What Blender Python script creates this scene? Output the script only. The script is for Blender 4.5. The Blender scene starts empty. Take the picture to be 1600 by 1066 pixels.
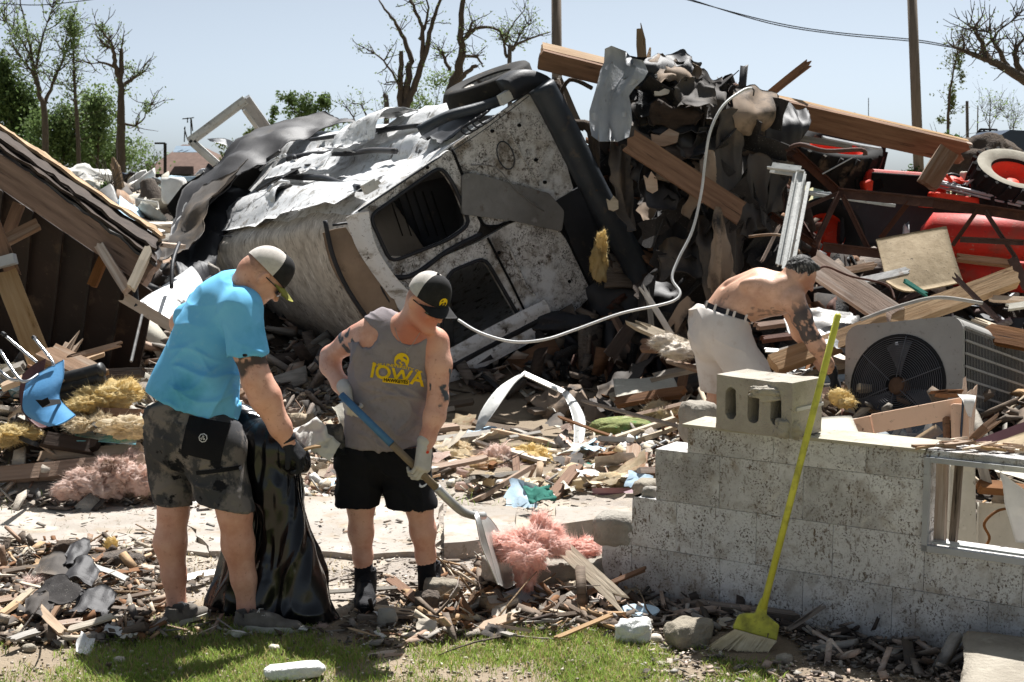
import bpy, bmesh, math, random
import numpy as np
from mathutils import Vector, Matrix
from mathutils.bvhtree import BVHTree
random.seed(7); np.random.seed(7)
R = math.radians
sc = bpy.context.scene
COL = sc.collection
# ------------------------------------------------------------ camera
PITCH = R(6.75); CAMZ = 2.0; FPX = 2222.2
cam = bpy.data.cameras.new('camera'); cam.lens = 50; cam.sensor_width = 36; cam.clip_end = 3000; cam.clip_start = 0.1
cam.dof.use_dof = True; cam.dof.focus_distance = 6.6; cam.dof.aperture_fstop = 11
camo = bpy.data.objects.new('camera', cam); COL.objects.link(camo)
camo.location = (0, 0, CAMZ); camo.rotation_euler = (R(90) - PITCH, 0, 0)
sc.camera = camo
# ------------------------------------------------------------ sky and sun
SUN_EL, SUN_AZ = 60, 17          # azimuth from +Y towards +X
world = bpy.data.worlds.new('World'); sc.world = world; world.use_nodes = True
wn = world.node_tree; wn.nodes.clear()
sky = wn.nodes.new('ShaderNodeTexSky'); sky.sky_type = 'NISHITA'; sky.sun_disc = False
sky.sun_elevation = R(SUN_EL); sky.sun_rotation = R(SUN_AZ)
sky.altitude = 0; sky.air_density = 0.3; sky.dust_density = 1.5; sky.ozone_density = 5
bg = wn.nodes.new('ShaderNodeBackground'); bg.inputs[1].default_value = 0.066
wo = wn.nodes.new('ShaderNodeOutputWorld')
hs = wn.nodes.new('ShaderNodeHueSaturation'); hs.inputs['Saturation'].default_value = 0.42; tn = wn.nodes.new('ShaderNodeVectorMath'); tn.operation = 'MULTIPLY'; tn.inputs[1].default_value = (.87, .94, .93)
wn.links.new(sky.outputs[0], hs.inputs['Color']); wn.links.new(hs.outputs[0], tn.inputs[0]); wn.links.new(tn.outputs[0], bg.inputs[0]); wn.links.new(bg.outputs[0], wo.inputs[0])
sl = bpy.data.lights.new('sun', 'SUN'); sl.energy = 3.7; sl.angle = R(0.5); sl.color = (1.0, 0.98, 0.955)
so = bpy.data.objects.new('sun', sl); COL.objects.link(so)
_sd = Vector((math.sin(R(SUN_AZ)) * math.cos(R(SUN_EL)), math.cos(R(SUN_AZ)) * math.cos(R(SUN_EL)), math.sin(R(SUN_EL))))
so.rotation_euler = _sd.to_track_quat('Z', 'Y').to_euler(); so.location = _sd * 60
sc.view_settings.view_transform = 'Standard'; sc.view_settings.look = 'None'
sc.view_settings.exposure = 1.42; sc.view_settings.gamma = 1.0
sc.cycles.max_bounces = 5; sc.cycles.diffuse_bounces = 4; sc.cycles.transparent_max_bounces = 6
# ------------------------------------------------------------ pixel helpers (photo pixels, 1600 wide)
_cp, _sp = math.cos(PITCH), math.sin(PITCH)
def ray(px, py):
    dx = (px - 800) / FPX; dz = -(py - 533) / FPX
    return Vector((dx, _cp + dz * _sp, -_sp + dz * _cp))
def P(px, py, Y):
    d = ray(px, py); t = Y / d.y
    return Vector((d.x * t, Y, CAMZ + d.z * t))
def G(px, py, z=0.0):
    d = ray(px, py); t = (z - CAMZ) / d.z
    return Vector((d.x * t, d.y * t, z))
# ------------------------------------------------------------ numpy noise
def _hash(i, j, k, s):
    n = (i * 374761393 + j * 668265263 + k * 2147483647 + s * 974634777) & 0xffffffff
    n = ((n ^ (n >> 13)) * 1274126177) & 0xffffffff
    return ((n ^ (n >> 16)) & 0xffff) / 32767.5 - 1.0
def vn(p, s=0):
    p = np.asarray(p, dtype=np.float64); i = np.floor(p).astype(np.int64); f = p - i; f = f * f * (3 - 2 * f)
    x, y, z = i[..., 0], i[..., 1], i[..., 2]; fx, fy, fz = f[..., 0], f[..., 1], f[..., 2]
    r = 0
    for dx in (0, 1):
        for dy in (0, 1):
            for dz in (0, 1):
                r = r + _hash(x + dx, y + dy, z + dz, s) * (fx if dx else 1 - fx) * (fy if dy else 1 - fy) * (fz if dz else 1 - fz)
    return r
def fbm(p, s=0, o=4):
    p = np.asarray(p, dtype=np.float64); r = 0; a = 1.0; t = 0
    for k in range(o):
        r = r + a * vn(p * (2.03 ** k) + k * 17.3, s + k); t += a; a *= .5
    return r / t
# ------------------------------------------------------------ materials
M = {}
def rgb(h):
    c = [int(h[i:i + 2], 16) / 255 for i in (0, 2, 4)]
    return tuple(x / 12.92 if x <= .04045 else ((x + .055) / 1.055) ** 2.4 for x in c)
def mat(name, c1, c2=None, scale=4, stretch=(1, 1, 1), rough=.85, metal=0.0, bump=.3, bscale=40, layers=(), rand=0.0, spec=.3,
        detail=6, bdist=.01, attr=(), sat=0.0, lo=.3, hi=.7):
    if isinstance(c1, str): c1 = rgb(c1)
    if isinstance(c2, str): c2 = rgb(c2)
    m = bpy.data.materials.new(name); m.use_nodes = True; t = m.node_tree; N = t.nodes; L = t.links
    b = N['Principled BSDF']; b.inputs['Roughness'].default_value = rough; b.inputs['Metallic'].default_value = metal
    b.inputs['Specular IOR Level'].default_value = spec
    tc = N.new('ShaderNodeTexCoord'); mp = N.new('ShaderNodeMapping'); mp.inputs['Scale'].default_value = stretch
    L.new(tc.outputs['Object'], mp.inputs[0]); vec = mp.outputs[0]
    oi = N.new('ShaderNodeObjectInfo')
    if rand:
        ad = N.new('ShaderNodeVectorMath'); ad.operation = 'MULTIPLY_ADD'
        L.new(oi.outputs['Random'], ad.inputs[0]); ad.inputs[1].default_value = (37, 19, 53); L.new(mp.outputs[0], ad.inputs[2]); vec = ad.outputs[0]
    def nz(s, v=None, d=detail):
        n = N.new('ShaderNodeTexNoise'); n.inputs['Scale'].default_value = s; n.inputs['Detail'].default_value = d; n.inputs['Roughness'].default_value = .62
        L.new(v or vec, n.inputs['Vector']); return n.outputs['Fac']
    def rng(f, a, z):
        r = N.new('ShaderNodeMapRange'); r.inputs[1].default_value = a; r.inputs[2].default_value = z; r.clamp = True; L.new(f, r.inputs[0]); return r.outputs[0]
    def mix(f, a, z):
        x = N.new('ShaderNodeMix'); x.data_type = 'RGBA'; L.new(f, x.inputs[0])
        for k, v in ((6, a), (7, z)):
            if isinstance(v, (tuple, list)): x.inputs[k].default_value = (*v[:3], 1)
            else: L.new(v, x.inputs[k])
        return x.outputs[2]
    col = mix(rng(nz(scale), lo, hi), c1, c2 if c2 is not None else tuple(x * .7 for x in c1))
    for ly in layers:
        c = rgb(ly[0]) if isinstance(ly[0], str) else ly[0]
        v = vec
        if len(ly) > 4:
            m2 = N.new('ShaderNodeMapping'); m2.inputs['Scale'].default_value = ly[4]; L.new(tc.outputs['Object'], m2.inputs[0]); v = m2.outputs[0]
        fac = rng(nz(ly[1], v), ly[2], ly[3])
        if ly[1] >= 10:
            mu = N.new('ShaderNodeMath'); mu.operation = 'MULTIPLY'; L.new(fac, mu.inputs[0]); L.new(rng(nz(ly[1] * .11, v, 3), .36, .6), mu.inputs[1]); fac = mu.outputs[0]
        col = mix(fac, col, c)
    for an, ac in attr:
        a = N.new('ShaderNodeAttribute'); a.attribute_name = an
        ac = rgb(ac) if isinstance(ac, str) else ac
        col = mix(a.outputs['Fac'], col, ac)
    if rand:
        h = N.new('ShaderNodeHueSaturation'); L.new(col, h.inputs['Color'])
        r = N.new('ShaderNodeMapRange'); r.inputs[3].default_value = 1 - rand; r.inputs[4].default_value = 1 + rand; L.new(oi.outputs['Random'], r.inputs[0])
        L.new(r.outputs[0], h.inputs['Value'])
        r2 = N.new('ShaderNodeMapRange'); r2.inputs[3].default_value = 1.15; r2.inputs[4].default_value = .6; L.new(oi.outputs['Random'], r2.inputs[0]); L.new(r2.outputs[0], h.inputs['Saturation'])
        col = h.outputs[0]
    L.new(col, b.inputs['Base Color'])
    if bump:
        bp = N.new('ShaderNodeBump'); bp.inputs['Strength'].default_value = bump; bp.inputs['Distance'].default_value = bdist
        L.new(nz(bscale, d=4), bp.inputs['Height']); L.new(bp.outputs[0], b.inputs['Normal'])
    M[name] = m
    return m
# ------------------------------------------------------------ object helpers
def W(o):
    return (W(o.parent) @ o.matrix_parent_inverse @ o.matrix_basis) if o.parent else o.matrix_basis.copy()
def tag(o, label=None, cat=None, group=None, kind=None):
    if label: o['label'] = label
    if cat: o['category'] = cat
    if group: o['group'] = group
    if kind: o['kind'] = kind
    return o
def adopt(o, parent):
    if parent is not None:
        o.parent = parent; o.matrix_parent_inverse = W(parent).inverted()
    return o
def thing(name, loc, label, cat, group=None):
    o = bpy.data.objects.new(name, None); COL.objects.link(o); o.location = loc; o.empty_display_size = .1
    return tag(o, label, cat, group)
def mesh(name, V, F, m=None, smooth=False):
    me = bpy.data.meshes.new(name)
    me.from_pydata([tuple(v) for v in V], [], [tuple(int(i) for i in f) for f in F])
    if m is not None:
        for mm in (m if isinstance(m, (list, tuple)) else [m]): me.materials.append(M[mm] if isinstance(mm, str) else mm)
    if smooth: me.polygons.foreach_set('use_smooth', [True] * len(me.polygons))
    me.update()
    return me
def obj(name, V, F=None, m=None, parent=None, smooth=False, mw=None, fix=False):
    me = V if isinstance(V, bpy.types.Mesh) else mesh(name, V, F, m, smooth)
    if fix:
        b = bmesh.new(); b.from_mesh(me); bmesh.ops.recalc_face_normals(b, faces=b.faces); b.to_mesh(me); b.free()
    o = bpy.data.objects.new(name, me); COL.objects.link(o)
    if mw is not None: o.matrix_basis = mw
    return adopt(o, parent)
def npmesh(name, V, Q, m=None, smooth=True, midx=None):
    """fast mesh from numpy arrays, all faces the same size"""
    V = np.asarray(V, dtype=np.float32); Q = np.asarray(Q, dtype=np.int32); k = Q.shape[1]
    me = bpy.data.meshes.new(name); me.vertices.add(len(V)); me.vertices.foreach_set('co', V.ravel())
    me.loops.add(Q.size); me.loops.foreach_set('vertex_index', Q.ravel())
    me.polygons.add(len(Q)); me.polygons.foreach_set('loop_start', np.arange(0, Q.size, k, dtype=np.int32))
    try: me.polygons.foreach_set('loop_total', np.full(len(Q), k, dtype=np.int32))
    except Exception: pass
    if m is not None:
        for mm in (m if isinstance(m, (list, tuple)) else [m]): me.materials.append(M[mm] if isinstance(mm, str) else mm)
    if midx is not None: me.polygons.foreach_set('material_index', np.asarray(midx, dtype=np.int32))
    if smooth: me.polygons.foreach_set('use_smooth', np.ones(len(Q), dtype=bool))
    me.update(); me.validate()
    return me
class Geo:
    def __init__(s): s.V = []; s.F = []
    def add(s, V, F):
        n = len(s.V); s.V += [Vector(v) for v in V]; s.F += [tuple(i + n for i in f) for f in F]; return s
    def box(s, c, d, rot=None, jit=0):
        V = [Vector((x * d[0] / 2, y * d[1] / 2, z * d[2] / 2)) for x in (-1, 1) for y in (-1, 1) for z in (-1, 1)]
        if jit: V = [v + Vector([random.uniform(-jit, jit) for _ in range(3)]) for v in V]
        if rot is not None: V = [rot @ v for v in V]
        V = [v + Vector(c) for v in V]
        return s.add(V, [(0, 1, 3, 2), (4, 6, 7, 5), (0, 4, 5, 1), (2, 3, 7, 6), (0, 2, 6, 4), (1, 5, 7, 3)])
    def bar(s, a, b, w, t, up=(0, 0, 1)):
        a, b = Vector(a), Vector(b); x = (b - a).normalized(); up = Vector(up)
        if abs(x.dot(up)) > .97: up = Vector((1, 0, 0))
        y = up.cross(x).normalized(); z = x.cross(y)
        rot = Matrix((x, y, z)).transposed()
        return s.box((a + b) / 2, ((b - a).length, w, t), rot)
    def tube(s, pts, r, n=8, cap=True, closed=False):
        pts = [Vector(p) for p in pts]; rs = r if isinstance(r, (list, tuple)) else [r] * len(pts)
        V = []; F = []; prev = None
        for i, p in enumerate(pts):
            if closed: d = pts[(i + 1) % len(pts)] - pts[i - 1]
            else: d = pts[min(i + 1, len(pts) - 1)] - pts[max(i - 1, 0)]
            d.normalize()
            if prev is None: a = d.orthogonal().normalized()
            else:
                a = prev - d * prev.dot(d)
                a = a.normalized() if a.length > 1e-6 else d.orthogonal().normalized()
            prev = a; b = d.cross(a)
            for k in range(n):
                th = 2 * math.pi * k / n; V.append(p + (a * math.cos(th) + b * math.sin(th)) * rs[i])
        m = len(pts)
        for i in range(m if closed else m - 1):
            j = (i + 1) % m
            for k in range(n): F.append((i * n + k, i * n + (k + 1) % n, j * n + (k + 1) % n, j * n + k))
        if cap and not closed: F += [tuple(range(n - 1, -1, -1)), tuple((m - 1) * n + k for k in range(n))]
        return s.add(V, F)
    def lathe(s, prof, mw, n=32):
        """prof: list of (r, z); revolve about local Z"""
        V = []; F = []; m = len(prof)
        for k in range(n):
            th = 2 * math.pi * k / n
            for r, z in prof: V.append(mw @ Vector((r * math.cos(th), r * math.sin(th), z)))
        for k in range(n):
            k2 = (k + 1) % n
            for i in range(m - 1): F.append((k * m + i, k2 * m + i, k2 * m + i + 1, k * m + i + 1))
        return s.add(V, F)
    def obj(s, name, m, parent=None, smooth=False, fix=True): return obj(name, s.V, s.F, m, parent, smooth, fix=fix)
def spline(pts, n=8):
    pts = [Vector(p) for p in pts]; out = []
    for i in range(len(pts) - 1):
        p0 = pts[max(i - 1, 0)]; p1 = pts[i]; p2 = pts[i + 1]; p3 = pts[min(i + 2, len(pts) - 1)]
        for k in range(n):
            t = k / n
            out.append(.5 * ((2 * p1) + (p2 - p0) * t + (2 * p0 - 5 * p1 + 4 * p2 - p3) * t * t + (3 * p1 - p0 - 3 * p2 + p3) * t ** 3))
    out.append(pts[-1]); return out
def plate_geo(outer, holes, th, mw):
    """flat plate with holes, local xy outline, thickness th towards -z, placed by mw"""
    bm = bmesh.new()
    for loop in [outer] + list(holes):
        vs = [bm.verts.new((x, y, 0)) for x, y in loop]
        for i in range(len(vs)): bm.edges.new((vs[i], vs[(i + 1) % len(vs)]))
    bmesh.ops.triangle_fill(bm, use_beauty=True, use_dissolve=False, edges=bm.edges[:])
    if th:
        g = bmesh.ops.extrude_face_region(bm, geom=bm.faces[:])
        bmesh.ops.translate(bm, vec=(0, 0, -th), verts=[e for e in g['geom'] if isinstance(e, bmesh.types.BMVert)])
    bmesh.ops.recalc_face_normals(bm, faces=bm.faces)
    bm.verts.index_update()
    V = [mw @ v.co for v in bm.verts]; F = [tuple(v.index for v in f.verts) for f in bm.faces]; bm.free()
    return V, F
def plate(name, outer, holes, th, mw, m, parent=None, **k):
    V, F = plate_geo(outer, holes, th, mw); return obj(name, V, F, m, parent, **k)
def frame(o, x, y):
    x = Vector(x).normalized(); z = x.cross(Vector(y)).normalized(); y = z.cross(x)
    m = Matrix((x, y, z)).transposed().to_4x4(); m.translation = Vector(o); return m
def rounded(w, h, r, n=5, cx=0, cy=0):
    out = []
    for sx, sy, a0 in ((1, 1, 0), (-1, 1, 90), (-1, -1, 180), (1, -1, 270)):
        for k in range(n + 1):
            a = R(a0 + 90 * k / n); out.append((cx + sx * (w / 2 - r) + r * math.cos(a), cy + sy * (h / 2 - r) + r * math.sin(a)))
    return out
def circle(r, n=32, cx=0, cy=0): return [(cx + r * math.cos(2 * math.pi * k / n), cy + r * math.sin(2 * math.pi * k / n)) for k in range(n)]
def plank_mesh(L, w, t, segs=5, rag=(1, 1), m='wood', jag=.06, warp=.006):
    """board along local X with ragged broken ends"""
    V = []; F = []; n = 4
    nw = 5
    st = [-L / 2 + L * i / segs for i in range(segs + 1)]
    for i, x in enumerate(st):
        bend = random.uniform(-warp, warp)
        for k in range(nw):
            y = -w / 2 + w * k / (nw - 1); xx = x
            if i == 0 and rag[0]: xx += random.uniform(-.3, 1) * jag * rag[0]
            if i == segs and rag[1]: xx -= random.uniform(-.3, 1) * jag * rag[1]
            for z in (-t / 2, t / 2):
                V.append((xx, y + (random.uniform(-.002, .002) if k in (0, nw - 1) else 0), z + bend))
    s = nw * 2
    for i in range(segs):
        a = i * s; b = a + s
        for k in range(nw - 1):
            F.append((a + 2 * k + 1, a + 2 * k + 3, b + 2 * k + 3, b + 2 * k + 1))
            F.append((a + 2 * k, b + 2 * k, b + 2 * k + 2, a + 2 * k + 2))
        F.append((a, a + 1, b + 1, b)); F.append((a + s - 2, b + s - 2, b + s - 1, a + s - 1))
    for k in range(nw - 1):
        F.append((2 * k, 2 * k + 2, 2 * k + 3, 2 * k + 1)); e = segs * s
        F.append((e + 2 * k, e + 2 * k + 1, e + 2 * k + 3, e + 2 * k + 2))
    return mesh('plank', V, F, m)
def plank(A, B, w, t=.038, m='wood', label=None, cat='board', group=None, parent=None, name='wooden_board', roll=0.0, face=None, rag=(.7, .7), jag=.05):
    """board between two world points; 'face' = direction its broad face looks"""
    A, B = Vector(A), Vector(B); x = (B - A).normalized(); f = Vector(face) if face is not None else Vector((0, -.5, 1))
    z = (f - x * f.dot(x)).normalized(); y = z.cross(x)
    mw = Matrix((x, y, z)).transposed().to_4x4() @ Matrix.Rotation(roll, 4, 'X'); mw.translation = (A + B) / 2
    L = (B - A).length
    o = obj(name, plank_mesh(L, w, t, max(2, min(8, int(L / .3) + 2)), rag, m, jag), mw=mw, parent=parent)
    if parent is None: tag(o, label, cat, group)
    return o
def catmull_grid(C, n, m):
    """C: rows x cols of points -> dense grid"""
    C = [[Vector(p) for p in r] for r in C]
    rows = [spline(r, m) for r in C]
    cols = [spline([rows[i][j] for i in range(len(rows))], n) for j in range(len(rows[0]))]
    return np.array([[list(cols[j][i]) for j in range(len(cols))] for i in range(len(cols[0]))])
def sheet(name, C, m, n=6, th=.004, amp=.02, fs=6, seed=0, parent=None, ragged=0.0, aniso=(1, 1, 1), smooth=True, amp2=0, fs2=25):
    """thin bent sheet through a grid of control points, with crumples and thickness"""
    G_ = catmull_grid(C, n, n) if len(C) > 1 else None
    h, w, _ = G_.shape
    du = np.gradient(G_, axis=0); dv = np.gradient(G_, axis=1); nr = np.cross(du, dv); nr /= np.linalg.norm(nr, axis=2, keepdims=True) + 1e-9
    a = np.array(aniso)
    d = fbm(G_ * fs * a, seed, 3)[..., None] * amp
    if amp2: d = d + (1 - 2 * np.abs(vn(G_ * fs2 * a, seed + 5)))[..., None] * amp2
    if ragged:
        e = vn(G_ * 14, seed + 9)[..., None] * ragged
        G_[0] += (du[0] / (np.linalg.norm(du[0], axis=1, keepdims=True) + 1e-9)) * e[0]; G_[-1] += (du[-1] / (np.linalg.norm(du[-1], axis=1, keepdims=True) + 1e-9)) * e[-1]
        G_[:, 0] += dv[:, 0] / (np.linalg.norm(dv[:, 0], axis=1, keepdims=True) + 1e-9) * e[:, 0]; G_[:, -1] += dv[:, -1] / (np.linalg.norm(dv[:, -1], axis=1, keepdims=True) + 1e-9) * e[:, -1]
    A = G_ + nr * d; B = A - nr * th
    V = np.concatenate([A.reshape(-1, 3), B.reshape(-1, 3)]); N = h * w
    I = np.arange(N).reshape(h, w); q = np.stack([I[:-1, :-1], I[:-1, 1:], I[1:, 1:], I[1:, :-1]], -1).reshape(-1, 4)
    Q = [q, q[:, ::-1] + N]
    for e in (I[0, ::-1], I[-1], I[:, 0], I[::-1, -1]):
        Q.append(np.stack([e[:-1], e[1:], e[1:] + N, e[:-1] + N], -1)[:, ::-1])
    return obj(name, npmesh(name, V, np.concatenate(Q), m, smooth), parent=parent)
def ico(sub):
    bm = bmesh.new(); bmesh.ops.create_icosphere(bm, subdivisions=sub, radius=1)
    V = np.array([v.co[:] for v in bm.verts]); F = np.array([[v.index for v in f.verts] for f in bm.faces]); bm.free(); return V, F
ICO = {k: ico(k) for k in (1, 2, 3, 4, 5)}
def rock(name, c, size, m, seed=0, sub=3, rough=.25, fs=1.6, flat=0.5, parent=None, smooth=False, rot=0):
    V, F = ICO[sub]; V = V.copy()
    ax = np.abs(V).max(1, keepdims=True); V = V * (1 - flat) + (V / ax) * flat
    V = V * (1 + rough * fbm(V * fs + seed * 7.7, seed, 4)[:, None])
    V = V * np.array(size) / 2
    if rot:
        cz, sz = math.cos(rot), math.sin(rot); V = V @ np.array([[cz, sz, 0], [-sz, cz, 0], [0, 0, 1]])
    V = V + np.array(c)
    return obj(name, npmesh(name, V, F, m, smooth), parent=parent)
def fluff(name, blobs, m, seed=0, sub=5, label=None, cat='insulation', group=None, strands=900, amp=.5):
    """fibrous insulation: lumpy, deeply torn blobs plus loose fibres"""
    Vs = []; Fs = []; n = 0
    for bi, (c, s) in enumerate(blobs):
        V, F = ICO[sub]; V = V.copy()
        d = fbm(V * 1.7 + seed + bi * 5.1, seed + bi, 3) * amp * 1.2 + fbm(V * 4.5 + bi, seed + 3, 4) * .42 + fbm(V * 12 + bi, seed + 8, 3) * .14
        V = V * (1 + d[:, None]) * np.array(s) / 2 + np.array(c)
        Vs.append(V); Fs.append(F + n); n += len(V)
    base = np.concatenate(Vs)
    strands *= 12; rs = np.random.RandomState(seed)
    ii = rs.randint(0, len(base), strands); ctr = np.array([np.array(b[0]) for b in blobs]).mean(0)
    o = base[ii]; dr = o - ctr; dr /= np.linalg.norm(dr, axis=1, keepdims=True) + 1e-6; dr += rs.normal(0, .55, dr.shape)
    ln = rs.uniform(.006, .034, (strands, 1)) * min(1, max(max(b[1]) for b in blobs) * 5); wv = rs.normal(0, 1, dr.shape); wv /= np.linalg.norm(wv, axis=1, keepdims=True)
    T = np.concatenate([o - wv * .0011, o + wv * .0011, o + dr * ln])
    k = np.arange(strands); Fs.append(np.stack([k, k + strands, k + 2 * strands], 1) + n)
    o = obj(name, npmesh(name, np.concatenate([base, T]), np.concatenate(Fs), m, True))
    return tag(o, label, cat, group)
# ------------------------------------------------------------ signed-distance modelling
class Field:
    def __init__(s, lo, hi, h):
        s.lo = np.array(lo, float); s.h = h; s.n = np.ceil((np.array(hi) - s.lo) / h).astype(int) + 1
        s.F = np.full(s.n, .3, dtype=np.float32)
        s.ax = [(s.lo[i] + h * np.arange(s.n[i])).astype(np.float32) for i in range(3)]
    def sub(s, lo, hi):
        a = np.clip(np.floor((np.array(lo) - s.lo) / s.h).astype(int), 0, s.n); b = np.clip(np.ceil((np.array(hi) - s.lo) / s.h).astype(int) + 1, 0, s.n)
        sl = tuple(slice(a[i], b[i]) for i in range(3))
        return sl, s.ax[0][sl[0]][:, None, None], s.ax[1][sl[1]][None, :, None], s.ax[2][sl[2]][None, None, :]
    def put(s, d, sl, k, op):
        f = s.F[sl]
        if op == 'add':
            h = np.maximum(k - np.abs(f - d), 0) / k; s.F[sl] = np.minimum(f, d) - h * h * k * .25
        else:
            d = -d; h = np.maximum(k - np.abs(f - d), 0) / k; s.F[sl] = np.maximum(f, d) + h * h * k * .25
    def cone(s, a, b, ra, rb, k=.03, sq=None, op='add'):
        a = np.array(a, float); b = np.array(b, float); m = max(ra, rb) * (max(1, sq[1]) if sq else 1) + k + .02
        sl, X, Y, Z = s.sub(np.minimum(a, b) - m, np.maximum(a, b) + m)
        if 0 in s.F[sl].shape: return s
        ab = b - a; L2 = max(ab @ ab, 1e-9)
        px, py, pz = X - a[0], Y - a[1], Z - a[2]
        t = np.clip((px * ab[0] + py * ab[1] + pz * ab[2]) / L2, 0, 1)
        qx, qy, qz = px - t * ab[0], py - t * ab[1], pz - t * ab[2]
        if sq:
            u = np.array(sq[0], float); u /= np.linalg.norm(u); dd = (qx * u[0] + qy * u[1] + qz * u[2]); g = 1 / sq[1] - 1
            qx, qy, qz = qx + dd * g * u[0], qy + dd * g * u[1], qz + dd * g * u[2]
        s.put(np.sqrt(qx * qx + qy * qy + qz * qz) - (ra + (rb - ra) * t), sl, k, op); return s
    def chain(s, pts, k=.03, sq=None):
        for (a, ra), (b, rb) in zip(pts[:-1], pts[1:]): s.cone(a, b, ra, rb, k, sq)
        return s
    def ell(s, c, r, rot=None, k=.03, op='add'):
        c = np.array(c, float); r = np.array(r, float); m = r.max() + k + .02
        sl, X, Y, Z = s.sub(c - m, c + m)
        if 0 in s.F[sl].shape: return s
        p = [X - c[0], Y - c[1], Z - c[2]]
        if rot is not None:
            q = [sum(rot[j][i] * p[j] for j in range(3)) for i in range(3)]  # rot columns = local axes
        else: q = p
        k0 = np.sqrt(sum((q[i] / r[i]) ** 2 for i in range(3))); k1 = np.sqrt(sum((q[i] / r[i] ** 2) ** 2 for i in range(3))) + 1e-6
        s.put(k0 * (k0 - 1) / k1, sl, k, op); return s
    def plane(s, p, n, k=.006, lo=None, hi=None):
        """remove everything on the side the normal points to"""
        n = np.array(n, float); n /= np.linalg.norm(n); p = np.array(p, float)
        sl, X, Y, Z = s.sub(s.lo if lo is None else lo, s.lo + s.n * s.h if hi is None else hi)
        d = (X - p[0]) * n[0] + (Y - p[1]) * n[1] + (Z - p[2]) * n[2]
        f = s.F[sl]; h = np.maximum(k - np.abs(f - d), 0) / k; s.F[sl] = np.maximum(f, d) + h * h * k * .25; return s
    def snap(s):
        o = Field.__new__(Field); o.lo, o.h, o.n, o.ax, o.F = s.lo, s.h, s.n, s.ax, s.F.copy(); return o
    def absorb(s, o, off, k=.02):
        """smooth union with another field grown by off"""
        t = [np.clip((s.ax[i] - o.lo[i]) / o.h, 0, o.n[i] - 1.001) for i in range(3)]
        i0 = [np.floor(x).astype(int) for x in t]; fr = [(x - i).astype(np.float32) for x, i in zip(t, i0)]
        A = o.F
        for a in range(3):
            A0 = np.take(A, i0[a], axis=a); A1 = np.take(A, i0[a] + 1, axis=a); sh = [1, 1, 1]; sh[a] = -1; w = fr[a].reshape(sh); A = A0 * (1 - w) + A1 * w
        d = A - off; h = np.maximum(k - np.abs(s.F - d), 0) / k; s.F = np.minimum(s.F, d) - h * h * k * .25; return s
    def surf(s):
        F = s.F; I = F < 0; n = np.array(F.shape) - 1
        def cr(o): return tuple(slice(o[i], o[i] + n[i]) for i in range(3))
        cs = [(x, y, z) for x in (0, 1) for y in (0, 1) for z in (0, 1)]
        c = sum(I[cr(o)].astype(np.int8) for o in cs); act = (c > 0) & (c < 8); cells = np.argwhere(act)
        idx = np.full(n, -1, dtype=np.int64); idx[act] = np.arange(len(cells))
        pos = np.zeros((len(cells), 3)); cnt = np.zeros(len(cells))
        vals = {o: F[cells[:, 0] + o[0], cells[:, 1] + o[1], cells[:, 2] + o[2]] for o in cs}
        for o in cs:
            for a in range(3):
                if o[a]: continue
                q = list(o); q[a] = 1; q = tuple(q); fa, fb = vals[o], vals[q]; m = (fa < 0) != (fb < 0)
                t = np.where(m, fa / np.where(m, fa - fb, 1), 0)
                v = np.zeros((len(cells), 3)); v[:] = o; v[:, a] = t; pos += v * m[:, None]; cnt += m
        V = s.lo + s.h * (cells + pos / cnt[:, None]); Q = []
        for a in range(3):
            b, c2 = [(1, 2), (2, 0), (0, 1)][a]
            sa = [slice(None)] * 3; sb = [slice(None)] * 3; sa[a] = slice(0, -1); sb[a] = slice(1, None)
            ch = I[tuple(sa)] != I[tuple(sb)]; e = np.argwhere(ch); ok = (e[:, b] > 0) & (e[:, c2] > 0) & (e[:, b] < n[b]) & (e[:, c2] < n[c2]); e = e[ok]
            def at(db, dc):
                t = e.copy(); t[:, b] -= db; t[:, c2] -= dc; return idx[t[:, 0], t[:, 1], t[:, 2]]
            q = np.stack([at(1, 1), at(0, 1), at(0, 0), at(1, 0)], 1)
            fl = ~I[e[:, 0], e[:, 1], e[:, 2]]; q[fl] = q[fl][:, ::-1]; Q.append(q[(q >= 0).all(1)])
        return V, np.concatenate(Q)
    def obj(s, name, m, parent=None, disp=None, attrs=None, smooth_it=1):
        V, Q = s.surf(); me = npmesh(name, V, Q, m, True)
        nv = len(me.vertices)
        if nv == len(V):
            ed = np.zeros(len(me.edges) * 2, dtype=np.int32); me.edges.foreach_get('vertices', ed); ed = ed.reshape(-1, 2)
            for _ in range(smooth_it):
                S = np.zeros_like(V); C = np.zeros(len(V)); np.add.at(S, ed[:, 0], V[ed[:, 1]]); np.add.at(S, ed[:, 1], V[ed[:, 0]]); np.add.at(C, ed[:, 0], 1); np.add.at(C, ed[:, 1], 1)
                V = V * .5 + .5 * S / np.maximum(C, 1)[:, None]
            me.vertices.foreach_set('co', V.astype(np.float32).ravel()); me.update()
            if disp is not None:
                N = np.zeros(nv * 3, dtype=np.float32); me.vertices.foreach_get('normal', N); N = N.reshape(-1, 3)
                V = V + N * disp(V)[:, None]; me.vertices.foreach_set('co', V.astype(np.float32).ravel()); me.update()
            for k, f in (attrs or {}).items():
                at = me.attributes.new(k, 'FLOAT', 'POINT'); at.data.foreach_set('value', np.clip(f(V), 0, 1).astype(np.float32))
        return obj(name, me, parent=parent)
def bvh(o):
    me = o.data; mw = W(o)
    return BVHTree.FromPolygons([mw @ v.co for v in me.vertices], [tuple(p.vertices) for p in me.polygons])
def rotm(f, u):
    """columns: right, forward, up"""
    f = Vector(f).normalized(); u = Vector(u); u = (u - f * u.dot(f)).normalized(); r = f.cross(u)
    return Matrix((r, f, u)).transposed()
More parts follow.
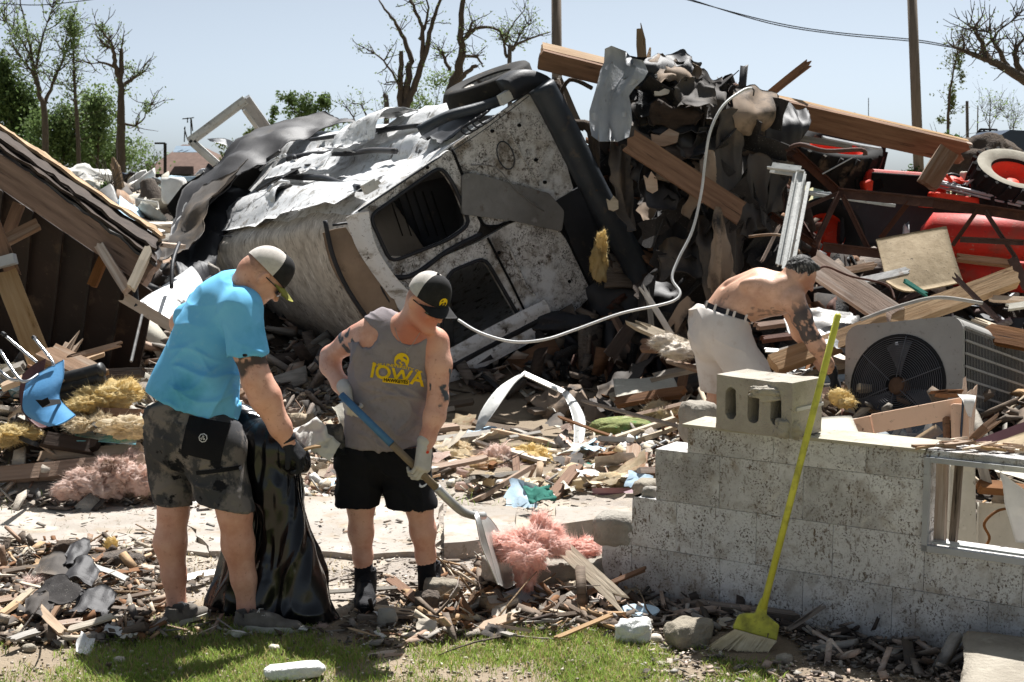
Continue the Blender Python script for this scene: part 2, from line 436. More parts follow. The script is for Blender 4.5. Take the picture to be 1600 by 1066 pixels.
def text_mesh(s, size=1.0, bold=0.0, shear=0.0):
    cu = bpy.data.curves.new('txt', 'FONT'); cu.body = s; cu.size = size; cu.align_x = 'CENTER'; cu.align_y = 'CENTER'; cu.offset = bold; cu.shear = shear; cu.resolution_u = 3
    o = bpy.data.objects.new('txt', cu); COL.objects.link(o); dg = bpy.context.evaluated_depsgraph_get(); dg.update()
    me = bpy.data.meshes.new_from_object(o.evaluated_get(dg)); bpy.data.objects.remove(o); bpy.data.curves.remove(cu)
    V = [(v.co.x, v.co.y) for v in me.vertices]; F = [tuple(p.vertices) for p in me.polygons]; bpy.data.meshes.remove(me); return V, F
def decal(name, V2, F, mw, target_bvh, direction, m, parent, off=.003, cuts=0, fn=None):
    """print a flat figure onto a surface: local xy points through mw, cast along direction"""
    bm = bmesh.new(); vs = [bm.verts.new((x, y, 0)) for x, y in V2]
    for f in F:
        try: bm.faces.new([vs[i] for i in f])
        except ValueError: pass
    if cuts:
        bmesh.ops.triangulate(bm, faces=bm.faces[:])
        bmesh.ops.subdivide_edges(bm, edges=bm.edges[:], cuts=cuts, use_grid_fill=True)
    d = Vector(direction).normalized(); keep = []
    for v in bm.verts:
        q = fn(v.co.x, v.co.y) if fn else (v.co.x, v.co.y)
        p = mw @ Vector((q[0], q[1], 0)); hit = target_bvh.ray_cast(p - d * .6, d)
        v.co = (hit[0] - d * off) if hit[0] is not None else p
    bm.verts.index_update()
    V = [v.co.copy() for v in bm.verts]; Fc = [tuple(v.index for v in f.verts) for f in bm.faces]; bm.free()
    return obj(name, V, Fc, m, parent)
# ------------------------------------------------------------ materials
mat('concrete', 'cfc5b6', 'bcb1a0', 2.5, bump=.35, bscale=70, layers=[('6d6455', 12, .6, .75), ('c2b9a6', 5, .6, .75)])
mat('concrete_old', 'a79f91', '7f776a', 5, bump=.7, bscale=45, bdist=.02, layers=[('3f392e', 14, .6, .72), ('b5ad9b', 7, .62, .75)], rand=.1)
mat('wall_paint', 'd9d8d6', 'c4c3c2', 3, bump=.5, bscale=90, rand=.03, layers=[('7d7973', 1.6, .5, .75), ('94887a', 9, .52, .75), ('6d6052', 60, .55, .63, (1, 1, .5)), ('5d5146', 110, .53, .60), ('64574a', 34, .63, .67), ('cfccc4', 7, .62, .72)])
M['wall_paint'].name
mat('mortar', 'c3c1bd', 'aeaba6', 8)
mat('cap_stone', 'b9b2a2', '96907f', 6, bump=.5, bscale=60, layers=[('5b4f41', 30, .6, .66)])
mat('cinder', 'b4ac9f', '989184', 8, bump=.9, bscale=120, bdist=.008, layers=[('6b6458', 30, .6, .7), ('4f4a3f', 5, .62, .75)])
mat('wood', 'a58871', '816650', 6, stretch=(.35, 6, 6), rand=.4, bump=.35, bscale=16, layers=[('5f4a38', 3, .58, .75, (1, 3, 3)), ('bdb0a0', 2.2, .5, .7)])
mat('wood_new', 'bda07e', '9f7f5c', 5, stretch=(.35, 6, 6), rand=.22, bump=.3, bscale=16, layers=[('6b4a2c', 4, .62, .75, (1, 4, 4)), ('84705a', 2, .6, .8)])
mat('wood_old', '857566', '5c5045', 6, stretch=(.35, 6, 6), rand=.35, bump=.5, bscale=18, layers=[('2d241d', 5, .58, .7), ('9c9184', 3, .6, .75)])
mat('wood_brown', '8a6343', '634229', 5, stretch=(.4, 5, 5), rand=.2, bump=.3, bscale=18, layers=[('2f1f14', 6, .6, .72)])
mat('wood_dark', '4d3f36', '322821', 5, stretch=(.4, 5, 5), rand=.3, bump=.3, bscale=18)
mat('wood_grey', '9f988d', '787168', 6, stretch=(.35, 6, 6), rand=.3, bump=.4, bscale=18)
mat('wood_pale', 'cfc0aa', 'ada08c', 6, stretch=(.35, 6, 6), rand=.2, bump=.4, bscale=18, layers=[('6f5a42', 6, .62, .75)])
mat('osb', 'a08f74', '857459', 14, bump=.3, bscale=40, layers=[('3f352a', 40, .62, .67), ('6d5d47', 3, .55, .75)])
mat('brown_panel', '32231c', '201611', 2, rough=.7, bump=.15, layers=[('57493d', 30, .66, .7), ('4a3a2e', 5, .55, .7)], rand=.15)
mat('white_metal', 'e4e4e4', 'd0d1d1', 1.6, rough=.42, bump=.25, bscale=9, bdist=.03, spec=.5, layers=[('8a857c', 4, .55, .68, (1, 1, 2.2)), ('4a4641', 7, .61, .66), ('8d8273', 9, .56, .72), ('453c33', 34, .61, .66), ('2d2925', 70, .655, .69)])
mat('van_rear', 'd9d8d5', 'b3b0ab', 4, rough=.6, bump=.35, bscale=60, layers=[('6b655c', 3.5, .54, .64), ('6d6459', 7, .5, .7), ('33291f', 30, .5, .6), ('1f1a16', 80, .51, .6), ('c8c9c8', 2, .58, .7)])
mat('van_rear2', 'dddcda', 'b8b4ae', 3.3, rough=.6, bump=.35, bscale=60, layers=[('77716a', 3, .55, .66), ('8a7f70', 5, .5, .7), ('4a3d30', 22, .5, .62), ('2a221b', 70, .51, .6), ('d3d4d4', 2.4, .55, .66)])
mat('van_roof', 'd6cec3', 'c0b8ac', 1.2, rough=.55, bump=.12, bscale=12, layers=[('8f8478', 5, .46, .72, (1, 1, 1)), ('efeae2', 4, .58, .7, (3, 3, .6)), ('6f665c', 14, .5, .62, (2, 2, .4)), ('6c6154', 40, .62, .68)])
mat('grey_metal', '8d8c8a', '6d6b68', 3, rough=.5, metal=.35, bump=.3, bscale=20, layers=[('5c4c3d', 9, .6, .72), ('c0c1c1', 3, .62, .75)])
mat('galv', 'b3b5b7', '97999c', 3, rough=.55, metal=.1, bump=.3, bscale=14, bdist=.02, layers=[('d0cfc8', 2.2, .6, .72), ('6f6c66', 14, .62, .72)])
mat('alu_white', 'd0d0cc', 'b5b5b1', 4, rough=.45, metal=.15, bump=.2, layers=[('57534d', 24, .62, .68), ('8f8a82', 6, .6, .75)])
mat('dark_plastic', '2c2d31', '212124', 5, rough=.55, bump=.2, layers=[('4d463e', 10, .6, .75)])
mat('bumper', '3b4046', '2c3036', 4, rough=.5, bump=.2, layers=[('5a5147', 9, .6, .75)])
mat('black', '0f0f10', '080808', 4, rough=.9, bump=0)
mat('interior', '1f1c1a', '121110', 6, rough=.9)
mat('seat_grey', '6c6863', '504d49', 7, rough=.95)
mat('rubber', '1d1c1b', '2a2724', 8, rough=.85, bump=.3, layers=[('5f5344', 7, .58, .72)])
mat('rim', 'b7b2aa', '7f7970', 6, rough=.5, metal=.3, layers=[('463c33', 8, .55, .7)])
mat('felt', '514b46', '3d3834', 2.5, rough=.8, bump=.4, bscale=140, bdist=.004, spec=.4, layers=[('7b6a57', 1.6, .52, .72), ('544a40', 6, .55, .7)])
mat('felt_tan', '9f8a75', '6f6052', 2, rough=.8, bump=.4, bscale=140, bdist=.004, layers=[('2f2b28', 2.3, .5, .62)])
mat('felt_black', '3b393a', '2b2a2b', 3, rough=.62, bump=.4, bscale=120, bdist=.004, spec=.45, layers=[('474038', 3, .56, .75)])
mat('shingle', '3f3b39', '2b2827', 6, rough=.95, bump=1.0, bscale=220, bdist=.006, rand=.3, layers=[('9b958c', 120, .62, .68), ('6d5c49', 3, .6, .75)])
mat('asphalt_lump', '242323', '161616', 8, rough=.7, bump=1.0, bscale=60, bdist=.03, layers=[('6b655f', 60, .6, .68)])
mat('rust', '5c3a2b', '42281f', 9, rough=.8, bump=.4, layers=[('6e4530', 14, .58, .72)], rand=.15)
mat('red_paint', 'd02a18', 'ad2213', 3, rough=.6, spec=.4, bump=.2, layers=[('8a4a3a', 3, .5, .75), ('5a2a1f', 14, .6, .72), ('9a8572', 30, .62, .7)])
mat('red_bright', 'e8401e', 'cc3316', 3, rough=.6, spec=.4, bump=.2, layers=[('a05a45', 4, .55, .75), ('51180e', 14, .62, .72), ('a08a76', 30, .64, .7)])
mat('tread', '1a1a1a', '242321', 6, rough=.9, layers=[('6e6252', 5, .6, .75)])
mat('tyre_wall', 'a8a294', '857e70', 5, rough=.9)
mat('skin1', 'e0ad96', 'd09a82', 12, rough=.5, bump=.35, bscale=90, bdist=.004, spec=.35, layers=[('e3b7a0', 9, .5, .8), ('b9745c', 5, .5, .8), ('9c6450', 60, .58, .75)], attr=[('tattoo', '3b332f'), ('hair', '5b4a3c')])
mat('skin2', 'e2b29c', 'd59f88', 12, rough=.5, bump=.35, bscale=90, bdist=.004, spec=.35, layers=[('c27f68', 6, .5, .8), ('a8705c', 60, .58, .75)], attr=[('red', 'b5624b'), ('tattoo', '46494e'), ('hair', '6a5645')])
mat('skin3', 'd3aa90', 'c5967a', 12, rough=.45, bump=.35, bscale=90, bdist=.004, spec=.4, layers=[('dfb59c', 8, .5, .7), ('b5826a', 5, .5, .8), ('a07260', 60, .58, .75)], attr=[('red', 'a86a50'), ('tattoo', '44403f'), ('hair', '33302e')])
mat('hair', '4a4846', '24221f', 60, stretch=(1, 1, .3), rough=.7, bump=.9, bscale=110, bdist=.006, lo=.4, hi=.6, layers=[('a3a09b', 70, .55, .62)])
mat('shirt_blue', '7fc8f0', '63b5e6', 2, rough=.9, bump=.25, bscale=260, bdist=.002, spec=.15, layers=[('3d93b4', 2.2, .58, .8)], attr=[('print', 'b5dcef')])
mat('tank_grey', '978f91', '857d80', 3, rough=.95, bump=.4, bscale=240, bdist=.002, spec=.1, layers=[('756d6a', 40, .5, .9)])
mat('yellow_print', 'e9c51d', 'dcb414', 20, rough=.8, bump=0)
mat('black_cloth', '1f1f22', '161619', 4, rough=.95, bump=.4, bscale=120, bdist=.004, spec=.2)
mat('white_print', 'e4e4e4', 'cfcfcf', 10, bump=0)
mat('camo', '726c68', '404042', 7, rough=.95, bump=.4, bscale=150, bdist=.003, lo=.42, hi=.5, layers=[('77706a', 9, .56, .62), ('15161a', 6, .57, .6), ('5d574c', 30, .6, .7)])
mat('white_pants', 'ddd6cf', 'c8c0b8', 3, rough=.95, bump=.3, bscale=180, bdist=.003, spec=.1, layers=[('b19a86', 5, .6, .8), ('8e8a8a', 30, .68, .74)])
mat('belt', '20212a', '15161c', 10, rough=.6)
mat('glove_white', 'cfcbc4', 'b0aaa0', 10, rough=.9, bump=.4, bscale=150, bdist=.003, layers=[('8b8378', 9, .56, .75)])
mat('glove_black', '1b1c1f', '2b2c30', 14, rough=.8, bump=.4)
mat('cap_light', 'cfc8c0', 'bdb6ae', 60, rough=.95, bump=.8, bscale=420, bdist=.002)
mat('cap_dark', '2c2b2b', '1f1e1e', 30, rough=.95, bump=.4, bscale=250, bdist=.002)
mat('cap_olive', '8c8a43', '73722f', 30, rough=.95, bump=.3)
mat('glasses', '0b0b0c', '0b0b0c', 5, rough=.15, spec=.6, bump=0)
mat('shoe_grey', '77716a', '5c5750', 20, rough=.9, bump=.6, bscale=260, bdist=.003, layers=[('98928a', 12, .6, .7)])
mat('shoe_sole', 'c9c6bc', 'a6a398', 10, rough=.8, layers=[('6f6a5e', 16, .58, .7)])
mat('shoe_black', '17171a', '232326', 20, rough=.8, bump=.5, bscale=150)
mat('lace', 'd8d5cf', 'c0bdb6', 20, bump=0)
mat('broom_yellow', 'd2d052', 'b9b842', 8, rough=.55, spec=.35, bump=.15, layers=[('86833a', 9, .52, .72), ('5f5a33', 40, .63, .68), ('d0cd6a', 5, .6, .75)])
mat('bristle', 'f0e4c6', 'd8c8a2', 30, rough=.9, bump=0, rand=0)
mat('blue_paint', '4d7ba3', '3f668a', 14, rough=.6, layers=[('7d7f80', 30, .62, .7)])
mat('shovel_wood', '92806a', '75654f', 8, rough=.8)
mat('shovel_metal', 'c3c2be', 'a5a39e', 5, rough=.38, metal=.6, bump=.15, layers=[('8a7f72', 8, .6, .75)])
mat('bag', '0b0b0d', '0e0e11', 3, rough=.22, spec=.5, bump=0)
mat('pink_fluff', 'ffe3da', 'fbcfc1', 5, rough=1, bump=.8, bscale=60, bdist=.02, spec=.05, layers=[('ffe0d6', 9, .5, .7), ('e8a08c', 5, .5, .8)])
mat('pink_dirty', 'f2e0d6', 'dfc3b5', 5, rough=1, bump=.8, bscale=60, bdist=.02, spec=.05, layers=[('7a6250', 5, .58, .72), ('e3bba8', 8, .58, .72)])
mat('yellow_fluff', 'eddcae', 'e0c588', 5, rough=1, bump=.8, bscale=60, bdist=.02, spec=.05, layers=[('efd79a', 6, .58, .7), ('8d6a2c', 8, .62, .78)])
mat('cream_fluff', 'efe2c9', 'dcc8a4', 5, rough=1, bump=.8, bscale=60, bdist=.02, spec=.05, layers=[('ead9b8', 6, .55, .7), ('c99a82', 3, .55, .7), ('7d6a50', 9, .62, .78)])
mat('chair_blue', '5c96c4', '4c86b5', 3, rough=.55, bump=.15, layers=[('7fa9c4', 5, .6, .8)])
mat('chair_maroon', '5d3f40', '4b3234', 3, rough=.6, bump=.15)
mat('chrome', 'c5c7ca', 'a8a9ac', 5, rough=.25, metal=.9, bump=0)
mat('hose_black', '1c1c1c', '2c2b2a', 9, rough=.5, spec=.5, layers=[('6b655d', 14, .62, .72)])
mat('ac_metal', 'a3a09b', '8f8c87', 3, rough=.6, bump=.15, layers=[('5f574c', 24, .62, .67), ('77716a', 5, .6, .75)])
mat('ac_dark', '1b1b1c', '131314', 5, rough=.7, bump=0)
mat('ac_blade', '5d5e63', '4a4b50', 5, rough=.5, bump=0)
mat('motor', '6a503e', '4f3b2d', 20, rough=.8)
mat('peach', 'e3c0a4', 'd2ae92', 3, rough=.7, bump=.15, layers=[('6e5644', 30, .63, .68), ('b99a82', 4, .6, .8)])
mat('mauve', '8e6a72', '7b5962', 3, rough=.6, bump=.1)
mat('plaster', 'c4bfb2', 'a9a496', 4, bump=.3, layers=[('6f675a', 30, .62, .67), ('dad6cb', 4, .6, .7)])
mat('paper_white', 'dedcd6', 'c8c5be', 6, rough=.9, bump=.2, rand=.1)
mat('foam', 'e9e9e6', 'd5d5d1', 20, rough=.9, bump=.9, bscale=60, bdist=.015)
mat('paper_blue', 'b9cdda', '9db6c8', 4, rough=.8)
mat('cloth_teal', '2f7466', '235a50', 5, rough=.9)
mat('cloth_aqua', '86c4cc', '63a9b6', 3, rough=.9, layers=[('e0e6e2', 3, .5, .6)])
mat('moss_green', '8a8f58', '66703f', 30, bump=.9, bscale=90, bdist=.01, layers=[('4a7a3f', 8, .55, .65), ('b7b59a', 9, .6, .68)])
mat('cable_white', 'd5d5d2', 'bdbdba', 6, rough=.4, bump=.05)
mat('wire_black', '1c1b1a', '262422', 5, rough=.6, bump=0)
mat('bark', '5f5348', '4a4038', 8, stretch=(3, 3, .6), rough=.95, bump=1, bscale=14, bdist=.03, rand=.15, layers=[('6d6054', 7, .58, .7)])
mat('bark_pale', '9a8266', '72604c', 8, stretch=(4, 4, .5), rough=.95, bump=1, bscale=14, bdist=.02)
mat('pole_wood', '7d7166', '655b51', 5, stretch=(6, 6, .3), rough=.95, bump=.6, bscale=20)
mat('roof_shingle', '6f5a50', '5c4a42', 3, rough=.95, bump=.6, bscale=60, layers=[('4b3c36', 12, .6, .7)])
mat('roof_grey', '58504b', '474039', 3, rough=.95, bump=.5, bscale=60)
mat('siding_brown', '5e4a3e', '4d3c32', 3)
mat('siding_blue', '6e7f8e', '5d6d7b', 3)
mat('car_paint', '2a3548', '1f2838', 3, rough=.22, spec=.5, bump=0)
mat('car_white', 'c9ccd0', 'b6b9bd', 3, rough=.22, spec=.5, bump=0)
mat('glass_dark', '33404a', '28333c', 3, rough=.08, spec=.6, bump=0)
mat('post_dark', '2c2a29', '232120', 5)
def leafmat(name, a, b):
    m = mat(name, a, b, 2.5, rough=.6, bump=0, rand=0, spec=.25)
    n = m.node_tree; bs = n.nodes['Principled BSDF']; tr = n.nodes.new('ShaderNodeBsdfTranslucent'); mx = n.nodes.new('ShaderNodeMixShader'); mx.inputs[0].default_value = .45
    src = bs.inputs['Base Color'].links[0].from_socket; n.links.new(src, tr.inputs[0]); n.links.new(bs.outputs[0], mx.inputs[1]); n.links.new(tr.outputs[0], mx.inputs[2])
    n.links.new(mx.outputs[0], n.nodes['Material Output'].inputs[0]); return m
leafmat('leaf', '66794a', '4f6138'); leafmat('leaf_light', '87996a', '6f8354'); leafmat('leaf_olive', '6b7549', '545e38'); leafmat('grass_blade', '9fb45c', '7f9844'); leafmat('grass_dry', 'c0b07e', 'a09063')
leafmat('leaf_dark', '465c31', '334625')
for nm_ in ('pink_fluff', 'pink_dirty', 'yellow_fluff', 'cream_fluff'):
    n = M[nm_].node_tree; bs = n.nodes['Principled BSDF']; tr = n.nodes.new('ShaderNodeBsdfTranslucent'); mx = n.nodes.new('ShaderNodeMixShader'); mx.inputs[0].default_value = .55; n.links.new(bs.inputs['Base Color'].links[0].from_socket, tr.inputs[0]); n.links.new(bs.outputs[0], mx.inputs[1]); n.links.new(tr.outputs[0], mx.inputs[2]); n.links.new(mx.outputs[0], n.nodes['Material Output'].inputs[0])
def glassmat(name, tint, mixf):
    m = bpy.data.materials.new(name); m.use_nodes = True; n = m.node_tree; n.nodes.clear()
    o = n.nodes.new('ShaderNodeOutputMaterial'); t = n.nodes.new('ShaderNodeBsdfTransparent'); t.inputs[0].default_value = (*tint, 1)
    g = n.nodes.new('ShaderNodeBsdfGlossy'); g.inputs['Roughness'].default_value = .08; x = n.nodes.new('ShaderNodeMixShader'); x.inputs[0].default_value = mixf
    n.links.new(t.outputs[0], x.inputs[1]); n.links.new(g.outputs[0], x.inputs[2]); n.links.new(x.outputs[0], o.inputs[0]); M[name] = m
glassmat('glass', (.85, .9, .92), .18)
# ============================================================ GROUND
MOUNDS = [(-3.05, 9.25, 1.05, .62, .44), (3.3, 9.4, 1.9, 1.7, .52), (1.75, 14.3, 1.25, 1.0, 2.5), (4.3, 13.9, 2.3, 1.1, .85), (-4.2, 10.4, 1.6, 1.4, .4), (-.2, 13.6, 2.0, 1.2, .25), (6.2, 11.5, 1.6, 2.2, .6),
          (-8.5, 34, 5.0, 11, 1.5), (-3.6, 15.5, 1.4, 2.2, .7), (7.5, 21, 2.2, 2.4, 1.5)]
def H(x, y):
    x = np.asarray(x, float); y = np.asarray(y, float); z = np.zeros(np.broadcast(x, y).shape)
    for cx, cy, rx, ry, h in MOUNDS:
        d2 = ((x - cx) / rx) ** 2 + ((y - cy) / ry) ** 2
        z = np.maximum(z, h * np.clip(1.15 * np.exp(-d2 ** 1.3) - .0, 0, 1))
    p = np.stack([np.broadcast_to(x, z.shape), np.broadcast_to(y, z.shape), z * 0], -1)
    far = np.clip((y - 60) / 60, 0, 1)
    return z * (1 + .25 * fbm(p * 2.2, 3, 3)) + .018 * fbm(p * 3.1, 5, 4) * (1 - far) + .008 * fbm(p * 14, 6, 2) * (y < 14)
def Hs(x, y): return float(H(np.array([x]), np.array([y]))[0])
ys = np.concatenate([np.linspace(3.5, 16, 300), np.geomspace(16.1, 1500, 130)])
us = np.linspace(-1, 1, 260)
YY, UU = np.meshgrid(ys, us, indexing='ij'); XX = UU * (3.2 + YY * .62)
ZZ = H(XX, YY); n1, n2 = XX.shape; I = np.arange(n1 * n2).reshape(n1, n2)
q = np.stack([I[:-1, :-1], I[:-1, 1:], I[1:, 1:], I[1:, :-1]], -1).reshape(-1, 4)
cy_ = YY[:-1, :-1].ravel(); cx_ = XX[:-1, :-1].ravel(); cz_ = ZZ[:-1, :-1].ravel()
mat('dirt', '9c938a', '80776d', 2.5, bump=.6, bscale=60, bdist=.02, layers=[('b0a493', 1.2, .45, .6), ('7d6e5b', 13, .57, .7), ('c4b9a8', 30, .6, .68)], attr=[('brown_band', '77664f'), ('heap', '33291f'), ('far', '8a8560')])
mat('far_green', '6f7f42', '7c6f52', .06, bump=0, layers=[('9a8d70', .3, .5, .65)])
GM = npmesh('ground', np.stack([XX, YY, ZZ], -1).reshape(-1, 3), q, ['dirt'], True)
_nz = fbm(np.stack([XX, YY, XX * 0], -1) * 2.5, 77, 4).ravel() * .5 + .0
for nm_, v_ in (('heap', np.clip((ZZ.ravel() - .12) / .1 + _nz, 0, 1)), ('far', np.clip((YY.ravel() - 45) / 20 + _nz, 0, 1)), ('brown_band', np.clip((YY.ravel() - 8.9) / .8 + _nz * 2, 0, .75) + np.clip((6.75 - YY.ravel()) / .4 + _nz * 2.5, 0, .7))):  # dirt tinted browner in front of and behind the slab
    at_ = GM.attributes.new(nm_, 'FLOAT', 'POINT'); at_.data.foreach_set('value', v_.astype(np.float32))
tag(obj('ground', GM), kind='structure')
G0 = Geo(); G0.add([(-2500, -60, -.12), (2500, -60, -.12), (2500, 2500, -.12), (-2500, 2500, -.12)], [(0, 1, 2, 3)]); tag(G0.obj('terrain', 'far_green'), kind='structure')
# driveway slabs, broken front edge
def slab(name, pts, z0, z1, m, seed=0, jit=.02, parent=None):
    rs = random.Random(seed); loop = []
    for i, p in enumerate(pts):
        q_ = pts[(i + 1) % len(pts)]; k = max(1, int((Vector(q_) - Vector(p)).length / .12))
        for j in range(k):
            t = j / k; loop.append((p[0] + (q_[0] - p[0]) * t + rs.uniform(-jit, jit), p[1] + (q_[1] - p[1]) * t + rs.uniform(-jit, jit)))
    return plate(name, loop, [], z1 - z0, Matrix.Translation((0, 0, z1)), m, parent)
def gp(px, py, z=0.): v = G(px, py, z); return (v.x, v.y)
mat('slab_dust', 'aaa29a', '8d857b', 2, bump=.35, bscale=60, layers=[('8f806c', 5, .5, .7), ('6f6252', 26, .58, .66), ('c3b9aa', 3, .55, .7)])
t_ = thing('driveway_slab', (0, 8.3, 0), 'pale concrete driveway slab with a broken front edge behind the man with the shovel', 'driveway')
slab('concrete_slab', [gp(330, 862, .03), gp(475, 858, .03), gp(560, 866, .03), gp(683, 862, .03), gp(690, 778, .03), gp(430, 775, .03), gp(270, 790, .03)], -.04, .03, 'slab_dust', 1, .02, t_)
slab('concrete_slab', [gp(688, 850, .10), gp(770, 841, .10), gp(810, 842, .10), gp(800, 790, .10), gp(700, 790, .10)], -.04, .10, 'slab_dust', 2, .02, t_)
slab('concrete_slab', [gp(858, 822, .11), gp(975, 806, .11), gp(980, 790, .11), gp(870, 792, .11)], -.04, .11, 'slab_dust', 5, .02, t_)
slab('concrete_slab', [gp(0, 838, .025), gp(150, 858, .025), gp(325, 862, .025), gp(262, 792, .025), gp(60, 790, .025), gp(-80, 800, .025)], -.04, .025, 'slab_dust', 3, .03, t_)
# ============================================================ CONCRETE BLOCK WALL
WD = Vector((.839, -.545, 0)).normalized(); WN = Vector((WD.y, -WD.x, 0))   # WN points towards the camera side
if WN.y > 0: WN = -WN
W0 = Vector((1.29, 6.10, 0))
def WP(u, n, z): return W0 + WD * u + WN * n + Vector((0, 0, z))
wall = thing('block_wall', WP(0, 0, 0), 'low grey painted concrete block wall with a window opening, broken at its left end', 'wall')
ZC = [-.02, .250, .486, .726]
bl_mat = 'wall_paint'
def block(u0, u1, z0, z1, th=.22, m=bl_mat, ragl=0, ragr=0, seed=0, slope=0):
    """one block with chipped edges; front face subdivided"""
    g = .001; u0 += g; u1 -= g; z0 += g; z1 -= g; nu, nz_ = 6, 4; V = []; F = []
    rs = random.Random(seed * 31 + int(u0 * 100)); b = .002
    for side in (0, 1):
        for j in range(nz_ + 1):
            for i in range(nu + 1):
                u = u0 + (u1 - u0) * i / nu; z = z0 + (z1 - z0) * j / nz_
                if i == 0 and ragl: u += rs.uniform(0, ragl) + slope * j / nz_
                if i == nu and ragr: u -= rs.uniform(0, ragr)
                ed = (i in (0, nu)) or (j in (0, nz_))
                n = (0 if side == 0 else -th) - (b if ed else 0) * (1 if side == 0 else -1) + rs.uniform(-.0015, .0015)
                V.append(WP(u, n, z))
    s = (nu + 1) * (nz_ + 1)
    for j in range(nz_):
        for i in range(nu):
            a = j * (nu + 1) + i; F.append((a, a + 1, a + nu + 2, a + nu + 1)); F.append((s + a, s + a + nu + 1, s + a + nu + 2, s + a + 1))
    for i in range(nu):
        F.append((i, s + i, s + i + 1, i + 1)); a = nz_ * (nu + 1) + i; F.append((a, a + 1, s + a + 1, s + a))
    for j in range(nz_):
        a = j * (nu + 1); F.append((a, a + nu + 1, s + a + nu + 1, s + a)); a += nu; F.append((a, s + a, s + a + nu + 1, a + nu + 1))
    return obj('block', V, F, m, wall, fix=True)
def uat(px):  # wall coordinate under a photo column
    k = (px - 800) / FPX; return (k * W0.y - W0.x) / (WD.x - k * WD.y)
uw0 = uat(1457); uw1 = uat(1700)
starts = {0: [uat(935), uat(985) + .02, uat(1133), uat(1133) + .4, uat(1133) + .8, uat(1133) + 1.2, uat(1133) + 1.6],
          1: [uat(975), uat(1062), uat(1190), uat(1190) + .4, uw0, uw0 + .4, uw0 + .8],
          2: [uat(1027), uat(1130), uat(1130) + .4, uw0]}
starts[1] = [uat(978), uat(1062), uat(1190), uat(1313), uat(1313) + .4, uat(1313) + .8, uat(1313) + 1.2]
for c in (0, 1, 2):
    s_ = starts[c]
    for a_, b_ in zip(s_[:-1], s_[1:]):
        z1 = ZC[c + 1]
        if c == 1 and b_ > uw0 + .01:       # under the window the course is cut lower
            if a_ < uw0: block(a_, uw0, ZC[1], ZC[2], seed=c); a_ = uw0
            block(a_, b_, ZC[1], .435, seed=c); continue
        block(a_, b_, ZC[c], z1, ragl=(.012 if a_ == s_[0] else 0), seed=c, slope=[uat(972) - uat(935), uat(1000) - uat(978), 0][c])
block(uw1, uw1 + .4, .435, .846, seed=9)
# cap course (full to x=1078), lintel above window
block(uat(1078), uat(1078) + .42, ZC[3], .846, seed=5); block(uat(1078) + .42, uat(1078) + .84, ZC[3], .846, seed=6); block(uat(1078) + .84, uw0, ZC[3], .846, seed=7)
block(uw0, uw1 + .1, .815, .858, seed=8)
g = Geo(); a_ = WP(uat(1078) - .02, -.11, .852); b_ = WP(uw0, -.11, .852)
g.bar(a_, b_, .25, .014); g.obj('cap_slab', 'cap_stone', wall)
g = Geo(); g.bar(WP(uat(996), -.11, .22), WP(uw1 + .3, -.11, .22), .19, .40); g.bar(WP(uat(1042), -.11, .55), WP(uw0 - .02, -.11, .55), .19, .33); g.obj('mortar', 'mortar', wall)
# window
fr = obj('window_frame', *(lambda ge: (ge.V, ge.F))(Geo().bar(WP(uw0, .006, .818), WP(uw1, .006, .818), .022, .022, WN).bar(WP(uw0, .006, .442), WP(uw1, .006, .442), .026, .026, WN).bar(WP(uw0 + .012, .007, .43), WP(uw0 + .012, .007, .829), .024, .024, WN)), 'galv', wall)
obj('window_sill', *(lambda ge: (ge.V, ge.F))(Geo().bar(WP(uw0 + .03, -.04, .462), WP(uw1, -.04, .462), .05, .008)), 'alu_white', wall)
plank(WP(uw0 + .05, -.07, .45), WP(uw0 + .05, -.07, .82), .045, .03, 'wood', parent=wall, name='window_jamb', face=WN, rag=(0, 0))
plank(WP(uw0 + .095, -.11, .45), WP(uw0 + .11, -.11, .82), .03, .03, 'wood_old', parent=wall, name='window_jamb', face=WN, rag=(0, 0))
# things seen through the opening
pl = lambda nm, a, b, c, d, th, m, lab, cat: tag(sheet(nm, [[a, b], [d, c]], m, 6, th, .004, 5), lab, cat)
pl('wall_panel', P(1486, 722, 6.25), P(1524, 722, 6.32), P(1526, 868, 6.32), P(1484, 868, 6.25), .02, 'plaster', 'cream speckled panel standing inside the window opening of the block wall', 'panel')
plank(P(1526, 760, 6.7), P(1640, 772, 6.9), .07, .04, 'wood_brown', 'reddish brown board crossing the dark space inside the wall window')
plank(P(1532, 715, 6.75), P(1545, 765, 6.75), .04, .04, 'wood_grey', 'grey upright stud inside the wall window, above the reddish board', face=(0, -1, 0))
tag(sheet('cream_board', [[P(1528, 785, 6.5), P(1640, 792, 6.7)], [P(1530, 868, 6.45), P(1640, 885, 6.6)]], 'plaster', 6, .015, .01, 4), 'cream board with a brown curved stain inside the window opening', 'panel')
gg = Geo(); gg.tube(spline([P(1600, 795, 6.45), P(1562, 797, 6.42), P(1538, 818, 6.40), P(1546, 842, 6.40), P(1530, 865, 6.38)], 6), .007, 6); tag(gg.obj('brown_hose', 'wood_brown', smooth=True), 'thin brown hose curling in front of the cream board behind the window', 'hose')
tag(sheet('torn_cloth', [[P(1562, 737, 6.0), P(1640, 800, 6.05)], [P(1572, 790, 5.97), P(1620, 805, 6.0)], [P(1588, 848, 5.98), P(1640, 850, 6.0)]], 'paper_white', 7, .003, .03, 8), 'grey white torn cloth hanging inside the right of the wall window', 'cloth')
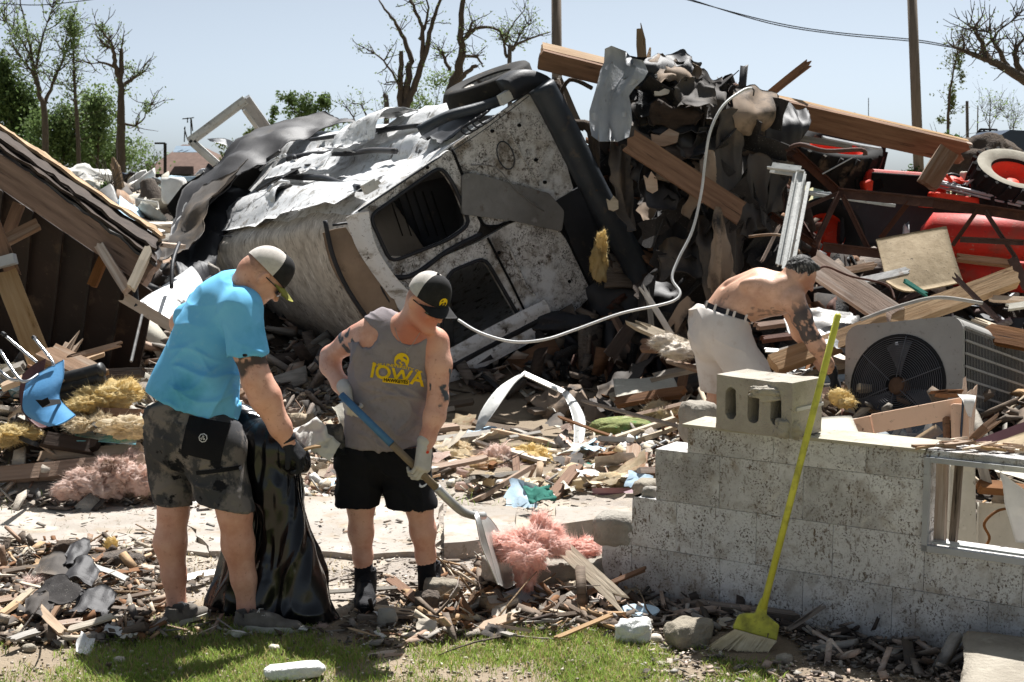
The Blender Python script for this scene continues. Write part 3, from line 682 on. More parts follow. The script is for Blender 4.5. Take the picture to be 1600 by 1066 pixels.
# cinder block with three cores
K = P(1236, 689, 6.02); K.z = .862; e1_ = Vector((-.72, .69, 0)).normalized(); e2_ = Vector((.69, .72, 0)).normalized()
bw, bh, bd = .395, .242, .24
mwk = frame(K + e1_ * bw / 2 + Vector((0, 0, bh / 2)), -e1_, (0, 0, 1))
cb = thing('cinder_block', K + e1_ * .2 + e2_ * .1, 'three hole concrete block lying on top of the grey wall behind the broom handle', 'concrete block')
def ov(cx, w, h, s=0):
    rs = random.Random(s); return [(cx + w / 2 * math.cos(a) + rs.uniform(-.003, .003), (h / 2 - w / 2) * (1 if math.sin(a) > 0 else -1) + w / 2 * math.sin(a)) for a in [2 * math.pi * (k + .5) / 18 for k in range(18)]]
rs = random.Random(3)
out = []
for (xa, ya), (xb, yb) in zip([(-bw / 2, -bh / 2), (bw / 2, -bh / 2), (bw / 2, bh / 2), (-bw / 2, bh / 2)], [(bw / 2, -bh / 2), (bw / 2, bh / 2), (-bw / 2, bh / 2), (-bw / 2, -bh / 2)]):
    for k in range(8): out.append((xa + (xb - xa) * k / 8 + rs.uniform(-.003, .003), ya + (yb - ya) * k / 8 + rs.uniform(-.003, .003)))
V, F = plate_geo(out, [ov(-.118, .055, .145, 1), ov(0.0, .06, .15, 2), ov(.118, .055, .14, 3)], bd, mwk); obj('block_body', V, F, 'cinder', cb)
V, F = plate_geo(rounded(bw * .9, bh * .8, .01), [], .02, frame(mwk @ Vector((0, 0, -bd + .03)), -e1_, (0, 0, 1))); obj('block_web', V, F, 'cinder', cb)
o = rock('mortar_lump', K + e2_ * .02 + e1_ * .03 + Vector((0, 0, .04)), (.11, .07, .09), 'cinder', 4, 4, .6, 2.2, .3); adopt(o, cb)
o = rock('mortar_lump', K + e2_ * .0 + e1_ * .10 + Vector((0, 0, .19)), (.17, .05, .06), 'cinder', 7, 4, .6, 2.2, .3); adopt(o, cb)
g = Geo(); g.bar(K + e2_ * .03 + Vector((0, 0, .125)) + e1_ * -.003, K + e2_ * (bd + .002) + Vector((0, 0, .128)) + e1_ * -.003, .012, .014); g.obj('mortar_joint', 'mortar', cb)
tag(rock('concrete_block', P(1093, 648, 6.9) + Vector((0, 0, -.04)), (.15, .2, .21), 'concrete_old', 11, 3, .12, 1.6, .8, rot=.4), 'small brown stained block standing at the left end of the wall top', 'concrete block')
tag(rock('concrete_block', P(1010, 765, 7.05), (.10, .16, .10), 'concrete_old', 12, 3, .12, 1.6, .8, rot=-.5), 'small square block piece on the step of the broken wall end', 'concrete block')
tag(rock('wall_fragment', WP(uat(960), -.08, .30), (.22, .2, .16), 'concrete_old', 13, 3, .2, 1.6, .7, rot=-.5), 'rough lump of block left standing on the lowest broken course', 'rubble')
for k_, (u_, z_, a_) in enumerate([(1012, .50, .06), (985, .27, .05)]):
    adopt(rock('wall_fragment', WP(uat(u_), -.06, z_), (a_ * 1.2, a_ * 1.3, a_), 'wall_paint' if k_ % 2 else 'concrete_old', 140 + k_, 3, .25, 1.8, .6, rot=-.5), wall)
# bottom right step
st_ = rock('concrete_step', (2.36, 4.98, .06), (1.4, .78, .20), 'concrete_old', 21, 5, .05, 1.4, .96, rot=-.35); tag(st_, 'weathered concrete step slab at the bottom right in front of the wall', 'step')
# broom
bA, bB = P(1192, 952, 5.83), P(1310, 490, 6.03)
br = thing('push_broom', G(1180, 1033), 'yellow broom leaning against the concrete block, its straw bristles on the ground', 'broom')
g = Geo(); g.tube([bA, bB - (bB - bA).normalized() * .01, bB], [.0145, .0145, .009], 14); g.obj('handle', 'broom_yellow', br, True)
ax_ = (bB - bA).normalized(); sx_ = Vector((1, -.12, -.25)); sx_ = (sx_ - ax_ * sx_.dot(ax_)).normalized(); ny_ = ax_.cross(sx_)
ho = bA - ax_ * .03
V, F = plate_geo([(-.012, .07), (-.022, .0), (-.065, -.012), (-.088, -.028), (-.098, -.085), (.092, -.085), (.088, -.02), (.05, -.004), (.024, .01), (.018, .07)], [], .045, frame(ho - ny_ * -.022, sx_, ax_))
o = obj('broom_head', V, F, 'broom_yellow', br, fix=True); b_ = o.modifiers.new('b', 'BEVEL'); b_.width = .006; b_.segments = 3
g = Geo(); rs = random.Random(5)
for i in range(520):
    x0 = rs.uniform(-.092, .088); y0 = rs.uniform(-.018, .018); spread = 1.12 + (.35 if x0 < -.04 else 0)
    a = ho - ax_ * .083 + sx_ * x0 + ny_ * y0; ln = rs.uniform(.115, .138)
    b = ho - ax_ * (.083 + ln) + sx_ * (x0 * spread + rs.gauss(0, .006) - .035 * (ln / .13) * (1.2 if x0 < -.05 else .6)) + ny_ * (y0 * 1.6 + rs.gauss(0, .004))
    if b.z < .006: b.z = .006
    m_ = (a + b) / 2 + sx_ * rs.gauss(0, .003)
    w = .0011; V = []; 
    for p in (a, m_, b): V += [p - sx_ * w, p + sx_ * w, p + ny_ * w]
    g.add(V, [(0, 1, 4, 3), (1, 2, 5, 4), (2, 0, 3, 5), (3, 4, 7, 6), (4, 5, 8, 7), (5, 3, 6, 8)])
tag(g.obj('bristles', 'bristle', br, fix=False), kind='stuff')
# ============================================================ OVERTURNED VAN
VA = P(545, 330, 12.2); VN = Vector((.485, -.875, 0)).normalized(); vh = Vector((.875, .485, 0)).normalized()
e1 = vh * math.cos(R(30.6)) + Vector((0, 0, math.sin(R(30.6)))); e2 = vh * math.sin(R(30.6)) - Vector((0, 0, math.cos(R(30.6)))); va = -VN
VL1, VL2, VLEN = 2.12, 1.88, 6.1
def VP(p, q, a): return VA + e1 * p + e2 * q + va * a     # p roof->floor, q upper side->lower side, a into the van
def vpq(px, py, a=0.0):
    """face coordinates of a photo point on the plane a"""
    d = ray(px, py); o = VA + va * a; t = (o - CAMP_).dot(VN) / d.dot(VN); w = CAMP_ + d * t - o; return (w.dot(e1), w.dot(e2))
CAMP_ = Vector((0, 0, CAMZ))
van = thing('cargo_van', VP(1, 1.9, 2.5), 'crushed white van lying on its side in front of the debris heap', 'van')
def prof(n=104):
    """rounded section in p,q: tumblehome towards the roof (p=0)"""
    out = []
    for k in range(n):
        t = 2 * math.pi * k / n; c, s = math.cos(t), math.sin(t); ex = 14.0 if s < 0 and c > -.2 else 5.0
        r = (abs(c) ** ex + abs(s) ** ex) ** (-1 / ex); p = (1 - c * r) / 2; q = (1 + s * r) / 2
        out.append((p, q))
    return out
pr = prof(); na = 110; V = []; mi = []
for i in range(na + 1):
    t = i / na; a = VLEN * t + .03
    for (p, q) in pr:
        tq = .08 * (1 - p) ** 1.5 * (.5 - q) * 1.2                     # tumblehome
        nose = max(0, (t - .82) / .18); cr = max(0, (t - .1) / .9)
        pp = p * VL1 + nose ** 1.6 * .35 * (1 - p) + cr * .12 * max(0, .45 - q) * (1 - p); qq = (q + tq) * VL2
        # crushed upper side: dents and long creases
        up = max(0, 1 - q * 3.0)
        qq += up * (cr ** 1.3) * (.58 * (1 - p) + .10)
        V.append((pp, qq, a))
V = np.array(V); VA_, E1, E2, VAa = [np.array(x) for x in (VA, e1, e2, va)]
up = np.clip(1 - V[:, 1] / .55, 0, 1); top = up > .2
cre = fbm(V * np.array((1.6, 1, .9)), 3, 3) * .13 + (1 - np.abs(vn(V * np.array((3.6, 1, .7)), 8)) * 2) * .06 + (1 - 2 * np.abs(fbm(V * np.array((6, 3, 3)), 12, 3))) * .035
V[:, 1] += up * cre * np.clip(V[:, 2] / .4, 0, 1)
roof = np.clip(1 - V[:, 0] / .35, 0, 1)
V[:, 1] += np.clip(V[:, 2] / VLEN, 0, 1) * .5 * np.clip((V[:, 1] / VL2 - .5) * 2, 0, 1)
V[:, 0] += roof * (-.13 * np.sin(np.clip(V[:, 1] / VL2, 0, 1) * math.pi) * np.clip(V[:, 2] / .6, 0, 1) + fbm(V * np.array((1, 1.4, 1.2)), 21, 3) * .06 - .06 * np.sin(np.clip(V[:, 1] / VL2, 0, 1) * math.pi) + (.006 * (np.abs(((V[:, 1] / .31) % 1) - .5) < .1)))
Wv = VA_ + V[:, :1] * E1 + V[:, 1:2] * E2 + V[:, 2:] * VAa
n = len(pr); Q = []; mids = []
for i in range(na):
    for k in range(n):
        Q.append((i * n + k, i * n + (k + 1) % n, (i + 1) * n + (k + 1) % n, (i + 1) * n + k))
        c = V[[i * n + k]].mean(0); mids.append(1 if c[0] < .22 and c[1] > .12 else (2 if c[0] > VL1 - .12 else 0))
body = obj('body_shell', npmesh('body_shell', Wv, Q, ['white_metal', 'van_roof', 'dark_plastic'], True, mids), parent=van)
sm = body.modifiers.new('s', 'SOLIDIFY'); sm.thickness = .02; sm.offset = -1
V2 = [VP(p * VL1 * .98 + .02, q * VL2 * .98, VLEN * .985) for p, q in pr[::4]]; obj('front_bulkhead', V2, [tuple(range(len(V2)))], 'interior', van)
# rear end: door skins with window holes
def vface(name, outer, holes, a, th, m, parent=van, px=True):
    c = (lambda L_: [vpq(x, y, a) for x, y in L_]) if px else (lambda L_: L_)
    mw = frame(VP(0, 0, a), e1, e2)
    # frame z = e1 x e2 ; check direction
    z = e1.cross(e2); s = 1 if z.dot(VN) > 0 else -1
    V, F = plate_geo(c(outer), [c(h) for h in holes], 0, mw)
    V = list(V); n = len(V); off = -VN * th
    bm = bmesh.new(); vs = [bm.verts.new(v) for v in V]
    for f in F: bm.faces.new([vs[i] for i in f])
    g_ = bmesh.ops.extrude_face_region(bm, geom=bm.faces[:]); bmesh.ops.translate(bm, vec=off, verts=[e for e in g_['geom'] if isinstance(e, bmesh.types.BMVert)])
    bmesh.ops.recalc_face_normals(bm, faces=bm.faces)
    me = bpy.data.meshes.new(name); bm.to_mesh(me); bm.free(); me.materials.append(M[m]); return obj(name, me, parent=parent)
def rl(pts, r=6, n=3):
    """round the corners of a pixel polygon"""
    out = []; k = len(pts)
    for i in range(k):
        p = Vector(pts[i]); a = (Vector(pts[i - 1]) - p); b = (Vector(pts[(i + 1) % k]) - p); ra = min(r, a.length * .45); rb = min(r, b.length * .45); A_ = p + a.normalized() * ra; B_ = p + b.normalized() * rb
        for j in range(n + 1):
            t = j / n; out.append(tuple((1 - t) ** 2 * A_ + 2 * t * (1 - t) * p + t * t * B_))
    return out
win1 = rl([(580, 338), (688, 262), (708, 290), (733, 350), (700, 374), (612, 408)], 14)
win2 = rl([(701, 428), (757, 405), (812, 500), (804, 518), (722, 552), (690, 530)], 14)
door1 = rl([(549, 336), (640, 276), (704, 232), (726, 290), (752, 352), (742, 372), (640, 428), (612, 436)], 8)
d1 = vface('rear_door', door1, [win1], -.045, .05, 'van_rear')
d2 = vface('rear_door', rl([(622, 438), (660, 415), (748, 378), (792, 352), (850, 330), (900, 395), (925, 460), (905, 482), (840, 520), (760, 568), (690, 612), (660, 580)], 8), [win2], -.04, .05, 'van_rear2')
vface('rear_panel', rl([(706, 230), (830, 143), (862, 170), (905, 330), (855, 352), (800, 350), (758, 352), (728, 288)], 8), [], -.03, .05, 'van_rear2')
vface('rear_panel', rl([(850, 330), (905, 290), (985, 405), (960, 450), (930, 462), (905, 395)], 6), [], -.01, .05, 'dark_plastic')
vface('number_plate_recess', rl([(722, 273), (738, 270), (858, 302), (882, 330), (878, 362), (800, 345), (722, 335)], 5), [], -.075, .025, 'grey_metal')
vface('body_trim', rl([(868, 315), (905, 292), (962, 440), (930, 458), (900, 400)], 5), [], -.06, .02, 'dark_plastic')
# rubber seals and swage lines as tubes
def vtube(name, pts, r, m, a=-.055, closed=False, parent=van):
    q = [VP(*vpq(x, y, a), a) for x, y in pts]; g = Geo(); g.tube(spline(q, 4) if not closed else q, r, 6, closed=closed); return g.obj(name, m, parent, True)
def grow(poly, s): cx = sum(p[0] for p in poly) / len(poly); cy = sum(p[1] for p in poly) / len(poly); return [(cx + (x - cx) * s, cy + (y - cy) * s) for x, y in poly]
vtube('window_seal', grow(win1, 1.03), .018, 'dark_plastic', -.05, True); vtube('window_seal', grow(win2, 1.03), .018, 'dark_plastic', -.045, True)
vtube('door_seam', [(706, 233), (730, 290), (756, 352), (800, 346), (852, 330), (880, 362), (925, 455)], .013, 'black', -.05)
vtube('door_seam', [(560, 345), (592, 420), (640, 432), (700, 392), (752, 366)], .022, 'dark_plastic', -.06)
vtube('door_seam', [(762, 372), (812, 470), (830, 520), (800, 560)], .012, 'black', -.055)
vtube('crease_line', [(792, 378), (806, 410), (822, 445), (836, 462)], .012, 'van_rear', -.05)
vtube('dent_shade_ring', [(790 + 13 * math.cos(t) + 5 * math.sin(t), 243 + 22 * math.sin(t)) for t in np.linspace(0, 2 * math.pi, 15)[:-1]], .006, 'bumper', -.034, True)  # dark ring stands in for the shading of a dent
vtube('dent_crease', [(798, 206), (806, 225), (826, 262), (842, 290)], .008, 'van_rear', -.036); vtube('dent_crease', [(736, 258), (775, 262), (810, 300), (850, 330)], .006, 'grey_metal', -.1)
for x, y in ((812, 196), (770, 205), (838, 250), (852, 285), (905, 380), (890, 440), (780, 395), (668, 262), (860, 500), (728, 300), (870, 350)):
    g = Geo(); cc_ = VP(*vpq(x, y, -.05), -.05); g.tube([cc_ + VN * -.03, cc_ + VN * .004], .016, 8); g.obj('dark_bolt_disc', 'black', van)  # black discs stand in for the shade inside bolt holes
vtube('bent_lip', [(700, 240), (760, 200), (826, 150)], .012, 'bumper', -.02); vtube('bent_lip', [(560, 330), (620, 290), (690, 243)], .010, 'bumper', -.06)
# inner lining visible in windows
def vq(a, b, c, d, m, nm, dep): sheet(nm, [[VP(*vpq(*a), dep), VP(*vpq(*b), dep)], [VP(*vpq(*d), dep), VP(*vpq(*c), dep)]], m, 5, .01, .02, 4, 1, van)
vq((640, 300), (760, 270), (770, 380), (700, 390), 'dark_plastic', 'inner_lining', .5)
vq((700, 465), (732, 478), (738, 560), (700, 575), 'seat_grey', 'seat', .35)
g = Geo()
for i in range(6): a_ = VP(*vpq(640 + i * 14, 300), .47); b_ = VP(*vpq(664 + i * 14, 372), .47); g.bar(a_, b_, .008, .01)
tag(g.obj('lining_ribs', 'black', van), kind='stuff')
# bright pillar strip at the roof edge and bent gutter
def strip(nm, pa, w, m, a=-.09, amp=.008, wdir=None):
    rows = []
    for (x, y, ww) in pa:
        p, q = vpq(x, y, a); c = VP(p, q, a); d = Vector((1, 0, .25)) if wdir is None else Vector(wdir); rows.append([c - d * ww / 2, c + Vector((0, -.02, .01)), c + d * ww / 2])
    return sheet(nm, rows, m, 6, .012, amp, 8, 4, van)
strip('pillar_strip', [(558, 335, .20), (572, 385, .16), (600, 430, .15), (632, 470, .17), (648, 500, .12)], 0, 'white_metal')
strip('roof_lining', [(522, 360, .20), (545, 410, .30), (575, 455, .34), (600, 500, .30), (640, 570, .2)], 0, 'felt_tan', .02, .02)
vtube('roof_gutter', [(508, 345), (520, 400), (545, 455), (590, 520), (640, 585)], .022, 'dark_plastic', .0)
vtube('roof_gutter', [(520, 352), (560, 352), (575, 400), (596, 450), (625, 500)], .012, 'dark_plastic', -.03)
# lower sill below window 2: white ledges
for k, (dy, w_, m_) in enumerate(((0, .13, 'white_metal'), (16, .05, 'dark_plastic'), (30, .15, 'white_metal'))):
    rows = []
    for (x, y) in ((640, 585), (700, 560), (760, 528), (820, 497), (858, 478)):
        p, q = vpq(x - 4, y + dy, -.10 + k * .02); c = VP(p, q, -.10 + k * .02); rows.append([c + e2 * -w_ / 2, c + VN * .02, c + e2 * w_ / 2])
    sheet('door_sill', rows, m_, 5, .015, .008, 7, k, van)
# bumper along the floor edge
rows = [];
def bmp(pts, w, m, nm, a=-.16, th=.1):
    g = Geo(); q = [VP(*vpq(x, y, a), a) for x, y in pts]; q = spline(q, 5); V = []; F = []
    for i, c in enumerate(q):
        d = (q[min(i + 1, len(q) - 1)] - q[max(i - 1, 0)]).normalized(); s_ = d.cross(VN).normalized()
        for (u, v) in ((-w / 2, 0), (-w / 2 * .8, th * .7), (0, th), (w / 2 * .8, th * .7), (w / 2, 0), (w / 2, -th * .9), (-w / 2, -th * .9)): V.append(c + s_ * u + VN * v)
    for i in range(len(q) - 1):
        for k in range(7): F.append((i * 7 + k, i * 7 + (k + 1) % 7, (i + 1) * 7 + (k + 1) % 7, (i + 1) * 7 + k))
    F += [tuple(range(6, -1, -1)), tuple((len(q) - 1) * 7 + k for k in range(7))]
    return obj(nm, V, F, m, van, True, fix=True)
bmp([(848, 134), (874, 182), (908, 250), (941, 315), (971, 370), (994, 412), (1002, 445)], .22, 'bumper', 'rear_bumper', -.3, .10)
bmp([(792, 142), (815, 128), (842, 133), (856, 150)], .22, 'dark_plastic', 'bumper_corner', -.05, .12)
# hinges
for (x, y) in ((577, 292), (789, 152)):
    p, q = vpq(x, y, -.06); g = Geo(); c = VP(p, q, -.06); mw = Matrix((e1, e2, VN)).transposed()
    g.box(c, (.12, .09, .06), mw, .006); g.box(c + e1 * .07, (.05, .05, .08), mw, .004); g.obj('hinge', 'alu_white', van)
# dark patches on the side next to the rear edge
sheet('wheel_well_lining', [[VP(1.15, -.015, .1), VP(1.45, -.02, .1), VP(1.85, -.015, .15)], [VP(1.2, -.02, .5), VP(1.5, -.05, .55), VP(1.9, -.03, .5)], [VP(1.3, .02, .95), VP(1.6, .0, 1.0), VP(2.0, .01, .95)]], 'dark_plastic', 6, .01, .05, 6, 2, van, .03)
# dark tubes for the shade in long creases, and torn trims on the side
def side_tube(nm, pts, r, m):
    g = Geo(); q = spline([VP(p, qv, a) for p, qv, a in pts], 6); g.tube(q, r, 7); return g.obj(nm, m, van, True)
def side_sheet(nm, rows, m, amp=.03, seed=0, ragged=.03, n=6): return sheet(nm, [[VP(*c) for c in r] for r in rows], m, n, .006, amp, 7, seed, van, ragged)
side_tube('side_dark_strip', [(.32, -.03, .35), (.5, .05, 1.2), (.62, .05, 2.0), (.75, .12, 3.0), (.9, .18, 4.3)], .035, 'dark_plastic')
side_tube('side_dark_strip', [(1.0, -.02, .9), (1.12, .03, 1.8), (1.2, .1, 2.7), (1.25, .12, 3.8), (1.3, .2, 4.8)], .03, 'felt_black')
side_tube('side_dark_strip', [(1.5, -.02, 1.3), (1.5, .0, 2.2), (1.62, .08, 3.2), (1.6, .12, 4.6)], .025, 'dark_plastic')
side_sheet('torn_panel', [[(1.25, -.03, 1.9), (1.5, -.2, 1.9), (1.8, -.05, 1.8)], [(1.2, .02, 2.6), (1.5, -.12, 2.6), (1.8, .0, 2.5)], [(1.3, .05, 3.3), (1.55, -.02, 3.3), (1.85, .02, 3.2)]], 'white_metal', .06, 5)
side_sheet('torn_panel', [[(.75, .0, 2.2), (.95, -.07, 2.2), (1.1, .02, 2.1)], [(.7, .05, 3.0), (.9, .0, 3.0), (1.12, .05, 2.9)], [(.75, .15, 4.2), (.95, .10, 4.2), (1.15, .12, 4.1)]], 'white_metal', .06, 7)
side_sheet('torn_panel', [[(.2, .12, 2.6), (.35, .0, 2.6), (.55, .1, 2.5)], [(.3, .3, 3.6), (.45, .18, 3.6), (.65, .2, 3.5)], [(.45, .5, 4.9), (.6, .32, 4.9), (.8, .35, 4.8)]], 'white_metal', .06, 9)
side_sheet('torn_panel', [[(.05, -.05, .3), (.3, -.02, .3), (.5, .0, .3)], [(.02, .06, 1.6), (.3, .0, 1.6), (.5, .02, 1.6)], [(.02, .3, 3.2), (.3, .16, 3.2), (.5, .12, 3.2)], [(.05, .55, 5.6), (.3, .42, 5.6), (.55, .35, 5.5)]], 'white_metal', .05, 11)
side_sheet('torn_panel', [[(1.5, -.04, .4), (1.7, -.1, .4), (1.95, .0, .5)], [(1.55, .0, 1.2), (1.75, -.07, 1.2), (2.0, .02, 1.2)], [(1.5, .05, 2.4), (1.7, .0, 2.4), (2.0, .05, 2.3)]], 'white_metal', .06, 13)
side_sheet('dark_window_patch', [[(.45, -.005, 2.9), (.75, .0, 2.8)], [(.6, .18, 3.9), (.85, .1, 3.9)]], 'black', .02, 9)  # black sheet stands in for the dark of an open window
for k in range(9):
    rs = random.Random(k); a0 = rs.uniform(2.0, 4.6); p0 = rs.uniform(.4, 1.2)
    side_tube('bent_strip', [(p0, .02, a0), (p0 + rs.uniform(-.1, .15), -.06 + .03 * a0, a0 + .3), (p0 + rs.uniform(-.1, .25), .04 * a0, a0 + rs.uniform(.6, 1.0))], rs.uniform(.01, .025), rs.choice(['dark_plastic', 'white_metal', 'felt_black']))
# roof ribs
for qv in (.42, .8, 1.18, 1.55):
    g = Geo(); g.tube([VP(-.005 - .03 * math.sin(qv / VL2 * 3.14) + .0, qv, a) for a in np.linspace(.08, 4.6, 10)], .005, 5)
    g.obj('roof_seam', 'bumper', van, True)
# upper wheel lying over the floor edge
def wheel(c, axis, r, w, parent, tyre_m='rubber', rim_m='rim', lugs=0, rim_r=.58, wall_m=None):
    mw = frame(c, Vector(axis).orthogonal(), Vector(axis).cross(Vector(axis).orthogonal())); z = Vector((mw[0][2], mw[1][2], mw[2][2]))
    g = Geo(); ri = r * rim_r
    g.lathe([(ri, -w * .38), (r * .8, -w * .5), (r * .95, -w * .46), (r, -w * .34), (r, w * .34), (r * .95, w * .46), (r * .8, w * .5), (ri, w * .38), (ri * .97, w * .2), (ri * .97, -w * .2), (ri, -w * .38)], mw, 48)
    ty = g.obj('tyre', tyre_m, parent, True)
    if wall_m:
        for s in (1, -1):
            g = Geo(); g.lathe([(ri * 1.02, s * (w * .38 + .004)), (r * .8, s * (w * .5 + .006)), (r * .96, s * (w * .46 + .006))], mw, 48); g.obj('sidewall', wall_m, parent, True, fix=False)
    if lugs:
        g = Geo()
        for k in range(lugs):
            for s in (-1, 1):
                a = 2 * math.pi * (k + (.5 if s > 0 else 0)) / lugs; a2 = a + .14
                p0 = mw @ Vector(((r + .012) * math.cos(a), (r + .012) * math.sin(a), s * w * .02)); p1 = mw @ Vector(((r + .008) * math.cos(a2), (r + .008) * math.sin(a2), s * w * .46))
                g.bar(p0, p1, r * .07, .05, (p0 - Vector(c)))
        tag(g.obj('tyre_lugs', tyre_m, parent), kind='stuff')
    g = Geo(); g.lathe([(ri * .98, w * .3), (ri * .9, w * .26), (ri * .86, w * .05), (ri * .55, -w * .05), (ri * .3, -w * .04), (ri * .26, w * .04), (0.001, w * .05)], mw, 32); g.obj('rim', rim_m, parent, True, fix=False)
    g = Geo(); g.lathe([(ri * .98, -w * .3), (ri * .85, -w * .1), (0.001, -w * .1)], mw, 32); g.obj('rim_back', rim_m, parent, True, fix=False)
    return ty
wc = P(765, 137, 13.5); wh = bpy.data.objects.new('wheel', None); COL.objects.link(wh); wh.location = wc; adopt(wh, van)
wheel(wc, e2 + e1 * -.12, .43, .23, wh)
g = Geo(); g.tube(spline([P(655, 205, 12.9), P(700, 182, 12.9), P(750, 168, 13.0), P(800, 150, 13.1), P(835, 135, 13.2)], 5), .05, 10); g.obj('tail_pipe', 'bumper', van, True)
g = Geo()
for k in range(4):
    a = P(735, 190, 12.35) + Vector((.05 * k, 0, .03 * k)); g.tube(spline([a, a + Vector((-.08, -.03, -.07)), a + Vector((-.02, -.05, -.11)), a + Vector((.1, 0, -.02))], 5), .008, 6)
tag(g.obj('loose_wiring', 'dark_plastic', van, True), kind='stuff')
# white panel torn from the front, left of the blue shirt
tag(sheet('hood_panel', [[P(215, 472, 9.9), P(262, 440, 10.2), P(300, 415, 10.6)], [P(240, 488, 9.8), P(285, 460, 10.1), P(315, 435, 10.5)], [P(266, 512, 9.7), P(300, 500, 10.0), P(330, 480, 10.4)]], 'white_metal', 6, .012, .02, 4, 3), 'bent white sheet metal panel sticking out left of the man in blue', 'panel')
plank(P(190, 463, 9.75), P(270, 512, 9.6), .075, .02, 'wood_new', 'thin pale board along the lower edge of the bent white panel', face=(0, -1, .3))
# black roofing felt draped over the front of the van
rows = [[P(262, 368, 16.5), P(300, 345, 16.2), P(340, 300, 16.2)], [P(290, 300, 17.2), P(350, 262, 16.9), P(395, 262, 16.6)], [P(345, 242, 17.6), P(400, 215, 17.4), P(455, 222, 17)], [P(420, 198, 17.9), P(470, 190, 17.7), P(505, 197, 17.3)], [P(505, 172, 18), P(530, 182, 17.8), P(560, 192, 17.4)]]
tag(sheet('roofing_felt', rows, 'felt_black', 8, .01, .12, 2.5, 5, None, .03, amp2=.03, fs2=3), 'black roofing felt draped over the far end of the overturned van', 'roofing felt')
rows = [[P(300, 470, 14.5), P(330, 500, 14.6), P(380, 560, 14.8)], [P(268, 400, 15.6), P(300, 420, 15.4), P(340, 470, 15.3)], [P(275, 340, 16.6), P(310, 350, 16.2), P(345, 380, 16)], [P(330, 270, 17.5), P(360, 290, 17.1), P(400, 320, 16.8)]]
tag(sheet('torn_front_end', rows, 'dark_plastic', 8, .02, .18, 2.5, 16, None, .03, amp2=.06, fs2=3), 'dark crushed front end of the overturned van, left of its white side', 'wreckage')
rows = [[P(255, 400, 15.6), P(285, 392, 15.5), P(310, 372, 15.4)], [P(278, 350, 16.2), P(305, 335, 16), P(330, 318, 16)], [P(320, 290, 16.9), P(350, 280, 16.6), P(390, 250, 16.4)]]
tag(sheet('roofing_felt', rows, 'felt', 8, .01, .1, 3, 6, None, .03), 'dark felt flap hanging at the left front of the van', 'roofing felt')
# dark clutter under and at the right of the van
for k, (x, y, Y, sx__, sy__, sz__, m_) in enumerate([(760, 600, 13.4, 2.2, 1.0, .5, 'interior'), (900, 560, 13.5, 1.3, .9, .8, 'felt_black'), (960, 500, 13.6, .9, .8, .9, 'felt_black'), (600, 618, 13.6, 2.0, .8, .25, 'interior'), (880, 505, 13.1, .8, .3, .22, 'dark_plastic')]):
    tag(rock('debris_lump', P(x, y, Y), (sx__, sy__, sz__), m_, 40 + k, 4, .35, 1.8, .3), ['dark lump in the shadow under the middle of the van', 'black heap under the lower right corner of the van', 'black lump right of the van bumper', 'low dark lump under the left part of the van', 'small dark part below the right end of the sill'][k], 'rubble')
tag(fluff('insulation', [(P(935, 410, 12.75), (.14, .10, .34)), (P(940, 380, 12.75), (.10, .08, .2))], 'yellow_fluff', 33, 4, strands=100), 'yellow brown foam scrap stuck on the van near its bumper', 'insulation')
# ============================================================ DEBRIS HEAP BEHIND, TRACTOR, TRUSS
def pxw(px, Y): return px * Y / FPX
def pk(A, B, w, t=.038, m='wood', label=None, face=(0, -.6, .8), rag=(.7, .7), name='wooden_board', cat='board', group=None, jag=.05, parent=None):
    """board from photo points (px, py, Y); w = width in photo pixels"""
    return plank(P(*A), P(*B), pxw(w, (A[2] + B[2]) / 2), t, m, label, cat, group, parent, name, 0.0, face, rag, jag)
# galvanised sheet
rs = random.Random(4); ed = [(946, 78, 1006, 96), (942, 96, 1012, 112), (938, 112, 1006, 124), (934, 130, 992, 138), (928, 150, 984, 150), (920, 172, 985, 168), (921, 192, 986, 190), (926, 214, 983, 212)]
rows = [[P(l + (r - l) * t + rs.uniform(-2, 2), y0 + (y1 - y0) * t + rs.uniform(-2, 2) - (8 if i == 0 and 0 < t < .6 else 0) + (9 if i == 7 and 0 < t < .8 else 0), 12.3 - i * .05 + [0, -.13, .03, -.10, .12][k] + rs.uniform(-.03, .03)) for k, t in enumerate((0, .18, .5, .72, 1))] for i, (l, y0, r, y1) in enumerate(ed)]
tag(sheet('metal_sheet', rows, 'galv', 1, .006, 0, 5, 3, smooth=False), 'bent galvanised metal sheet hanging from the top of the debris heap', 'metal sheet')
pk((842, 92, 13.0), (1000, 132, 13.2), 30, .05, 'wood_brown', 'thick brown timber poking out left from the top of the heap', (0, -.9, -.35), (.3, .5))
pk((846, 76, 13.1), (1000, 114, 13.25), 12, .12, 'wood_new', 'thin sunlit board lying along the thick brown timber at the heap top', (0, -.75, -.5), (.3, .5))
pk((980, 218, 11.95), (1160, 335, 11.75), 36, .045, 'wood_brown', 'wide brown board slanting down across the middle of the dark heap', (0, -1, .2))
bm_ = thing('laminated_beam', P(1350, 210, 13.6), 'long thick laminated timber beam running right from the heap, sunlit on top', 'beam')
for k in range(3):
    o_ = Vector((0, .05, .023)) * k; plank(P(1165, 162, 13.5) + o_, P(1513 - k * 3, 241 + (k == 1) * 2, 13.9) + o_, pxw(37 - k, 13.7), .05, ['wood_brown', 'wood', 'wood_new'][k], face=(0, -.9, -.40), rag=(.5, 1), name='beam_ply', parent=bm_, jag=.09)
pk((1203, 147, 13.9), (1267, 96, 13.8), 12, .05, 'wood_brown', 'short reddish board sticking up into the sky above the long beam', (0, -1, .3), (.3, 1))
pk((1448, 290, 13.4), (1482, 236, 13.5), 32, .09, 'wood', 'stubby timber block nailed under the right end of the long beam', (0, -1, .3), (.3, .3))
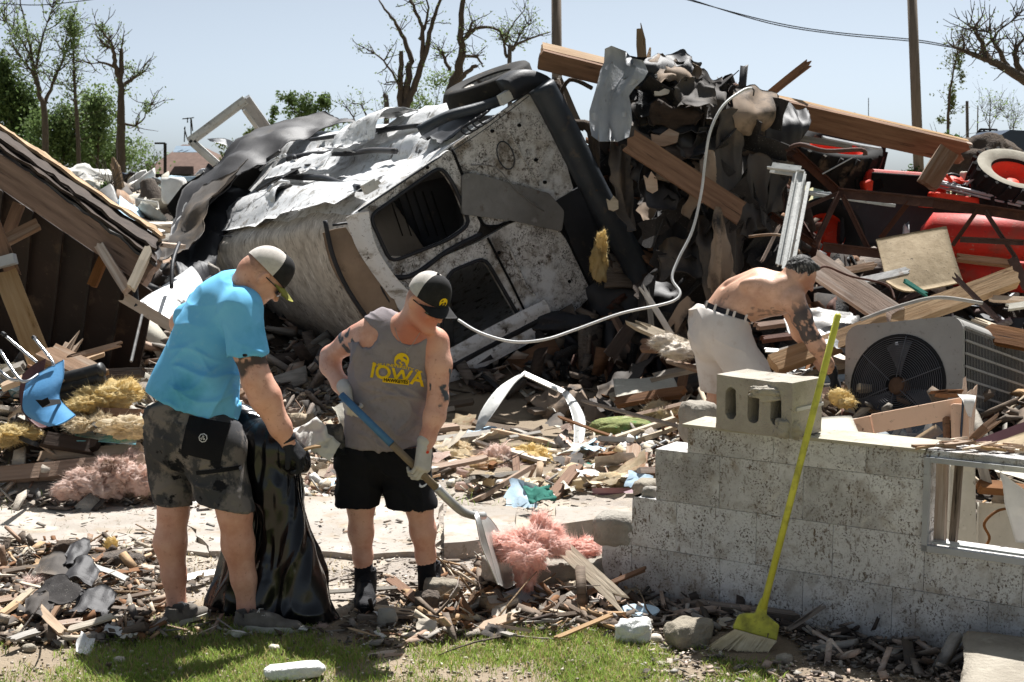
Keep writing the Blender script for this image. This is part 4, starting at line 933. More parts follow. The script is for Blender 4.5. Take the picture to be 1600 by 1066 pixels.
pk((1175, 205, 13.2), (1330, 228, 13.4), 9, .03, 'wood_grey', 'thin grey strip hanging below the long beam', (0, -1, .3))
pk((1285, 215, 13.1), (1376, 233, 13.2), 4, .02, 'galv', 'narrow bright metal strip under the long beam', (0, -1, 1))
g = Geo(); g.tube([P(1004, 100, 14), P(1000, 70, 14), P(999, 45, 14)], [.05, .04, .03], 7); g.tube([P(1008, 100, 14), P(1006, 62, 14), P(1001, 36, 14)], [.02, .018, .004], 5); g.tube([P(1012, 98, 14), P(1016, 75, 14.1)], [.03, .01], 5)
o = g.obj('tree_stub', 'bark_pale'); tag(o, 'pale splintered tree stub sticking up behind the top of the heap', 'tree stub')
pk((868, 120, 13.4), (905, 205, 13.5), 14, .12, 'wood_grey', 'grey broken post leaning between the van bumper and the metal sheet', (0, -1, .3))
g = Geo(); g.tube(spline([P(870, 160, 13.2), P(890, 125, 13.2), P(925, 138, 13.1)], 5), .02, 6); g.tube(spline([P(868, 128, 13.3), P(890, 190, 13.2), P(925, 205, 13.1), P(930, 300, 13)], 5), .05, 7)
tag(g.obj('broken_branch', 'bark', smooth=True), 'dark crooked branch caught beside the metal sheet and the van', 'branch')
# felt strips hanging down
def felt(rows, m, lab, amp=.05, seed=0, n=6, **k):
    rows = [[r[0], (r[1][0], r[1][1], (r[0][2] + r[2][2]) / 2 + [-.07, .05, -.03, .06, -.05][(i + seed) % 5]), r[2]] if len(r) == 3 else r for i, r in enumerate(rows)]
    return tag(sheet('roofing_felt', [[P(*c) for c in r] for r in rows], m, n + 5, .006, amp * .4, 5, seed, None, .03, aniso=(2.2, 1, .12), smooth=True, amp2=.045, fs2=5, **k), lab, 'roofing felt')
felt([[(1125, 175, 12.3), (1140, 168, 12.2), (1155, 178, 12.4)], [(1112, 255, 12.2), (1138, 250, 12.0), (1158, 262, 12.3)], [(1114, 340, 12.0), (1138, 345, 11.85), (1162, 345, 12.1)], [(1116, 425, 11.8), (1140, 440, 11.7), (1160, 415, 11.95)]], 'felt', 'long dark felt strip hanging straight down behind the bending man')
felt([[(1142, 140, 12.5), (1170, 136, 12.4), (1212, 152, 12.6)], [(1145, 185, 12.3), (1172, 180, 12.1), (1210, 180, 12.4)], [(1150, 212, 12.4), (1172, 207, 12.2), (1190, 200, 12.5)]], 'felt_tan', 'sunlit tan felt flap folded over the top right of the heap', .04, 3)
felt([[(1104, 238, 12.1), (1112, 240, 12.05), (1120, 262, 12.1)], [(1088, 275, 12), (1100, 285, 11.95), (1112, 290, 12)], [(1066, 335, 11.9), (1069, 338, 11.88), (1074, 340, 11.9)]], 'felt_tan', 'pointed tan felt tail hanging at the middle of the heap', .03, 4)
felt([[(1172, 238, 12.3), (1190, 242, 12.2), (1210, 252, 12.3)], [(1160, 300, 12.2), (1182, 300, 12.0), (1200, 300, 12.2)], [(1158, 372, 12), (1178, 362, 11.95), (1196, 362, 12.1)]], 'felt', 'grey brown felt strip hanging left of the white metal channel', .05, 5)
felt([[(1205, 245, 12.4), (1225, 250, 12.35), (1245, 255, 12.4)], [(1200, 290, 12.3), (1215, 290, 12.25), (1230, 292, 12.3)], [(1195, 340, 12.25), (1205, 335, 12.2), (1214, 330, 12.3)]], 'felt', 'dark felt flap beside the bent top of the white channel', .05, 15)
felt([[(952, 225, 12.5), (968, 228, 12.4), (985, 230, 12.5)], [(955, 280, 12.4), (972, 285, 12.2), (988, 285, 12.4)], [(965, 330, 12.2), (980, 335, 12.1), (992, 330, 12.3)], [(978, 362, 12.1), (985, 364, 12.05), (992, 358, 12.2)]], 'felt', 'narrow twisted felt strip below the galvanised sheet', .05, 6)
felt([[(1030, 380, 12.3), (1060, 372, 12.2), (1110, 388, 12.3)], [(1028, 405, 12.1), (1062, 408, 11.9), (1108, 405, 12.0)], [(1030, 440, 12.0), (1060, 430, 11.85), (1104, 436, 11.9)]], 'felt', 'torn grey felt curtain low in the middle of the heap', .07, 7)
felt([[(1085, 335, 12.1), (1098, 338, 12.0), (1108, 345, 12.1)], [(1092, 395, 11.9), (1106, 398, 11.8), (1116, 392, 11.9)], [(1105, 470, 11.7), (1115, 472, 11.65), (1126, 462, 11.8)]], 'felt', 'pale grey felt tongue hanging just left of the bending man', .05, 8)
felt([[(1120, 325, 11.75), (1128, 330, 11.7), (1134, 345, 11.8)], [(1108, 400, 11.6), (1122, 400, 11.5), (1142, 400, 11.65)], [(1104, 455, 11.5), (1124, 458, 11.4), (1150, 440, 11.5)]], 'felt_tan', 'brown felt strip behind the back of the bending man', .04, 9)
felt([[(1030, 300, 12.6), (1060, 305, 12.5), (1085, 330, 12.5)], [(1025, 360, 12.4), (1055, 365, 12.3), (1080, 370, 12.3)], [(1020, 410, 12.3), (1040, 420, 12.2), (1060, 415, 12.3)]], 'felt_black', 'black felt sheet in the hollow of the heap', .07, 10)
felt([[(985, 95, 13), (1010, 105, 12.9), (1030, 110, 13)], [(985, 150, 12.8), (1005, 155, 12.6), (1030, 150, 12.8)], [(978, 205, 12.8), (1000, 215, 12.6), (1025, 212, 12.8)]], 'felt_black', 'black felt right behind the galvanised sheet', .08, 11)
felt([[(1085, 105, 13), (1110, 120, 12.9), (1130, 128, 13)], [(1090, 140, 12.8), (1115, 150, 12.7), (1140, 155, 12.8)], [(1100, 175, 12.7), (1118, 185, 12.6), (1140, 190, 12.7)]], 'felt', 'crumpled dark felt cap on the crest of the heap', .07, 12)
felt([[(1175, 165, 13.3), (1215, 160, 13.2), (1262, 178, 13.3)], [(1190, 195, 13.1), (1230, 195, 13.0), (1262, 198, 13.1)], [(1200, 225, 13.1), (1225, 228, 13.05), (1250, 222, 13.1)]], 'felt_black', 'black felt bundled over the left end of the long beam', .08, 13)
felt([[(910, 230, 14.3), (940, 225, 14.2), (965, 235, 14.3)], [(920, 290, 14.3), (945, 285, 14.2), (968, 290, 14.3)], [(950, 350, 14.3), (962, 345, 14.2), (978, 350, 14.3)]], 'felt_black', 'black felt between the van bumper and the heap', .07, 14)
# tar lumps and shingle slabs
lumps = [(1003, 122, 12.8, 62, 50), (1042, 108, 12.9, 60, 34), (1068, 122, 12.9, 50, 40), (1092, 158, 12.5, 62, 46), (1062, 186, 12.45, 82, 44), (1020, 165, 12.6, 56, 46), (1012, 200, 12.5, 66, 40), (1048, 232, 12.4, 66, 36), (1088, 215, 12.4, 50, 50), (1028, 285, 12.3, 42, 60),
         (1052, 278, 12.35, 44, 50), (1010, 250, 12.5, 50, 40), (1080, 262, 12.4, 50, 60), (1008, 330, 14.0, 60, 80), (1060, 340, 12.6, 80, 80), (1018, 420, 13.9, 60, 90), (1050, 460, 12.6, 90, 60), (1100, 320, 12.7, 60, 90), (990, 285, 14.2, 50, 60), (1140, 300, 12.9, 80, 120), (1190, 390, 12.9, 90, 90), (1025, 520, 12.9, 80, 60), (1090, 500, 12.5, 80, 50)]
rs = random.Random(19)
for rep in range(2):
  for k, (x, y, Y, w, h) in enumerate(lumps):
    x += rs.uniform(-14, 14) * rep; y += rs.uniform(-14, 14) * rep; Y -= .08 * rep; w *= 1.15 - .3 * rep; h *= 1.15 - .3 * rep
    J = lambda dx, dy: P(x + w * dx + rs.uniform(-.12, .12) * w, y + h * dy + rs.uniform(-.12, .12) * h, Y + rs.uniform(-.14, .14) + .25 * dy * -1)
    mm = rs.choice(['felt_black', 'felt_black', 'felt', 'shingle', 'asphalt_lump', 'felt_tan', 'wood_dark'])
    o = sheet('torn_roofing', [[J(-.5, -.5), J(0, -.6), J(.5, -.45)], [J(-.6, 0), J(0, 0), J(.6, 0)], [J(-.45, .5), J(0, .6), J(.5, .5)]], mm, 6, .008, .07, 5, k + rep * 50, None, .04, smooth=False, amp2=.05, fs2=8)
    tag(o, 'torn sheet of tar roofing packed into the debris heap', 'roofing', 'torn tar roofing in the heap')
sh_me = []
for k in range(8):
    V, F = plate_geo([(x + random.uniform(-.02, .02), y + random.uniform(-.02, .02)) for x, y in [(-.16, -.1), (-.05, -.11), (.06, -.1), (.16, -.1), (.15, 0), (.17, .1), (.05, .09), (-.06, .1), (-.17, .1), (-.15, 0)]], [], .008, Matrix.Identity(4))
    V = [Vector((v.x, v.y, v.z + .02 * math.sin(v.x * 12 + k) + .03 * v.y * v.x * 20)) for v in V]; sh_me.append(mesh('shingle', V, F, 'shingle'))
def place(me, name, loc, rot, s=1.0, lab=None, cat=None, group=None, parent=None):
    o = bpy.data.objects.new(name, me); COL.objects.link(o); o.location = loc; o.rotation_euler = rot; o.scale = (s, s, s) if not isinstance(s, (tuple, list)) else s; adopt(o, parent); return tag(o, lab, cat, group)
rs = random.Random(11)
for k in range(72):
    x = rs.uniform(1015, 1210); y = rs.uniform(max(105, 105 + (x - 1100) * .5), 520); Y = 12.75 - .5 * min(1, (y - 90) / 250) + rs.uniform(-.12, .12)
    place(rs.choice(sh_me), 'shingle_piece', P(x, y, Y), (rs.uniform(.3, 2.2), rs.uniform(-1, 1), rs.uniform(0, 6.3)), rs.uniform(.7, 1.6), 'torn dark roof shingle stuck in the debris heap behind the van', 'shingle', 'roof shingles in the heap')
# pieces with light faces
for k, (x, y, Y, w, h, m_, lab) in enumerate([(1040, 215, 12.2, 46, 26, 'wood', 'tan scrap of wood sheathing on the face of the heap'), (1018, 285, 12.05, 20, 34, 'wood_new', 'small pale triangular wood scrap on the heap below the metal sheet'), (1035, 144, 12.4, 26, 10, 'wood_pale', 'little bright splinter near the crest of the heap'), (1020, 188, 12.3, 14, 18, 'felt_tan', 'small tan flake near the top of the heap'), (958, 318, 12.2, 18, 24, 'wood_pale', 'pale wood scrap beside the van bumper')]):
    V, F = plate_geo([(-.5, -.3), (-.1, -.5), (.35, -.42), (.5, .1), (.2, .5), (-.2, .2), (-.45, .4)], [], .02, frame(P(x, y, Y), (1, .2, .2), (.1, .3, 1)) @ Matrix.Diagonal((pxw(w, Y), pxw(h, Y), 1, 1)))
    tag(obj('wood_scrap', V, F, m_), lab, 'wood scrap')
# white conduit
g = Geo(); pts = [(1174, 138, 12.0), (1160, 142, 11.95), (1130, 165, 11.8), (1110, 205, 11.7), (1102, 250, 11.65), (1096, 300, 11.6), (1082, 360, 11.5), (1060, 405, 11.4), (1050, 435, 11.3), (1062, 455, 11.2), (1058, 467, 11.15), (1035, 476, 11.1), (970, 490, 11.0), (900, 515, 10.9), (850, 531, 10.8), (800, 534, 10.8), (750, 520, 10.9), (716, 500, 11.0)]
g.tube(spline([P(*p) for p in pts], 5), .0115, 8); tag(g.obj('conduit', 'cable_white', smooth=True), 'long bent white conduit curving from the heap top across the van', 'conduit')
g = Geo(); g.tube(spline([P(1174, 138, 12.0), P(1178, 141, 12.02), P(1177, 150, 12.02)], 4), .006, 6); tag(g.obj('wire_end', 'wire_black'), 'short wire tail at the top end of the white conduit', 'wire')
# white metal channel
ch = thing('metal_channel', P(1235, 340, 11.4), 'bent white aluminium channel standing behind the bending man', 'metal channel')
for nm, A, B, w, up in (('channel_web', (1250, 270, 11.5), (1222, 415, 10.9), .105, (0, -1, .3)), ('channel_flange', (1257, 285, 11.45), (1231, 420, 10.85), .05, (1, -.5, 0)), ('channel_top', (1205, 262, 11.6), (1250, 268, 11.5), .10, (0, -1, .6))):
    g = Geo(); g.bar(P(*A), P(*B), w, .012, up); g.bar(P(*A) + Vector((-.035, -.02, 0)), P(*B) + Vector((-.035, -.02, 0)), .012, .03, up); g.bar(P(*A) + Vector((.03, -.02, 0)), P(*B) + Vector((.03, -.02, 0)), .012, .03, up); g.obj(nm, 'alu_white', ch)
pk((1190, 410, 11.6), (1218, 352, 11.8), 5, .03, 'wood', 'thin wooden strip leaning left of the white channel', (0, -1, .2))
# ---------------- rusty truss
tr = thing('steel_truss', P(1400, 340, 12), 'long rusty steel lattice truss lying across the red tractor', 'truss')
def bar(A, B, w, parent=tr, m='rust', nm='truss_bar', t=None):
    g = Geo(); a, b = P(*A), P(*B); g.bar(a, b, w, .008, (0, -1, .3)); g.bar(a + Vector((0, .0, w / 2)), b + Vector((0, 0, w / 2)), .008, w, (0, -1, .3)); return g.obj(nm, m, parent)
bar((1168, 208, 12.6), (1246, 244, 12.4), .055); bar((1243, 240, 12.4), (1312, 304, 12.2), .075); bar((1310, 303, 12.2), (1460, 318, 11.9), .075); bar((1458, 318, 11.9), (1640, 345, 11.6), .075)
bar((1286, 387, 12.0), (1380, 398, 11.9), .07); bar((1310, 305, 12.15), (1273, 383, 12.0), .05); bar((1318, 308, 12.1), (1358, 392, 11.95), .045); bar((1418, 318, 12.0), (1376, 372, 11.9), .045)
bar((1526, 330, 11.75), (1488, 384, 11.7), .035); bar((1540, 332, 11.75), (1588, 405, 11.6), .035); bar((1273, 383, 12.0), (1250, 345, 12.3), .05); bar((1200, 232, 12.5), (1260, 262, 12.5), .03)
bar((1226, 270, 12.4), (1222, 330, 12.4), .04); bar((1195, 330, 12.3), (1275, 385, 12.0), .05); bar((1246, 330, 12.2), (1310, 302, 12.2), .03); bar((1500, 375, 11.7), (1600, 380, 11.6), .04)
g = Geo(); g.tube(spline([P(1228, 235, 12.3), P(1250, 226, 12.25), P(1290, 236, 12.2), P(1345, 234, 12.2), P(1352, 243, 12.2)], 4), .02, 6); tag(g.obj('bent_rod', 'rust', smooth=True), 'curved rusty strap lying over the big tractor tyre', 'metal strap')
g = Geo(); g.tube([P(1285, 272, 12.2), P(1336, 244, 12.1)], .006, 5); tag(g.obj('thin_rod', 'galv'), 'thin bright rod crossing the big black tractor tyre', 'rod')
# ---------------- tractor
tc = thing('tractor', P(1480, 380, 15), 'overturned bright red tractor half buried right of the debris heap', 'tractor')
for (c, axis, r, w, wall, lugs) in ((P(1303, 250, 15.4), (.10, -.35, .93), .50, .42, None, 18), (P(1582, 285, 14.6), (.10, -.50, .86), .42, .34, 'tyre_wall', 20), (P(1290, 372, 15.0), (-.5, -.8, .2), .42, .3, None, 0), (P(1385, 385, 15.2), (.2, -.95, .1), .26, .22, None, 0)):
    w_ = bpy.data.objects.new('wheel', None); COL.objects.link(w_); w_.location = c; adopt(w_, tc); wheel(c, Vector(axis), r, w, w_, 'tread', 'red_bright', lugs, .60, wall)
def rbox(nm, c, d, rot, m, parent, bev=.04):
    g = Geo(); g.box(c, d, rot); o = g.obj(nm, m, parent); b = o.modifiers.new('b', 'BEVEL'); b.width = bev; b.segments = 3; return o
ry = lambda a, b=0: (Matrix.Rotation(R(a), 3, 'Y') @ Matrix.Rotation(R(b), 3, 'Z'))
rbox('hood', P(1408, 288, 15.1), (.86, .5, .27), ry(4), 'red_paint', tc, .07); rbox('radiator_grille', P(1410, 291, 14.82), (.66, .04, .25), ry(4), 'black', tc, .05)
rbox('hood_panel', P(1362, 290, 14.95), (.22, .3, .16), ry(-22), 'red_bright', tc, .03)
g = Geo(); g.tube([P(1442, 366, 13.2), P(1456, 366, 13.15), P(1580, 372, 13.0), P(1680, 378, 12.9)], [.08, .20, .205, .2], 24); g.obj('fuel_tank', 'red_paint', tc, True)
g = Geo(); g.tube([P(1490, 425, 13.2), P(1660, 438, 13.1)], [.14, .15], 20); g.obj('side_rail', 'red_paint', tc, True)
rbox('chassis_plate', P(1500, 312, 14.6), (.6, .3, .08), ry(8), 'red_bright', tc, .02); rbox('chassis_plate', P(1545, 302, 14.7), (.5, .2, .09), ry(14), 'red_paint', tc, .02)
rbox('bracket', P(1470, 322, 14.5), (.42, .16, .05), ry(3), 'red_bright', tc, .01); rbox('toolbox', P(1512, 285, 15.0), (.14, .2, .22), ry(5), 'plaster', tc, .02)
g = Geo(); g.lathe([(.0, .03), (.09, .03), (.12, 0), (.12, -.06), (0, -.08)], frame(P(1487, 281, 14.8), (1, 0, .05), (0, .9, .4)), 20); g.obj('cap_cover', 'red_bright', tc, True)
for A, B, r in (((1460, 285, 14.6), (1600, 318, 14.2), .018), ((1465, 292, 14.6), (1595, 322, 14.2), .012), ((1450, 280, 14.7), (1500, 292, 14.5), .02)):
    g = Geo(); g.tube([P(*A), P(*B)], r, 7); g.obj('hydraulic_line', 'galv', tc, True)
for k in range(10):
    rs = random.Random(90 + k); x = rs.uniform(1455, 1520); y = rs.uniform(275, 312); g = Geo(); a = P(x, y, 14.6); g.tube(spline([a, a + Vector((.1, -.05, rs.uniform(-.08, .1))), a + Vector((.2, 0, rs.uniform(-.1, .1)))], 4), rs.uniform(.008, .02), 6); g.obj('hose', rs.choice(['rust', 'galv', 'dark_plastic', 'red_bright']), tc, True)
rbox('engine_block', P(1400, 350, 15.1), (1.3, .6, .5), ry(3), 'dark_plastic', tc, .05); rbox('axle_housing', P(1330, 335, 15.2), (.9, .3, .2), ry(5), 'rust', tc, .04)
rbox('silver_step', P(1260, 300, 13.2), (.9, .1, .03), ry(5), 'galv', tc, .005); rbox('silver_step', P(1330, 312, 13.1), (.8, .1, .03), ry(8), 'alu_white', tc, .005)
# root ball / dirt heap behind, wrecked black vehicle
tag(rock('dirt_pile', P(1535, 250, 19), (1.1, .8, .62), 'heap_soil' if 'heap_soil' in M else 'bark', 71, 4, .4, 2, .2), 'brown root ball heaped behind the tractor wheel', 'dirt pile')
jp = thing('wrecked_truck', P(1570, 225, 24), 'dark wrecked pickup body with a roof rack at the right edge', 'truck')
def px_poly(pts, Y, th, nm, m, parent, back=.0):
    mw = frame((0, Y, 0), (1, 0, 0), (0, 0, 1)); L_ = [(P(x, y, Y).x, P(x, y, Y).z) for x, y in pts]
    V, F = plate_geo(L_, [], th, mw); return obj(nm, V, F, m, parent, fix=True)
px_poly([(1517, 214), (1530, 207), (1560, 209), (1640, 210), (1640, 245), (1560, 243), (1530, 232)], 24, -1.5, 'cab_shell', 'car_paint', jp)
px_poly([(1560, 216), (1572, 213), (1590, 214), (1592, 230), (1562, 229)], 23.99, -.02, 'window', 'glass_dark', jp)
g = Geo()
for a, b in (((1526, 210), (1532, 202)), ((1532, 202), (1558, 203)), ((1558, 203), (1556, 210)), ((1528, 206), (1557, 207)), ((1538, 202), (1537, 210)), ((1547, 202), (1547, 210))): g.tube([P(*a, 24.1), P(*b, 24.1)], .018, 6)
g.obj('roof_rack', 'black', jp)
# ---------------- right-hand middle ground boards
pk((1262, 405, 9.9), (1398, 497, 9.5), 44, .045, 'wood', 'wide sunlit board slanting down right behind the bending man', (0, -.9, .5))
pk((1205, 572, 9.35), (1590, 432, 9.7), 30, .09, 'wood_new', 'long heavy pale timber rising to the right above the air conditioner', (0, -.75, .6))
pk((1218, 552, 9.6), (1400, 492, 9.8), 12, .03, 'wood_grey', 'weathered strip lying along the long pale timber', (0, -.5, .9))
pk((1310, 425, 10.4), (1370, 414, 10.5), 9, .04, 'wood', 'short tan board at the left edge of the speckled sheet', (0, -.8, .6))
pk((1328, 443, 10.2), (1420, 424, 10.4), 13, .03, 'grey_metal', 'grey metal strip under the lower left of the speckled sheet', (0, -.7, .7))
pk((1410, 437, 10.1), (1451, 463, 10.0), 7, .02, 'cloth_teal', 'small teal strip lying below the speckled sheet', (0, -.7, .7))
tag(sheet('particle_board', [[P(1369, 374, 10.8), P(1420, 364, 10.85), P(1479, 353, 10.9)], [P(1378, 410, 10.6), P(1430, 402, 10.6), P(1490, 395, 10.7)], [P(1385, 440, 10.4), P(1422, 455, 10.35), P(1505, 440, 10.5)]], 'osb', 5, .016, .01, 3), 'square speckled particle board leaning against the red tractor', 'board')
pk((1495, 402, 11.2), (1592, 414, 11.0), 11, .05, 'wood_brown', 'brown timber crossing below the red tank', (0, -.9, .5)); pk((1580, 400, 11.0), (1605, 450, 10.9), 14, .04, 'rust', 'rusty plate leaning at the far right under the tractor', (0, -1, .2))
pk((1490, 430, 9.4), (1562, 503, 9.2), 7, .03, 'rust', 'dark rusty rod sloping down right above the air conditioner', (0, -1, .2)); pk((1545, 466, 9.6), (1640, 472, 9.5), 9, .03, 'wood_new', 'thin orange board at the right edge above the air conditioner', (0, -.8, .7))
pk((1540, 520, 8.9), (1660, 545, 8.7), 34, .04, 'wood_brown', 'wide brown board behind the right side of the air conditioner', (0, -.8, .6))
pk((1575, 480, 9.5), (1660, 470, 9.5), 12, .02, 'plaster', 'pale strip at the right edge behind the air conditioner', (0, -.6, .7))
pk((1180, 510, 10.2), (1290, 500, 10.4), 10, .04, 'wood_brown', 'brown board seen past the belly of the bending man'); pk((1190, 530, 10.0), (1300, 520, 10.2), 9, .04, 'rust', 'dark brown strip under the chest of the bending man')
pk((1195, 548, 9.9), (1262, 552, 9.9), 14, .01, 'alu_white', 'white metal strip under the bending man', (0, -.3, 1)); pk((1222, 600, 9.5), (1330, 590, 9.4), 22, .02, 'paper_blue', 'pale blue grey flat panel between the bending man and the air conditioner', (0, -.2, 1))
pk((1225, 622, 9.0), (1330, 608, 9.0), 14, .04, 'wood_brown', 'reddish brown board in front of the pale blue panel', (0, -.8, .6)); pk((1210, 598, 9.2), (1300, 628, 8.9), 12, .04, 'wood', 'tan board sloping under the arm of the bending man', (0, -.8, .6))
tag(sheet('corrugated_sheet', [[P(1225, 505, 9.9), P(1270, 490, 10), P(1330, 500, 10)], [P(1232, 520, 9.7), P(1280, 512, 9.7), P(1345, 505, 9.7)], [P(1240, 532, 9.5), P(1290, 530, 9.5), P(1352, 520, 9.5)]], 'grey_metal', 8, .004, .02, 3, 2, amp2=.05, fs2=9), 'crumpled bluish grey metal sheet behind the arm of the bending man', 'metal sheet')
tag(sheet('foil_sheet', [[P(1290, 520, 9.5), P(1350, 505, 9.7)], [P(1285, 545, 9.3), P(1345, 540, 9.4)]], 'galv', 10, .003, .05, 6, 3, amp2=.04, fs2=14), 'shiny crumpled foil right of the bending man', 'foil')
g = Geo(); g.tube(spline([P(1170, 370, 11.4), P(1220, 368, 11.3), P(1250, 395, 11.1), P(1262, 415, 11.0)], 6), .012, 6); tag(g.obj('copper_wire', 'wood', smooth=True), 'tan wire arching over the head of the bending man', 'wire')
g = Geo(); g.tube(spline([P(1278, 422, 9.6), P(1292, 417, 9.6), P(1330, 432, 9.6), P(1385, 445, 9.6), P(1398, 468, 9.5)], 6), .008, 6); tag(g.obj('brown_wire', 'rust', smooth=True), 'thin brown wire running right from the head of the bending man', 'wire')
g = Geo(); g.tube(spline([P(1345, 500, 9.1), P(1400, 480, 9.1), P(1465, 465, 9.1), P(1535, 474, 9.1)], 6), .013, 6); tag(g.obj('bent_pipe', 'wood_grey', smooth=True), 'thin bent pipe lying over the long pale timber', 'pipe')
# left of the bending man
pk((985, 504, 11.2), (1095, 549, 10.8), 15, .05, 'wood_pale', 'pale split board pointing left from behind the white shorts', (0, -.8, .6), (2.5, 1), jag=.09); pk((1002, 448, 11.5), (1050, 525, 11.2), 9, .03, 'wood_pale', 'long pale splinter standing left of the bending man', (0, -1, .2), (2, 2))
pk((1012, 455, 11.6), (1022, 545, 11.3), 8, .03, 'wood_grey', 'grey splinter crossing the pale split board', (0, -1, .2), (2, 2)); pk((1000, 540, 11.1), (1095, 545, 10.8), 22, .04, 'wood_brown', 'brown board under the pale split board', (0, -.8, .6))
pk((950, 560, 12), (990, 505, 12.1), 22, .02, 'wood_dark', 'dark leaning board below the van corner', (0, -1, .2)); pk((1045, 520, 11.3), (1075, 470, 11.4), 20, .02, 'felt_tan', 'ragged brown flap behind the splintered boards', (0, -1, .2), (2, 2))
pk((960, 630, 10.9), (1070, 612, 10.6), 17, .05, 'wood_brown', 'brown timber lying left of the wall end', (0, -.7, .7)); pk((975, 655, 10.5), (1072, 632, 10.3), 7, .03, 'wood', 'thin tan stick in front of the brown timber near the wall end')
pk((1020, 590, 11.0), (1092, 575, 10.8), 14, .04, 'wood_grey', 'grey board left of the white shorts', (0, -.5, .8)); pk((1040, 562, 11.0), (1100, 580, 10.7), 10, .03, 'wood', 'short tan board beside the legs of the bending man')
# ============================================================ MID-GROUND THINGS
# ---------------- air conditioner lying on its side
into = Vector((.66, .66, -.24)).normalized(); exv = Vector((.72, -.69, 0)); exv = (exv - into * exv.dot(into)).normalized(); exv = Matrix.Rotation(R(-9), 3, into) @ exv; eyv = into.cross(exv).normalized()
if eyv.z < 0: eyv = -eyv
AC = P(1402, 603, 8.75); ac = thing('air_conditioner', AC - Vector((0, 0, .4)), 'grey outdoor air conditioner unit lying on its side with its fan facing out', 'air conditioner')
mwa = frame(AC, exv, eyv); zz = Vector((mwa[0][2], mwa[1][2], mwa[2][2]))
if zz.dot(into) > 0: mwa = frame(AC, -exv, eyv)
aw, ah, cx0, cy0, fr_ = .80, .78, .03, .02, .315
sgn = 1 if (mwa @ Vector((1, 0, 0)) - AC).dot(exv) > 0 else -1
V, F = plate_geo(rounded(aw, ah, .09, 6, cx0 * sgn, cy0), [circle(fr_, 48)], .03, mwa); obj('front_panel', V, F, 'ac_metal', ac)
g = Geo(); g.lathe([(fr_ + .012, .004), (fr_, .012), (fr_ - .012, .0), (fr_ - .02, -.05)], mwa, 48); g.obj('fan_ring', 'ac_dark', ac, True, fix=False)
for k in range(19):
    r = .07 + k * .0130; g = Geo(); g.tube([mwa @ Vector((r * math.cos(a), r * math.sin(a), .010 + .02 * (1 - (r / fr_) ** 2))) for a in np.linspace(0, 2 * math.pi, 41)[:-1]], .0022, 5, closed=True); g.obj('grille_ring', 'ac_blade', ac, True, fix=False)
for k in range(6):
    a = R(60 * k + 18); g = Geo(); g.tube([mwa @ Vector((r * math.cos(a), r * math.sin(a), .014 + .02 * (1 - (r / fr_) ** 2))) for r in (.05, .15, .25, fr_)], .0035, 5); g.obj('grille_spoke', 'ac_blade', ac, True)
for k in range(3):
    a0 = R(120 * k - 22); V = []; F = []
    for i in range(7):
        r = .06 + .235 * i / 6
        for j in range(4):
            a = a0 + (j - 1.5) * (.20 + .10 * i / 6) ; V.append(mwa @ Vector((r * math.cos(a), r * math.sin(a), -.06 - .025 * (j - 1.5))))
    for i in range(6):
        for j in range(3): q0 = i * 4 + j; F.append((q0, q0 + 1, q0 + 5, q0 + 4))
    o = obj('fan_blade', V, F, 'ac_blade', ac, True); s_ = o.modifiers.new('s', 'SOLIDIFY'); s_.thickness = .004
g = Geo(); g.lathe([(0, .02), (.045, .02), (.055, .01), (.06, -.05)], mwa, 24); g.obj('fan_motor', 'motor', ac, True, fix=False)
bd_ = 1.0
# dark core and louvred sides
g = Geo(); cc = mwa @ Vector((cx0 * sgn, cy0, -bd_ / 2 - .06)); g.box(cc, (aw - .10, ah - .10, bd_ - .04), mwa.to_3x3()); g.obj('coil', 'ac_dark', ac)
V, F = plate_geo(rounded(aw, ah, .09, 6, cx0 * sgn, cy0), [], .03, mwa @ Matrix.Translation((0, 0, -bd_))); obj('rear_panel', V, F, 'ac_metal', ac)
lou = rounded(aw, ah, .09, 6, cx0 * sgn, cy0)
me_sl = None
def side_pt(t, z, off=0):
    """t = 0..1 along the right side (top to bottom)"""
    return mwa @ Vector((cx0 * sgn + sgn * (aw / 2 - .004 + off), cy0 + (ah / 2 - .07) * (1 - 2 * t), z))
for k in range(46):
    z = -.05 - k * (bd_ - .08) / 45
    g = Geo(); g.bar(side_pt(0, z, .006), side_pt(1, z, .006), .0035, .012, mwa.to_3x3() @ Vector((.6 * sgn, 0, 1)))
    g.obj('louvre', 'ac_metal', ac)
for t in np.linspace(0, 1, 9):
    g = Geo(); g.bar(side_pt(t, -.03, .008), side_pt(t, -bd_, .008), .014, .010, mwa.to_3x3() @ Vector((1, 0, 0))); g.obj('louvre_rail', 'ac_metal', ac)
def top_pt(t, z, off=0): return mwa @ Vector((cx0 * sgn + (aw / 2 - .07) * (2 * t - 1), cy0 + ah / 2 - .004 + off, z))
for k in range(46):
    z = -.05 - k * (bd_ - .08) / 45; g = Geo(); g.bar(top_pt(0, z, .006), top_pt(1, z, .006), .0035, .012, mwa.to_3x3() @ Vector((0, .6, 1))); g.obj('louvre', 'ac_metal', ac)
for t in np.linspace(0, 1, 7):
    g = Geo(); g.bar(top_pt(t, -.03, .008), top_pt(t, -bd_, .008), .014, .010, mwa.to_3x3() @ Vector((0, 1, 0))); g.obj('louvre_rail', 'ac_metal', ac)
g = Geo()
V, F = [], []
for i, (r_) in enumerate((0,)):
    for k in range(8):
        a = R(90 * k / 7); V += [mwa @ Vector((cx0 * sgn + sgn * (aw / 2 - .09 + .091 * math.cos(a)), cy0 + ah / 2 - .09 + .091 * math.sin(a), z)) for z in (-.03, -bd_)]
for k in range(7): F.append((2 * k, 2 * k + 2, 2 * k + 3, 2 * k + 1))
obj('corner_post', V, F, 'ac_metal', ac, True)
